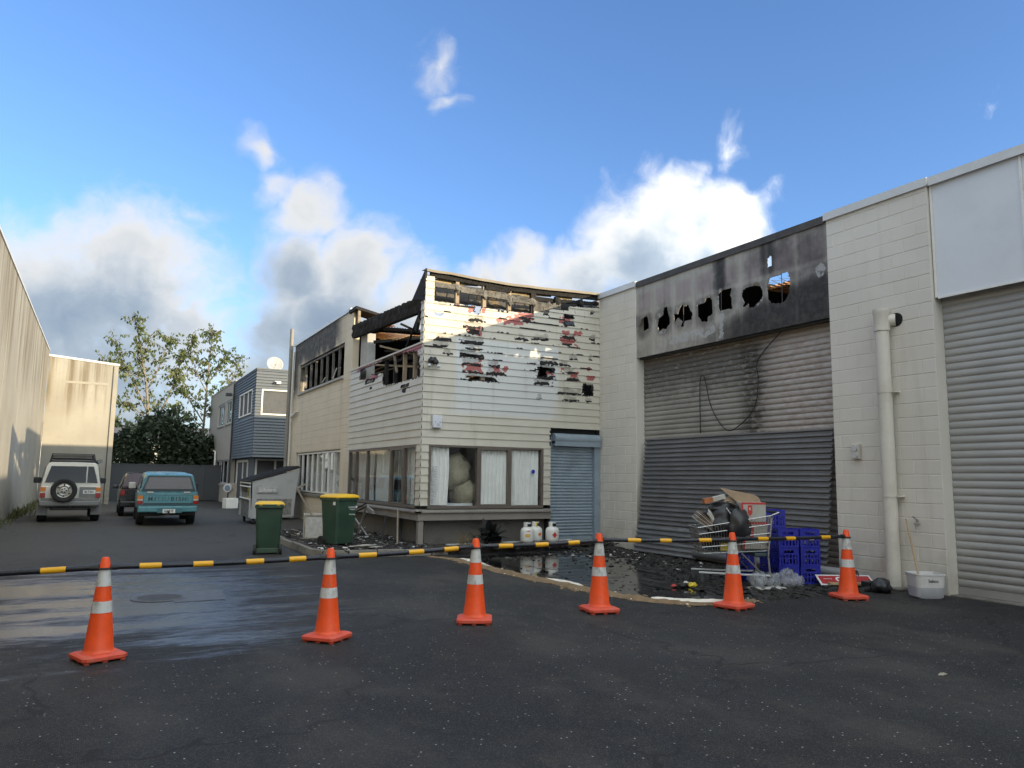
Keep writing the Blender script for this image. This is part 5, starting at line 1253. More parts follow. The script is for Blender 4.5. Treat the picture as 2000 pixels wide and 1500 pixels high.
# puddle inside the bund
pud = [(6.42, 13.4), (6.75, 14.1), (7.7, 14.35), (9.0, 14.2), (9.6, 13.4), (9.5, 12.4), (9.3, 11.4), (9.0, 10.6), (8.6, 10.1), (8.2, 9.3), (7.9, 8.5), (7.5, 7.95), (7.0, 7.98), (6.65, 8.5), (6.48, 9.4), (6.42, 10.2), (6.31, 11.6), (6.35, 12.6)]
pp_ = smooth_pts([Vector((x, y, 0)) for x, y in pud]+[Vector((*pud[0], 0))], 6)[:-1]
pp_ = [(p.x+.09*nz(i*.7, 2)+.05*nz(i*1.9, 5), p.y+.09*nz(i*.7, 8)) for i, p in enumerate(pp_)]
tag(flat_poly('puddle', pp_, .005, 'puddle_water'), kind='structure')
# manhole and its concrete patch
mh = thing('manhole_cover', 'round iron manhole cover set in the wet asphalt', 'manhole cover', (.80, 11.05, 0))
MB().lathe([(.34, 0), (.34, .008), (.31, .008), (.31, .006), (.30, .0062), (.02, .0062)], 36).build('rim', MT['concrete_patch'], mh)
q = MB(); q.lathe([(.295, .006), (.29, .011), (.02, .011)], 36); q.build('cover', MT['manhole'], mh)
for i in range(-4, 5):
    w_ = math.sqrt(max(0, .27**2-(i*.06)**2)); MB().box(-w_, w_, i*.06-.012, i*.06+.012, .0112, .016).build('tread_bar', MT['manhole'], mh)
pt = flat_poly('concrete_patch', [(.95, 10.6), (1.55, 10.6), (1.62, 11.5), (.9, 11.5)], .004, 'concrete_patch'); tag(pt, kind='structure')
# ---------------------------------------------------------------- traffic cones
def make_cone():
    t = thing('traffic_cone', 'x', 'traffic cone', (0, 0, 0)); n = 8
    def sq(s, z, c=.03):
        a = s-c; return [(a, -s, z), (s, -a, z), (s, a, z), (a, s, z), (-a, s, z), (-s, a, z), (-s, -a, z), (-a, -s, z)]
    q = MB(); q.ring_loft([sq(.185, .018), sq(.19, .028), sq(.19, .052), sq(.17, .064), sq(.13, .072)]); q.build('base', MT['orange_base'], t)
    for (x, y) in ((.15, .15), (-.15, .15), (.15, -.15), (-.15, -.15), (0, .15), (0, -.15), (.15, 0), (-.15, 0)): MB().box(x-.02, x+.02, y-.02, y+.02, 0, .0178).build('foot', MT['orange_base'], t)
    r = lambda z: .125+(.034-.125)*(z-.07)/(.90-.07)
    q = MB(); q.lathe([(.142, .0725), (r(.09)+.006, .085)]+[(r(z), z) for z in (.1, .3, .5, .7, .80)], 32, cap=False); q.build('body', MT['cone_orange'], t, smooth=50)
    q = MB(); q.lathe([(r(.80)+.001, .795), (r(.80)+.006, .80), (r(.81)+.004, .81), (r(.89), .885), (r(.9)-.006, .90), (.004, .90)], 24); q.build('tip', MT['cone_orange'], t, smooth=50)
    q = MB(); q.lathe([(r(z)+.0025, z) for z in (.645, .795)], 32, cap=False); q.build('reflective_band', MT['cone_band'], t, smooth=True)
    q = MB(); q.lathe([(r(z)+.0025, z) for z in (.415, .515)], 32, cap=False); q.build('reflective_band', MT['cone_band'], t, smooth=True)
    q = MB(); q.lathe([(r(.8)+.004, .790), (r(.8)+.022, .797), (r(.8)+.022, .803), (r(.8)+.004, .81)], 24, cap=False); q.build('hook_ring', MT['black_plastic'], t)
    return t
cone0 = make_cone()
CONES = [((.10, 7.70), 20, .97, 'leftmost traffic cone of the row, by the wet asphalt'), ((2.10, 7.66), 42, .99, 'second traffic cone from the left, in front of the green wheelie bins'), ((3.82, 7.86), 63, 1.03, 'third traffic cone from the left, in front of the building corner'),
         ((5.51, 7.84), 80, 1.055, 'fourth traffic cone from the left, on the sand bund'), ((7.27, 7.36), 12, 1.06, 'second traffic cone from the right, in front of the loaded trolley'), ((9.35, 7.26), 72, 1.06, 'rightmost traffic cone, beside the pale block pier')]
cones = []
for i, ((x, y), a, s, lb) in enumerate(CONES):
    c = cone0 if i == 0 else copy_tree(cone0); c.location = (x, y, 0); c.rotation_euler = (0, 0, R(a)); c.scale = (s, s, s); c['label'] = lb; c['group'] = 'orange cones closing off the yard'; cones.append(c)
# barrier poles between the cones
def barrier(p0, p1, bands, label):
    p0 = Vector(p0); p1 = Vector(p1); t = thing('barrier_pole', label, 'barrier pole', p0, group='striped poles between the cones'); d = p1-p0
    sag = lambda f: Vector((0, 0, -.012*math.sin(math.pi*f)))
    P = [d*f+sag(f) for f in [i/10 for i in range(11)]]
    MB().tube(P, .0245, 12).build('pole', MT['bar_black'], t, smooth=50)
    MB().cyl(d*.0, d*.03, .029, n=10).build('end_cap', MT['black_plastic'], t); MB().cyl(d*.97, d, .029, n=10).build('end_cap', MT['black_plastic'], t)
    for (a, b) in bands: MB().tube([d*a+sag(a), d*(a+b)/2+sag((a+b)/2), d*b+sag(b)], .0270, 12).build('yellow_sleeve', MT['bar_yellow'], t, smooth=50)
H_ = .812
def cz(i, off=0): (x, y), a, s, l = CONES[i]; return Vector((x, y, H_*s+off))
LB = ['striped pole running out of the picture at the left', 'striped pole between the two leftmost cones', 'striped pole between the second and third cones from the left', 'striped pole crossing in front of the gas bottles', 'striped pole between the fourth cone and the trolley', 'striped pole at the right crossing the blue crates']
ends = [(Vector((-2.2, 8.05, .72)), cz(0)), (cz(0), cz(1)), (cz(1), cz(2)), (cz(2), cz(3)), (cz(3, .015), cz(4)), (cz(4, .01), cz(5))]
BN = [[(.08, .17), (.34, .43), (.58, .665), (.80, .885)], [(.12, .215), (.355, .445), (.60, .685), (.81, .895)], [(.155, .275), (.505, .615), (.77, .88)], [(.15, .265), (.455, .565), (.74, .84)], [(.19, .29), (.44, .53), (.75, .85)], [(.19, .28), (.44, .525), (.77, .855)]]
for (a, b), bn, lb in zip(ends, BN, LB):
    d = (b-a).normalized(); barrier(a+d*.045, b-d*.045, bn, lb)
# ---------------------------------------------------------------- wheelie bins
def wheelie(name, label, loc, rz, back=True, sc_=1):
    t = thing(name, label, 'wheelie bin', loc, rz, 'green wheelie bins with yellow lids'); t.scale = (sc_, sc_, sc_)
    def rg(w_, d0, d1, z, c=.04): return [(-w_+c, d0, z), (w_-c, d0, z), (w_, d0+c, z), (w_, d1-c, z), (w_-c, d1, z), (-w_+c, d1, z), (-w_, d1-c, z), (-w_, d0+c, z)]
    q = MB(); q.ring_loft([rg(.225, -.24, .20, .06), rg(.225, -.25, .22, .10), rg(.265, -.31, .28, .93), rg(.285, -.33, .30, .935), rg(.285, -.33, .30, .985)]); q.build('body', MT['bin_green'], t, smooth=35)
    q = MB(); q.ring_loft([rg(.295, -.345, .30, .987), rg(.295, -.345, .30, 1.01), rg(.27, -.32, .27, 1.04), rg(.2, -.25, .2, 1.065)]); q.build('lid', MT['bin_yellow'], t, smooth=35)
    q = MB(); q.box(-.22, .22, .30, .36, .95, .985); q.cyl((-.27, .345, 1.0), (.27, .345, 1.0), .016, n=10); q.build('handle', MT['bin_green'], t)
    for x in (-.17, .17): MB().box(x-.035, x+.035, .27, .36, .985, 1.03).build('hinge', MT['bin_yellow'], t, bevel=.01)
    for s in (-1, 1):
        MB().cyl((s*.225, .215, .10), (s*.28, .215, .10), .10, n=20).build('wheel', MT['rubber'], t, smooth=40)
    MB().cyl((-.24, .215, .10), (.24, .215, .10), .014, n=8).build('axle', MT['dark_metal'], t)
    MB().box(-.222, .222, .15, .235, .03, .13).build('axle_housing', MT['bin_green'], t, bevel=.01)
    return t
b1 = wheelie('wheelie_bin', 'green wheelie bin standing on the asphalt with its back turned', (3.16, 16.35, 0), R(180-11))
b2 = wheelie('wheelie_bin', 'green wheelie bin standing in the garden bed by the windows', (4.57, 16.18, BZ), R(22), sc_=1.03)
lettering('Auckland', .046, MT['white_print'], b2, (.10, -.301, .80), rot=(R(86), 0, 0)); lettering('Council', .046, MT['white_print'], b2, (.12, -.298, .755), rot=(R(86), 0, 0)); lettering('Recycling', .040, MT['white_print'], b2, (.12, -.291, .65), rot=(R(86), 0, 0))
MB().cyl((.215, -.306, .80), (.215, -.309, .80), .026, n=12).build('crest', MT['white_print'], b2)
q = MB(); q.box(-.272, -.270, -.24, -.16, .84, .91); q.build('white_tag', MT['white_print'], b2)
# ---------------------------------------------------------------- big metal skip bin
dm = thing('metal_skip_bin', 'big grey metal skip bin on castors with a sloping black lid', 'skip bin', (4.42, 25.9, 0), R(0))
q = MB()
q.prism([(0, .18), (1.36, .24), (1.46, 1.80), (-.06, 1.36)], 0, .03, 'y'); q.build('front_panel', MT['dumpster_grey'], dm)
q = MB(); q.prism([(0, .18), (1.36, .24), (1.46, 1.80), (-.06, 1.36)], 1.97, 2.0, 'y'); q.build('rear_panel', MT['dumpster_grey'], dm)
q = MB(); q.box(-.01, .02, .03, 1.97, .2, 1.0); q.build('side_panel', MT['dumpster_stone'], dm); q = MB(); q.box(1.34, 1.38, .03, 1.97, .24, 1.7); q.build('side_panel', MT['dumpster_grey'], dm)
q = MB(); q.box(0.03, 1.33, .04, 1.96, .2, .24); q.build('floor_panel', MT['dumpster_grey'], dm)
q = MB(); q.box(.16, 1.28, -.012, -.001, .30, .82); q.build('scraped_recess', MT['dumpster_stone'], dm)
q = MB(); q.box(.15, .82, -.05, -.001, 1.02, 1.20); q.build('name_plate', MT['dumpster_grey'], dm, bevel=.008); lettering('J.J.Richards', .14, MT['white_print'], dm, (.49, -.0505, 1.11), sx=.85, bold=.002)
for zz in (1.32, 1.20, .62 + .18): MB().cyl((-.06, 0, zz), (-.06, 1.97, zz+.02), .028, n=10).build('side_bar', MT['white_trim'], dm)
for yy in (.0, 1.92): MB().box(-.07, .0, yy, yy+.06, .22, 1.36).build('corner_post', MT['dumpster_grey'], dm)
q = MB(); q.box(-.012, -.0105, .5, .78, .84, 1.15); q.build('warning_sticker', MT['sticker_yellow'], dm); q = MB(); q.box(-.014, -.0125, .55, .73, .9, 1.08); q.build('warning_print', MT['ink'], dm)
for k in range(2):
    y0 = -.04+k*1.02; q = MB(); q.prism([(-.10, 1.375), (1.50, 1.845), (1.50, 1.90), (-.10, 1.42)], y0, y0+1.0, 'y')
    q.build('lid', MT['lid_black'], dm)
    for j in range(4):
        q = MB(); q.bar((-.08, y0+.12+j*.25, 1.435), (1.48, y0+.12+j*.25, 1.91), .05, .04); q.build('lid_rib', MT['lid_black'], dm)
for (x, y) in ((.1, .12), (1.25, .12), (.1, 1.85), (1.25, 1.85)):
    MB().cyl((x-.03, y, .09), (x+.03, y, .09), .09, n=16).build('castor', MT['rubber'], dm); MB().box(x-.045, x+.045, y-.03, y+.05, .09, .2).build('castor_fork', MT['dark_metal'], dm)
# ---------------------------------------------------------------- burnt cabinet and debris in the bed
cbx = thing('burnt_cabinet', 'scorched pale metal cabinet shell lying open in the garden bed', 'cabinet', (4.30, 18.1, BZ), R(-12))
w_, d_, h_ = .46, .75, .56
for (a, b, c, d, e, f) in ((0, w_, 0, .02, 0, h_), (0, .02, .02, d_, 0, h_), (w_-.02, w_, .02, d_, 0, h_), (0, w_, d_-.02, d_, 0, h_), (0.02, w_-.02, .02, d_-.02, 0, .02)): MB().box(a, b, c, d, e, f).build('panel', MT['cab_paint'] if 'cab_paint' in MT else MT['ash_white'], cbx)
for (a, b, c, d) in ((0, w_, h_-.03, h_), (0, w_, 0, .03), (0, .03, .03, h_-.03), (w_-.03, w_, .03, h_-.03)): MB().box(a, b, -.018, -.001, c, d).build('rim', MT['clutter'], cbx)
def stick(name, label, p0, p1, r, mt, cat='pole', group=None, flat=None):
    p0 = Vector(p0); p1 = Vector(p1); q = MB()
    if flat: q.bar((0, 0, 0), p1-p0, r, flat)
    else: q.cyl((0, 0, 0), p1-p0, r, r*.9, n=8)
    return tag(q.build(name, MT[mt], loc=p0), label, cat, group)
hk = thing('bent_pole', 'bent metal pole with a hooked end rising from the burnt cabinet', 'pole', (4.62, 18.3, .5)); MB().bar((0, 0, 0), (-.42, .25, .80), .045, .03).build('shaft', MT['wood_grey'], hk); MB().bar((-.42, .25, .80), (-.22, .25, .90), .05, .04).build('hook', MT['wood_grey'], hk)
gp = lambda px, py, z=BZ: at(px, py, Z=z)
stick('charred_post', 'charred post leaning against the base band, nearer the green bin', gp(745, 1064), at(754, 1008, X=XW-.08), .04, 'charcoal', 'post', flat=.05)
stick('charred_post', 'thin dark post leaning against the sill near the building corner', gp(776, 1063), at(777, 996, X=XW-.12), .022, 'wood_grey', 'post')
fs_ = thing('collapsed_frame', 'tangle of bent metal struts collapsed against the wall behind the green bin', 'frame', (5.55, 16.6, BZ))
B_ = Vector((5.55, 16.6, BZ))
for (a, b, c, d, dep) in ((698, 1058, 716, 985, .3), (692, 1010, 720, 1050, .2), (690, 996, 716, 983, .35), (690, 1002, 714, 990, .4), (714, 986, 729, 998, .2), (716, 990, 730, 1003, .2), (700, 1030, 716, 1000, .25), (704, 1056, 712, 1030, .1)):
    p0 = at(a, b, X=XW-dep); p1 = at(c, d, X=XW-dep-.05); p0.z = max(p0.z, BZ+.01); MB().bar(p0-B_, p1-B_, .035, .02).build('strut', MT['inner_col'] if dep < .34 else MT['charcoal'], fs_)
# scatter of burnt fragments
def scatter(name, label, n, area, zf, s0, s1, mt, seed, flatn=.35, ratio=2.2):
    rnd = random.Random(seed); q = MB()
    for k in range(n):
        x, y = area(rnd); s = rnd.uniform(s0, s1); l = s*rnd.uniform(.8, ratio); h = s*flatn*rnd.uniform(.3, 1)
        M = Matrix.Translation((x, y, zf+h*.3)) @ Matrix.Rotation(rnd.uniform(0, 6.28), 4, 'Z') @ Matrix.Rotation(rnd.uniform(-.35, .35), 4, 'Y') @ Matrix.Rotation(rnd.uniform(-.35, .35), 4, 'X'); q.M = M
        j = lambda: rnd.uniform(.6, 1.15)
        q.add([(-l*j(), -s*j(), -h), (l*j(), -s*j(), -h), (l*j(), s*j(), -h), (-l*j(), s*j(), -h), (-l*j()*.8, -s*j()*.8, h), (l*j()*.8, -s*j()*.8, h), (l*j()*.8, s*j()*.8, h), (-l*j()*.8, s*j()*.8, h)], [(0, 3, 2, 1), (4, 5, 6, 7), (0, 1, 5, 4), (1, 2, 6, 5), (2, 3, 7, 6), (3, 0, 4, 7)])
    return tag(q.build(name, MT[mt]), label, 'debris', kind='stuff')
A1 = lambda r: (r.uniform(4.05, 6.4), r.uniform(14.95, 21))
A2 = lambda r: (r.uniform(6.2, 10.9), r.uniform(14.7, 15.75))
scatter('burnt_debris', 'black burnt fragments strewn over the garden bed', 1500, A1, BZ, .012, .07, 'ash_debris', 1)
scatter('burnt_splinters', 'charred splinters strewn over the garden bed', 260, A1, BZ, .008, .02, 'charcoal', 2, .6, 18)
scatter('pale_fragments', 'pale ash and plaster fragments in the garden bed', 230, A1, BZ+.01, .008, .04, 'ash_white', 3)
scatter('pale_splinters', 'grey timber splinters in the garden bed', 60, A1, BZ+.015, .008, .015, 'wood_grey', 4, .6, 24)
scatter('front_debris', 'black burnt fragments along the front of the building', 900, A2, BZ-.03, .01, .05, 'ash_debris', 5)
A3 = lambda r: ((lambda t: (10.85-abs(r.gauss(0, .9)), r.uniform(8.3, 14.6)))(0))
scatter('door_debris', 'burnt fragments on the wet ground before the scorched door', 1300, A3, .006, .008, .045, 'ash_debris', 6)
scatter('door_litter', 'small pale scraps on the wet ground before the scorched door', 110, A3, .008, .008, .03, 'ash_white', 7)
A4 = lambda r: (r.uniform(7.9, 10.7), r.uniform(7.6, 9.3)); scatter('crate_litter', 'blackened scraps round the crates and trolley', 420, A4, .006, .012, .07, 'ash_debris', 8); 
A5 = lambda r: (r.uniform(9.6, 10.85), 14.9+r.uniform(-.5, .6)); scatter('pier_debris', 'black debris heaped at the foot of the block pier', 500, A5, .02, .015, .06, 'ash_debris', 9, .6)
scatter('powder_crumbs', 'white powder crumbs along the sand bund', 260, A6, .014, .003, .013, 'powder', 21); scatter('sand_crumbs', 'loose sand along the bund', 700, A6, .004, .006, .03, 'sand', 22)
scatter('floating_bits', 'small black fragments floating on the puddle', 260, lambda r: (r.uniform(6.6, 9.4), r.uniform(8.6, 14.2)), .006, .005, .025, 'ash_debris', 23, .2)
# small pink plasterboard heap and pale boards
gl = thing('torn_plasterboard', 'torn pinkish plasterboard lying on the kerb below the green bin', 'plasterboard', (4.95, 15.15, BZ+.02))
for k in range(5): lump('flake', 'card_white', gl, (random.uniform(-.25, .25), random.uniform(-.08, .1), .02+.012*k), (.16, .08, .012), k, amp=.5)
for i, (a, b, wd, lb) in enumerate((((845, 1050), (1070, 1040), .14, 'pale grey trim board lying against the building base'), ((872, 1064), (1115, 1054), .10, 'long pale trim board lying at the front edge of the bed'))):
    p0 = at(*a, Z=BZ+.04); p1 = at(*b, Z=BZ+.04); o = MB().bar((0, 0, 0), p1-p0, wd, .025).build('trim_board', MT['grey_trim'], loc=p0, bevel=.004); tag(o, lb, 'board')
# ---------------------------------------------------------------- gas bottles
def gas(label, loc, rz, rot=0):
    t = thing('gas_bottle', label, 'gas bottle', loc, rz, 'white gas bottles by the entrance shutter')
    MB().lathe([(.10, 0), (.10, .03), (.125, .03), (.15, .06), (.156, .09), (.156, .27), (.15, .31), (.125, .345), (.08, .37), (.03, .375)], 28).build('tank', MT['gas_white'], t, smooth=50)
    q = MB(); n = 24; r = .085; rings = []
    for i in range(n-5): a = 2*math.pi*(i+3)/n; rings.append([(r*math.cos(a), r*math.sin(a), .355), (r*math.cos(a), r*math.sin(a), .475), ((r-.008)*math.cos(a), (r-.008)*math.sin(a), .475), ((r-.008)*math.cos(a), (r-.008)*math.sin(a), .355)])
    q.ring_loft(rings); q.build('collar', MT['gas_white'], t)
    MB().cyl((0, 0, .37), (0, 0, .43), .025, n=10).build('valve', MT['steel'], t); MB().cyl((0, 0, .43), (0, 0, .455), .035, n=10).build('tap_wheel', MT['black_plastic'], t)
    q = MB(); q.box(-.045, .045, -.092, -.086, .385, .445); q.build('collar_label', MT['ink'], t)
    return t
def wrap_patch(t, name, mt, a0, z0, w, h, shape='ellipse', r=.1575):
    q = MB(); n = 20; pts = []
    for i in range(n):
        a = 2*math.pi*i/n; u, v = (math.cos(a)*w/2, math.sin(a)*h/2) if shape == 'ellipse' else ((lambda k, f: ((1-f)*[(0, 1), (1, 0), (0, -1), (-1, 0)][k][0]+f*[(0, 1), (1, 0), (0, -1), (-1, 0)][(k+1) % 4][0], (1-f)*[(0, 1), (1, 0), (0, -1), (-1, 0)][k][1]+f*[(0, 1), (1, 0), (0, -1), (-1, 0)][(k+1) % 4][1]))(i//5, (i % 5)/5))
        if shape != 'ellipse': u *= w/2; v *= h/2
        th = a0+u/r; pts.append((r*math.cos(th), r*math.sin(th), z0+v))
    c = (r*math.cos(a0), r*math.sin(a0), z0); q.add([c]+pts, [(0, i+1, (i+1) % n+1) for i in range(n)]); return q.build(name, MT[mt], t)
GZ = BZ+.02
g1 = gas('white gas bottle with an orange oval sticker, left of the three', (8.56, 14.98, GZ), 0); wrap_patch(g1, 'sticker', 'sticker_orange', R(-115), .19, .12, .07); wrap_patch(g1, 'sticker_edge', 'sticker_yellow', R(-115), .19, .09, .045, r=.158); wrap_patch(g1, 'red_print', 'print_red', R(-108), .29, .11, .02, r=.1565)
g2 = gas('white gas bottle with a yellow-tagged collar, between and behind the other two', (8.90, 15.20, GZ), .4); wrap_patch(g2, 'sticker', 'sticker_orange', R(-100), .20, .10, .07); MB().box(-.09, -.05, -.094, -.09, .37, .47).build('yellow_tag', MT['sticker_yellow'], g2)
g3 = gas('white gas bottle with a red diamond sticker, right of the three', (9.22, 14.98, GZ), 0); wrap_patch(g3, 'sticker_ground', 'white_print', R(-100), .19, .14, .15, 'diamond'); wrap_patch(g3, 'hazard_diamond', 'print_red', R(-100), .19, .125, .135, 'diamond', r=.158)
# ---------------------------------------------------------------- scorched plant
pl = thing('scorched_plant', 'dark wilted broad-leaved plant in front of the building base', 'plant', (7.60, 15.08, BZ)); rnd = random.Random(4)
MB().cyl((0, 0, 0), (0, 0, .3), .03, .02, n=8).build('stem', MT['leaf_dark'], pl)
for k in range(34):
    a = rnd.uniform(0, 6.28); e = rnd.uniform(.15, 1.25); l = rnd.uniform(.34, .58); d = Vector((math.cos(a)*math.cos(e), math.sin(a)*math.cos(e)*.7, math.sin(e))); s_ = d.cross(Vector((0, 0, 1))).normalized(); q = MB(); rows = []
    b = Vector((rnd.gauss(0, .12), rnd.gauss(0, .05), rnd.uniform(.03, .28)))
    for i in range(6):
        f = i/5; c = b+d*l*f-Vector((0, 0, .28*l*f*f*rnd.uniform(.6, 1.2))); w_ = .09*math.sin(math.pi*min(1, f*.9+.08))
        rows.append([c-s_*w_, c-Vector((0, 0, w_*.25)), c+s_*w_])
    q.add([p for r in rows for p in r], [(i*3+j, i*3+j+1, i*3+j+4, i*3+j+3) for i in range(5) for j in range(2)]); q.build('leaf', MT['leaf_dark'], pl, smooth=True)
dg = thing('dry_grass_tuft', 'thin tuft of dry straw-coloured grass beside the scorched plant', 'grass', (7.05, 15.05, BZ)); q = MB()
for k in range(46):
    a = rnd.uniform(0, 6.28); l = rnd.uniform(.2, .42); c = Vector((rnd.gauss(0, .12), rnd.gauss(0, .05), 0)); d = Vector((math.cos(a)*.4, math.sin(a)*.4, 1)); q.tube([c, c+d*l*.6, c+d*l+Vector((math.cos(a)*.12, 0, -.06))], [.004, .003, .001], 3)
q.build('blades', MT['dry_grass'], dg); dg.children[0]['kind'] = 'stuff'
# ---------------------------------------------------------------- vehicles (local: x across, y forward, z up; rear at y=0)
def half_loft(q, stations):
    rings = []
    for (y, half) in stations:
        r = [(x, y, z) for x, z in half]; rings.append(r+[(-x, y, z) for x, z in reversed(half)])
    q.ring_loft(rings)
def wheel(parent, x, y, r, w_, rimmat, side):
    wo = part_empty('wheel', parent); wo.location = (x, y, r); wo.rotation_euler = (0, R(90)*side, 0)
    MB().lathe([(r*.62, -w_*.42), (r*.86, -w_*.5), (r*.97, -w_*.42), (r, -w_*.2), (r, w_*.2), (r*.97, w_*.42), (r*.86, w_*.5), (r*.62, w_*.42)], 28, cap=False).build('tyre', MT['rubber'], wo, smooth=45)
    MB().lathe([(r*.62, -w_*.4), (r*.63, w_*.40), (r*.56, w_*.40), (r*.5, w_*.22), (r*.22, w_*.28), (r*.2, w_*.36), (.004, w_*.36)], 24).build('rim', MT[rimmat], wo, smooth=35)
    for k in range(6):
        a = k*math.pi/3; MB().cyl((r*.40*math.cos(a), r*.40*math.sin(a), w_*.24), (r*.40*math.cos(a), r*.40*math.sin(a), w_*.27), r*.07, n=8).build('rim_slot', MT['black_plastic'], wo)
    return wo
def panel(name, mt, parent, pts, t_=.006):      # thin plate from outline points, thickened along its normal
    P = [Vector(p) for p in pts]; n = (P[1]-P[0]).cross(P[2]-P[0]).normalized(); q = MB(); q.ring_loft([[p for p in P], [p+n*t_ for p in P]]); return q.build(name, MT[mt], parent)
def plate(parent, y, z, body, x=0, w_=.36, h=.125):
    p = part_empty('number_plate', parent); p.location = (x, y, z)
    MB().box(-w_/2, w_/2, -.012, 0, -h/2, h/2).build('plate', MT['plate_white'], p, bevel=.004); lettering(body, .105, MT['ink'], p, (0, -.0135, 0), bold=.002, sx=.82)
# white off-road car
su = thing('off_road_car', 'white off-road car with spare wheel on its back door, parked by the left wall', 'car', (-.78, 28.55, 0), R(2.5))
q = MB(); lo = lambda w_, z0, z1: [(.0, z0), (w_*.90, z0), (w_*.99, z0+.12), (w_, z1-.25), (w_*.975, z1-.02), (w_*.94, z1), (0, z1)]
half_loft(q, [(.02, lo(.83, .60, 1.14)), (.05, lo(.86, .50, 1.15)), (.5, lo(.875, .42, 1.16)), (3.0, lo(.875, .40, 1.14)), (3.3, lo(.875, .40, 1.12)), (4.2, lo(.85, .42, 1.02)), (4.45, lo(.78, .5, .95))]); q.build('body', MT['paint_white'], su, smooth=30, bevel=.01)
cab = lambda z1, w0, w1: [(0, 1.12), (w0, 1.12), (w0*.985, 1.2), (w1+.06, z1-.12), (w1, z1-.03), (w1-.08, z1), (0, z1+.01)]
q = MB(); half_loft(q, [(.03, cab(1.90, .84, .665)), (.12, cab(1.925, .85, .675)), (1.2, cab(1.93, .86, .69)), (2.5, cab(1.92, .86, .69)), (2.75, cab(1.88, .86, .68)), (3.35, cab(1.2, .85, .80))]); q.build('cabin', MT['paint_white'], su, smooth=30)
def rear_pts(z0, z1, xa0, xb0, xa1, xb1, y0, y1): return [(xa0, y0, z0), (xb0, y0, z0), (xb1, y1, z1), (xa1, y1, z1)]
panel('rear_window', 'car_glass', su, rear_pts(1.27, 1.80, -.745, .40, -.60, .40, .018, .028), .012); panel('rear_window', 'car_glass', su, rear_pts(1.27, 1.80, .44, .745, .44, .60, .018, .028), .012)
for s in (-1, 1):
    for (y0, y1) in ((.30, 1.15), (1.25, 1.95), (2.05, 2.7)): panel('side_window', 'car_glass', su, [(s*.857, y0, 1.24), (s*.857, y1+(.25 if y1 > 2.5 else 0), 1.24), (s*.755, y1, 1.78), (s*.755, y0+.04, 1.78)][::s], .008)
    tl = part_empty('tail_light', su); MB().box(s*.78-.075, s*.78+.075, -.03, .02, .98, 1.12).build('amber_lens', MT['light_amber'], tl); MB().box(s*.78-.075, s*.78+.075, -.03, .02, .935, .978).build('clear_lens', MT['light_clear'], tl); MB().box(s*.78-.075, s*.78+.075, -.03, .02, .79, .933).build('red_lens', MT['light_red'], tl)
    wheel(su, s*.76, .75, .37, .26, 'rim_steel', s); wheel(su, s*.76, 3.45, .37, .26, 'rim_steel', s)
    MB().box(s*.76-.15, s*.76+.15, .28, .295, .22, .62).build('mud_flap', MT['bumper_grey'], su)
    MB().box(s*.99-.12, s*.99+.12, 2.5, 2.62, 1.22, 1.42).build('wing_mirror', MT['black_plastic'], su, bevel=.03)
MB().box(-.86, .86, -.10, .12, .52, .68).build('rear_bumper', MT['bumper_grey'], su, bevel=.035); MB().box(-.83, .83, -.005, .2, .685, .77).build('rear_trim', MT['bumper_grey'], su)
MB().box(-.55, .55, .1, .4, .38, .50).build('underbody', MT['mud_dark'], su); q = MB(); q.box(-.5, .5, -.02, .04, .40, .46); q.cyl((0, -.1, .46), (0, -.1, .54), .03, n=10); q.build('tow_bar', MT['mud_dark'], su)
sw = part_empty('spare_wheel', su); sw.location = (-.20, -.02, 1.02); sw.rotation_euler = (R(90), 0, 0); r = .375; w_ = .22
MB().lathe([(r*.60, 0), (r*.9, .0), (r, .04), (r, w_-.05), (r*.95, w_-.01), (r*.84, w_), (r*.62, w_-.03), (r*.60, w_-.06)], 36, cap=False).build('tyre', MT['rubber'], sw, smooth=45)
MB().lathe([(r*.62, w_-.07), (r*.60, w_-.03), (r*.54, w_-.04), (r*.40, w_-.025), (r*.30, w_-.06), (r*.16, w_-.05), (.004, w_-.05)], 32).build('rim', MT['rim_steel'], sw, smooth=35)
for k in range(6): a = k*math.pi/3+.5; MB().cyl((r*.47*math.cos(a), r*.47*math.sin(a), w_-.045), (r*.47*math.cos(a), r*.47*math.sin(a), w_-.022), r*.075, n=8).build('rim_slot', MT['black_plastic'], sw)
for k in range(5): a = k*2*math.pi/5; MB().cyl((r*.17*math.cos(a), r*.17*math.sin(a), w_-.06), (r*.17*math.cos(a), r*.17*math.sin(a), w_-.03), r*.06, n=8).build('wheel_nut', MT['black_plastic'], sw)
MB().box(.24, .72, -.02, .02, .81, 1.13).build('plate_surround', MT['bumper_grey'], su); plate(su, -.021, .97, 'BLT241', .52)
rk = part_empty('roof_rack', su)
for z in (2.06, 2.13, 2.20):
    q = MB(); W = .62-.02*(z > 2.1); q.tube([(-W, .4, z), (W, .4, z)], .014, 6); q.tube([(-W, 2.4, z), (W, 2.4, z)], .014, 6); q.tube([(-W, .4, z), (-W, 2.4, z)], .014, 6); q.tube([(W, .4, z), (W, 2.4, z)], .014, 6); q.build('rail', MT['black_plastic'], rk)
for k in range(9): MB().box(-.62, .62, .45+k*.23, .53+k*.23, 2.03, 2.05).build('slat', MT['black_plastic'], rk)
for s in (-1, 1):
    for y in (.42, 1.4, 2.38): MB().bar((s*.66, y, 1.92), (s*.60, y, 2.2), .05, .03).build('leg', MT['black_plastic'], rk)
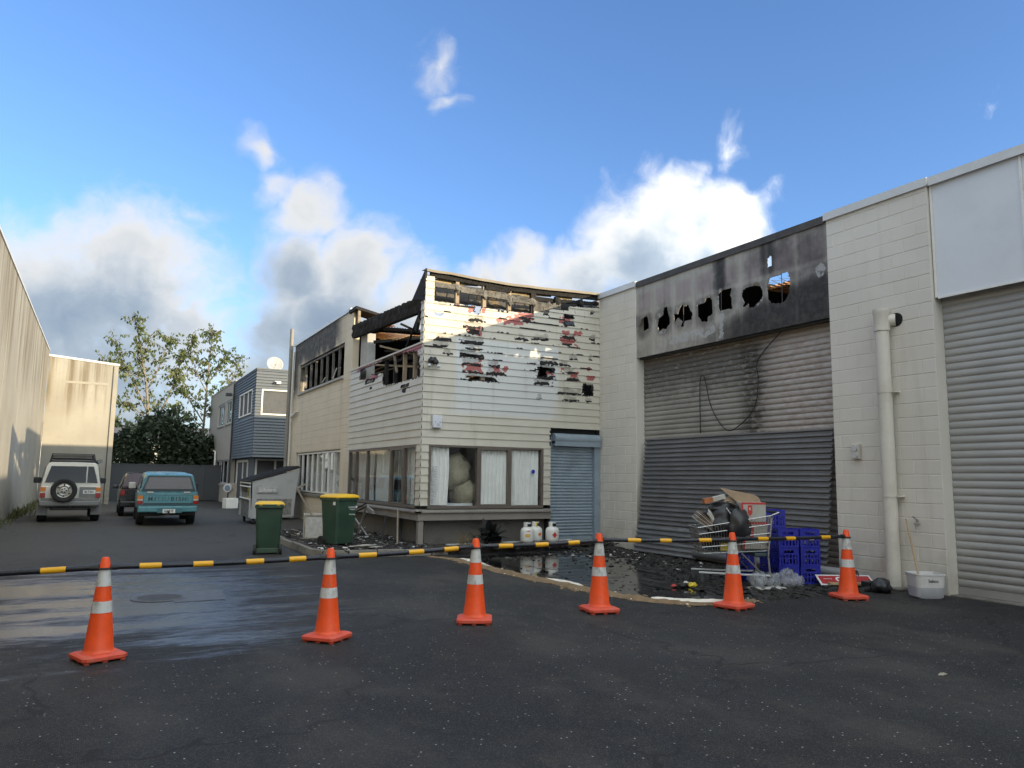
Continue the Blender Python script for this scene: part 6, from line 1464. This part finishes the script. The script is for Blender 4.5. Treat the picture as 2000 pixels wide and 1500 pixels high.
q = MB(); q.cyl((.78, .3, 1.98), (.78, 2.3, 1.98), .075, n=12); q.bar((.5, .5, 2.0), (.78, .5, 2.0), .05, .03); q.build('rolled_awning', MT['bumper_grey'], rk, smooth=40); MB().box(-.66, .66, .25, 2.5, 1.94, 1.99).build('rack_tray', MT['black_plastic'], rk)
# teal pickup with canopy
pk = thing('pickup_truck', 'teal pickup truck with matching canopy and half-lost tailgate letters', 'pickup truck', (1.93, 25.85, 0), R(-1))
q = MB(); half_loft(q, [(.02, lo(.84, .52, 1.03)), (.06, lo(.86, .46, 1.04)), (1.5, lo(.87, .42, 1.05)), (2.2, lo(.87, .40, 1.06)), (3.6, lo(.86, .40, 1.04)), (4.7, lo(.83, .42, .96)), (4.95, lo(.74, .5, .88))]); q.build('body', MT['paint_teal'], pk, smooth=30, bevel=.01)
can = lambda z1, w0, w1: [(0, 1.03), (w0, 1.03), (w0*.98, 1.08), (w1+.05, z1-.10), (w1, z1-.03), (w1-.09, z1), (0, z1+.012)]
q = MB(); half_loft(q, [(.03, can(1.56, .81, .64)), (.20, can(1.61, .82, .66)), (2.05, can(1.63, .83, .68)), (2.1, can(1.62, .82, .67))]); q.build('canopy', MT['paint_teal'], pk, smooth=30)
q = MB(); half_loft(q, [(2.13, can(1.63, .83, .66)), (2.3, can(1.66, .83, .66)), (3.1, can(1.65, .83, .66)), (3.75, can(1.10, .82, .76))]); q.build('cab', MT['paint_teal'], pk, smooth=30)
panel('window_seal', 'tailgate_dark', pk, rear_pts(1.06, 1.53, -.765, .765, -.60, .60, .012, .022), .010); panel('rear_window', 'canopy_glass', pk, rear_pts(1.13, 1.49, -.69, .69, -.57, .57, -.001, .009), .006)
for s in (-1, 1):
    panel('side_window', 'car_glass', pk, [(s*.822, .3, 1.14), (s*.832, 1.9, 1.14), (s*.735, 1.9, 1.5), (s*.725, .4, 1.48)][::s], .008); panel('side_window', 'car_glass', pk, [(s*.833, 2.25, 1.14), (s*.833, 3.2, 1.14), (s*.735, 2.9, 1.54), (s*.735, 2.3, 1.54)][::s], .008)
    tl = part_empty('tail_light', pk); MB().box(s*.79-.075, s*.79+.075, -.025, .02, .82, .93).build('amber_lens', MT['light_amber'], tl); MB().box(s*.79-.075, s*.79+.075, -.025, .02, .775, .818).build('clear_lens', MT['light_clear'], tl); MB().box(s*.79-.075, s*.79+.075, -.025, .02, .66, .773).build('red_lens', MT['light_red'], tl)
    wheel(pk, s*.735, .95, .34, .24, 'rim_white', s); wheel(pk, s*.735, 3.85, .34, .24, 'rim_white', s)
    MB().box(s*.98-.11, s*.98+.11, 2.9, 3.0, 1.08, 1.30).build('wing_mirror', MT['light_clear'] if s < 0 else MT['black_plastic'], pk, bevel=.03)
    MB().box(s*.52-.09, s*.52+.09, -.03, .0, 1.005, 1.05).build('canopy_latch', MT['grey_trim'], pk)
MB().box(-.70, .70, -.012, .018, .62, .985).build('tailgate', MT['paint_teal'], pk, bevel=.01); MB().box(-.69, .69, -.0135, -.0125, .935, .945).build('tailgate_seam', MT['tailgate_dark'], pk); MB().box(-.69, .69, -.016, -.0135, .64, .70).build('tailgate_stripe', MT['tailgate_dark'], pk)
xx = [-.505, -.375, -.275, -.16, -.045, .115, .225, .325, .455, .56]
for ch, x in zip('MITSUBISHI', xx): lettering(ch, .185, MT['tailgate_dark'] if x in (-.505, -.375, .115, .225, .325, .455) else MT['faded_teal'], pk, (x, -.0145, .82), bold=.003, name='letter', extrude=.002)
MB().box(-.84, .84, -.10, .08, .42, .60).build('rear_bumper', MT['paint_teal'], pk, bevel=.03); MB().box(-.30, .40, -.115, -.101, .40, .54).build('plate_mount', MT['faded_teal'], pk); plate(pk, -.116, .455, 'GAP IT', .03, .36, .12)
q = MB(); q.box(-.04, .04, -.2, .0, .34, .40); q.cyl((.02, -.19, .38), (.02, -.19, .46), .03, n=10); q.build('tow_ball', MT['mud_dark'], pk); MB().box(-.8, .8, .1, .6, .32, .44).build('underbody', MT['mud_dark'], pk)
# dark red hatchback beyond
hc = thing('dark_hatchback', 'dark maroon hatchback half hidden in front of the teal pickup', 'car', (1.50, 31.6, 0), R(0))
q = MB(); half_loft(q, [(.02, lo(.78, .40, .98)), (.08, lo(.81, .34, 1.0)), (1.6, lo(.83, .28, 1.0)), (2.9, lo(.82, .28, .97)), (3.8, lo(.76, .32, .82)), (4.0, lo(.66, .4, .75))]); q.build('body', MT['paint_black'], hc, smooth=30, bevel=.01)
can2 = lambda z1, w0, w1: [(0, .98), (w0, .98), (w0*.98, 1.04), (w1+.05, z1-.10), (w1, z1-.03), (w1-.09, z1), (0, z1+.015)]
q = MB(); half_loft(q, [(.06, can2(1.12, .76, .70)), (.45, can2(1.58, .78, .58)), (1.3, can2(1.63, .79, .60)), (2.0, can2(1.6, .79, .59)), (2.9, can2(1.02, .78, .72))]); q.build('cabin', MT['paint_maroon'], hc, smooth=30)
panel('rear_window', 'car_glass', hc, rear_pts(1.08, 1.50, -.64, .64, -.52, .52, .065, .40), .012)
for s in (-1, 1):
    panel('side_window', 'car_glass', hc, [(s*.782, .6, 1.08), (s*.792, 2.4, 1.08), (s*.66, 1.95, 1.5), (s*.65, .75, 1.48)][::s], .008); MB().box(s*.70-.07, s*.70+.07, -.0, .06, .78, .98).build('tail_light', MT['light_red'], hc)
    wheel(hc, s*.70, .75, .30, .2, 'rim_steel', s); wheel(hc, s*.70, 3.2, .30, .2, 'rim_steel', s); MB().box(s*.92-.1, s*.92+.1, 2.1, 2.2, 1.0, 1.14).build('wing_mirror', MT['paint_black'], hc, bevel=.03)
MB().box(-.78, .78, -.05, .1, .36, .56).build('rear_bumper', MT['paint_black'], hc, bevel=.03)
# ---------------------------------------------------------------- loaded shopping trolley
tr = thing('shopping_trolley', 'wire shopping trolley heaped with cardboard and rubbish before the scorched door', 'trolley', (8.24, 9.18, 0), R(-26)); tr.scale = (1.12, 1.12, 1.12)
# local: x from front (0) to handle (1.0), y across (+-.26)
def wires(name, pts4, nu, nv, r=.004, mt='steel', par=tr):
    a, b, c, d = [Vector(p) for p in pts4]; q = MB()
    for i in range(nu+1): f = i/nu; q.cyl(a.lerp(b, f), d.lerp(c, f), r, n=5)
    for j in range(nv+1): f = j/nv; q.cyl(a.lerp(d, f), b.lerp(c, f), r*1.4, n=5)
    o = q.build(name, MT[mt], par); o['kind'] = 'stuff'; return o
F0, F1, B0_, B1 = .08, .0, .95, 1.02
zf0, zf1, zb0, zb1 = .45, .80, .50, .98
wires('basket_side', ((F0, -.20, zf0), (B0_, -.25, zb0), (B1, -.28, zb1), (F1, -.23, zf1)), 26, 4); wires('basket_side', ((F0, .20, zf0), (B0_, .25, zb0), (B1, .28, zb1), (F1, .23, zf1)), 26, 4)
wires('basket_front', ((F0, -.20, zf0), (F0, .20, zf0), (F1, .23, zf1), (F1, -.23, zf1)), 12, 4); wires('basket_gate', ((B0_, -.25, zb0), (B0_, .25, zb0), (B1, .28, zb1), (B1, -.28, zb1)), 14, 4); wires('basket_floor', ((F0, -.20, zf0), (B0_, -.25, zb0), (B0_, .25, zb0), (F0, .20, zf0)), 20, 5)
MB().cyl((1.12, -.28, 1.02), (1.12, .28, 1.02), .018, n=10).build('handle', MT['black_plastic'], tr)
for s in (-1, 1):
    MB().tube([(1.02, s*.28, .98), (1.12, s*.28, 1.02)], .013, 6).build('handle_arm', MT['steel'], tr); MB().tube([(1.02, s*.27, .95), (.96, s*.26, .45), (.98, s*.26, .16)], .013, 6).build('rear_leg', MT['steel'], tr)
    MB().tube([(.98, s*.26, .17), (.5, s*.22, .18), (.02, s*.19, .20)], .014, 6).build('chassis_bar', MT['grey_trim'], tr); MB().tube([(.60, s*.24, .46), (.86, s*.26, .2)], .011, 6).build('strut', MT['steel'], tr)
    for x in (.05, .95): MB().cyl((x, s*.21-.015, .065), (x, s*.21+.015, .065), .062, n=16).build('castor', MT['rubber'], tr); MB().box(x-.02, x+.02, s*.21-.02, s*.21+.02, .08, .19).build('castor_fork', MT['dark_metal'], tr)
MB().box(.78, .98, -.24, .24, .42, .47).build('child_seat_base', MT['tailgate_dark'], tr, bevel=.01)
TM = Matrix.Translation((8.24, 9.18, 0)) @ Matrix.Rotation(R(-26), 4, 'Z') @ Matrix.Scale(1.12, 4)
def tl_(x, y, z): return TM @ Vector((x, y, z))
def carton(label, loc, rz, w_, d_, h_, flap=False):
    t = thing('carton', label, 'carton', tl_(*loc), R(-26)+rz)
    MB().box(-w_/2, w_/2, -d_/2, d_/2, 0, h_).build('box_body', MT['card_white'], t, bevel=.006)
    MB().box(-w_/2-.002, w_/2+.002, -d_/2-.003, -d_/2-.0005, h_-.03, h_).build('red_edge', MT['print_red'], t); MB().box(-w_/2-.003, -w_/2+.03, -d_/2-.0035, -d_/2-.001, 0, h_-.031).build('red_edge', MT['print_red'], t)
    q = MB(); q.prism([(-.09, h_*.85), (-.02, h_*.85), (-.02, h_*.45), (-.055, h_*.30), (-.09, h_*.45)], -d_/2-.004, -d_/2-.001, 'y'); q.build('shield_print', MT['print_red'], t); lettering('K', .06, MT['white_print'], t, (-.055, -d_/2-.0045, h_*.66))
    if flap: 
        for (a, b, c) in ((-.25, .05, .22), (-.05, .1, .16)): q = MB(); q.add([(-w_/2, d_/2*b, h_), (w_/2, d_/2*b, h_), (w_/2+a*.3, b, h_+c*.5), (-w_/2+a, b+.05, h_+c)], [(0, 1, 2, 3)]); o = q.build('flap', MT['card_brown'], t); s = o.modifiers.new('s', 'SOLIDIFY'); s.thickness = .006
    return t
carton('lower white carton with red print, inside the trolley', (.80, -.02, .52), .03, .38, .42, .405); carton('upper white carton with red print and open brown flaps, on top of the trolley load', (.80, -.02, .885), -.04, .38, .42, .30, True)
def bag(label, loc, s, seed, mt='bag_black', amp=.35): o = lump('rubbish_bag', mt, None, tl_(*loc), s, seed, amp=amp); tag(o, label, 'bag'); return o
bag('big black rubbish bag heaped in the middle of the trolley', (.40, -.02, .88), (.36, .26, .25), 3); bag('black plastic sheeting sagging over the trolley side', (.58, -.22, .84), (.20, .14, .26), 9); bag('black bag on top of the trolley heap', (.46, .0, 1.06), (.28, .2, .11), 5)
tag(MB().bar((0, 0, 0), Vector(tl_(.60, -.30, .76))-Vector(tl_(.40, -.24, 1.08)), .018, .01).build('white_strip', MT['white_print'], loc=tl_(.40, -.24, 1.08)), 'thin white plastic strip across the black bags in the trolley', 'strip')
pk_ = thing('printed_packet', 'red and white printed packet lying on top of the trolley heap', 'packet', tl_(.28, -.10, 1.16), R(-26)); MB().box(-.17, .17, -.06, .06, 0, .07).build('packet_body', MT['card_white'], pk_, rot=(0, R(-14), 0), bevel=.005); MB().box(-.171, -.03, -.062, .062, -.002, .072).build('red_end', MT['brick_orange'], pk_, rot=(0, R(-14), 0))
cs = thing('flattened_cardboard', 'bundle of flattened brown cardboard jutting over the trolley front', 'cardboard', tl_(.12, -.06, .84), R(-26))
for k in range(6): MB().box(-.16, .18, -.18, .18, k*.022, k*.022+.012).build('card_sheet', MT['card_brown'] if k % 2 else MT['paper'], cs, rot=(R(8), R(32+k*2), 0))
bs = thing('trolley_groceries', 'bright packets and a green container in the front of the trolley basket', 'groceries', tl_(.25, 0, .49), R(-26)); MB().box(-.10, .08, -.14, .14, .0, .24).build('green_tub', MT['tailgate_dark'], bs, bevel=.02); MB().box(.10, .20, -.17, -.05, .0, .16).build('yellow_packet', MT['sticker_yellow'], bs); MB().box(.21, .30, -.17, -.05, .0, .15).build('red_packet', MT['print_red'], bs); MB().box(.31, .42, -.16, .1, 0, .15).build('brown_packet', MT['card_brown'], bs)
for i, (lb, x, y, z, s_, mt, rt) in enumerate((('crumpled brown cardboard sheet against the upper carton', .60, .02, 1.12, (.20, .14), 'card_brown', (R(35), R(-40), .2)), ('dirty white card leaning over the trolley front', .24, -.18, .92, (.20, .07), 'card_white', (R(70), R(38), .1)),
        ('brown card flap sticking out above the black bags', .40, .10, 1.10, (.16, .12), 'card_brown', (R(60), R(10), .5)), ('torn pale paper sack on the heap beside the packet', .52, -.12, 1.12, (.10, .07), 'paper', (R(20), R(15), .9)))):
    o = lump('torn_card', mt, None, tl_(x, y, z), (s_[0], s_[1], .012), i*3, amp=.45); o.rotation_euler = rt; tag(o, lb, 'cardboard')
lump_ = lump('trolley_rubbish', 'ash_debris', None, tl_(.35, 0, .62), (.36, .22, .12), 31, amp=.35); tag(lump_, 'dark sodden rubbish filling the bottom of the trolley basket', 'rubbish')
# ---------------------------------------------------------------- blue crates
def make_crate():
    t = thing('plastic_crate', 'x', 'crate', (0, 0, 0)); q = MB(); w_ = .165; h = .285
    for (x, y) in ((-w_, -w_), (w_-.03, -w_), (-w_, w_-.03), (w_-.03, w_-.03)): q.box(x, x+.03, y, y+.03, 0, h)
    for z0, z1 in ((0, .03), (.105, .125), (.175, .20), (h-.045, h)):
        e = .001 if z0 else 0
        q.box(-w_+.03, w_-.03, -w_+e, -w_+.012, z0, z1); q.box(-w_+.03, w_-.03, w_-.012, w_-e, z0, z1); q.box(-w_+e, -w_+.012, -w_+.03, w_-.03, z0, z1); q.box(w_-.012, w_-e, -w_+.03, w_-.03, z0, z1)
    q.build('frame', MT['crate_blue'], t); q = MB()
    for i in range(5):
        c = -.11+i*.055
        for (z0, z1) in ((.03, .105), (.125, .175)):
            q.box(c-.012, c+.012, -w_+.002, -w_+.01, z0, z1); q.box(c-.012, c+.012, w_-.01, w_-.002, z0, z1); q.box(-w_+.002, -w_+.01, c-.012, c+.012, z0, z1); q.box(w_-.01, w_-.002, c-.012, c+.012, z0, z1)
    for s in (-.11, .11): q.box(s-.03, s+.03, -w_+.002, -w_+.01, .20, h-.045); q.box(-w_+.002, -w_+.01, s-.03, s+.03, .20, h-.045)
    o = q.build('lattice', MT['crate_blue'], t); o['kind'] = 'stuff'; MB().box(-w_+.014, w_-.014, -w_+.014, w_-.014, .004, .012).build('floor', MT['crate_blue'], t)
    return t
cr0 = make_crate(); nC = 0
for (x, y, n, a, nm) in ((10.10, 8.62, 3, -22, 'right stack'), (9.76, 8.74, 3, -24, 'middle stack'), (9.93, 9.14, 4, -26, 'tall rear stack'), (9.38, 9.34, 2, -20, 'stack behind the trolley')):
    for k in range(n):
        c = cr0 if nC == 0 else copy_tree(cr0); nC += 1; c.location = (x+random.uniform(-.006, .006), y+random.uniform(-.006, .006), .006+k*.288); c.rotation_euler = (0, 0, R(a+random.uniform(-2, 2)))
        pos = ['bottom', 'second', 'third', 'top'][k] if k < n-1 else 'top'; c['label'] = f'blue plastic crate, {pos} of the {nm} beside the trolley'; c['group'] = 'blue crates beside the trolley'
for nm, c in (('x', None),): pass
tg_ = MB().box(-.035, .035, -.004, 0, 0, .05).build('crate_tag', MT['ash_white'], loc=(10.045, 8.433, .70), rot=(0, 0, R(-22))); tag(tg_, 'small pale paper tag on the right stack of blue crates', 'tag')
# ---------------------------------------------------------------- bits on the ground
bt = thing('bottle_bag', 'clear plastic bag of empty bottles in front of the blue crates', 'bag', (9.22, 8.52, 0))
for i, (x, y, z, s, sd3) in enumerate(((-.22, .05, .12, (.16, .13, .13), 1), (.0, .0, .11, (.15, .13, .12), 2), (.22, -.1, .13, (.17, .14, .14), 3), (.36, -.17, .1, (.10, .1, .1), 4))): lump('bag_bulge', 'plastic_clear', bt, (x, y, z), s, sd3, amp=.45)
fb = thing('flat_cardboard', 'sodden flat board under the bag of bottles', 'board', (9.1, 8.45, .012)); lump('sheet', 'ash_white', fb, (0, 0, 0), (.50, .18, .012), 3, amp=.4)
sg_ = thing('red_sign', 'broken red sign board with white letters beside the rightmost cone', 'sign', (10.05, 8.22, .02), R(-28)); MB().box(-.06, .80, -.012, 0, 0, .27).build('board', MT['white_print'], sg_, rot=(R(-62), 0, 0)); MB().box(-.03, .77, -.0145, -.0125, .03, .24).build('red_field', MT['sign_red'], sg_, rot=(R(-62), 0, 0))
for i, ch in enumerate('CA'): lettering(ch, .17, MT['white_print'], sg_, Matrix.Rotation(R(-62), 4, 'X') @ Vector((.28+i*.17, -.0155, .135)), rot=(R(28), 0, 0), bold=.006, name='letter')
lettering('Recycling', .035, MT['white_print'], sg_, Matrix.Rotation(R(-62), 4, 'X') @ Vector((.10, -.0155, .16)), rot=(R(28), 0, 0))
pb_ = MB().bar((0, 0, 0), (.72, -.38, 0), .10, .03).build('timber_plank', MT['wood_raw'], loc=(10.05, 8.15, .06)); tag(pb_, 'short pale timber plank lying behind the red sign', 'plank')
o = lump('rubbish_bag', 'bag_black', None, (10.33, 7.45, .10), (.16, .14, .11), 12, amp=.4); tag(o, 'small crumpled black bag at the foot of the downpipe', 'bag')
o = MB().box(-.09, .09, -.08, .08, 0, .13).build('black_tub', MT['black_plastic'], loc=(10.42, 7.72, 0), bevel=.015); tag(o, 'small black plastic tub between the red sign and the downpipe', 'tub')
bk = thing('mop_bucket', 'white and grey mop bucket standing at the edge of the roller door', 'bucket', (10.52, 6.88, 0))
def rsq(w_, d_, z, c=.07, n=4):
    out = []
    for (sx, sy, a0) in ((1, 1, 0), (-1, 1, 90), (-1, -1, 180), (1, -1, 270)):
        for k in range(n+1): a = R(a0+90*k/n); out.append((sx*(w_-c)+c*math.cos(a), sy*(d_-c)+c*math.sin(a), z))
    return out
q = MB(); q.ring_loft([rsq(.17, .15, .0), rsq(.19, .165, .02), rsq(.20, .175, .155)]); q.build('base', MT['bucket_grey'], bk, smooth=40)
q = MB(); q.ring_loft([rsq(.2005, .1755, .156), rsq(.21, .185, .32), rsq(.218, .193, .325), rsq(.218, .193, .345), rsq(.205, .18, .345), rsq(.19, .165, .17)]); q.build('tub', MT['bucket_white'], bk, smooth=40); lettering('Sabco', .06, MT['ink'], bk, (.02, -.186, .25), rot=(R(87), 0, 0))
bk.rotation_euler = (0, 0, R(-30))
mp_ = MB().cyl((0, 0, 0), Vector((10.86, 7.36, 1.08))-Vector((10.50, 6.92, .05)), .013, n=8).build('mop', MT['wood_raw'], loc=(10.50, 6.92, .05)); tag(mp_, 'long wooden mop handle leaning from the bucket to the wall', 'mop')
# packets by the trolley wheel and plastic film on a cone
lt = thing('torn_packet', 'torn yellow and red packet on the ground left of the trolley wheels', 'litter', (7.9, 9.05, .01)); lump('wrapper', 'sticker_yellow', lt, (.14, -.06, .03), (.07, .05, .04), 2, amp=.5); lump('wrapper', 'print_red', lt, (-.12, .04, .02), (.06, .04, .02), 4, amp=.5); lump('wrapper', 'ash_debris', lt, (.0, .0, .03), (.14, .06, .03), 6, amp=.5); lump('wrapper', 'ash_white', lt, (.08, .02, .05), (.05, .03, .03), 8, amp=.5)
q = MB(); q.add([(0, 0, .52), (.02, .01, .52), (.10, .03, .28), (.05, .02, .16), (-.01, 0, .30)], [(0, 1, 2, 3, 4)]); tag(q.build('plastic_film', MT['film_clear'], loc=(5.60, 7.86, 0)), 'scrap of clear plastic film hanging off the fourth cone', 'film')
lf = MB().add([(0, 0, .006), (.05, .02, .012), (.13, .03, .008), (.09, -.03, .012), (.03, -.03, .007)], [(0, 4, 3, 2, 1)]).build('fallen_leaf', MT['clutter'], loc=at(1832, 1320, Z=0)); tag(lf, 'pale dead leaf on the dark asphalt at the lower right', 'leaf')
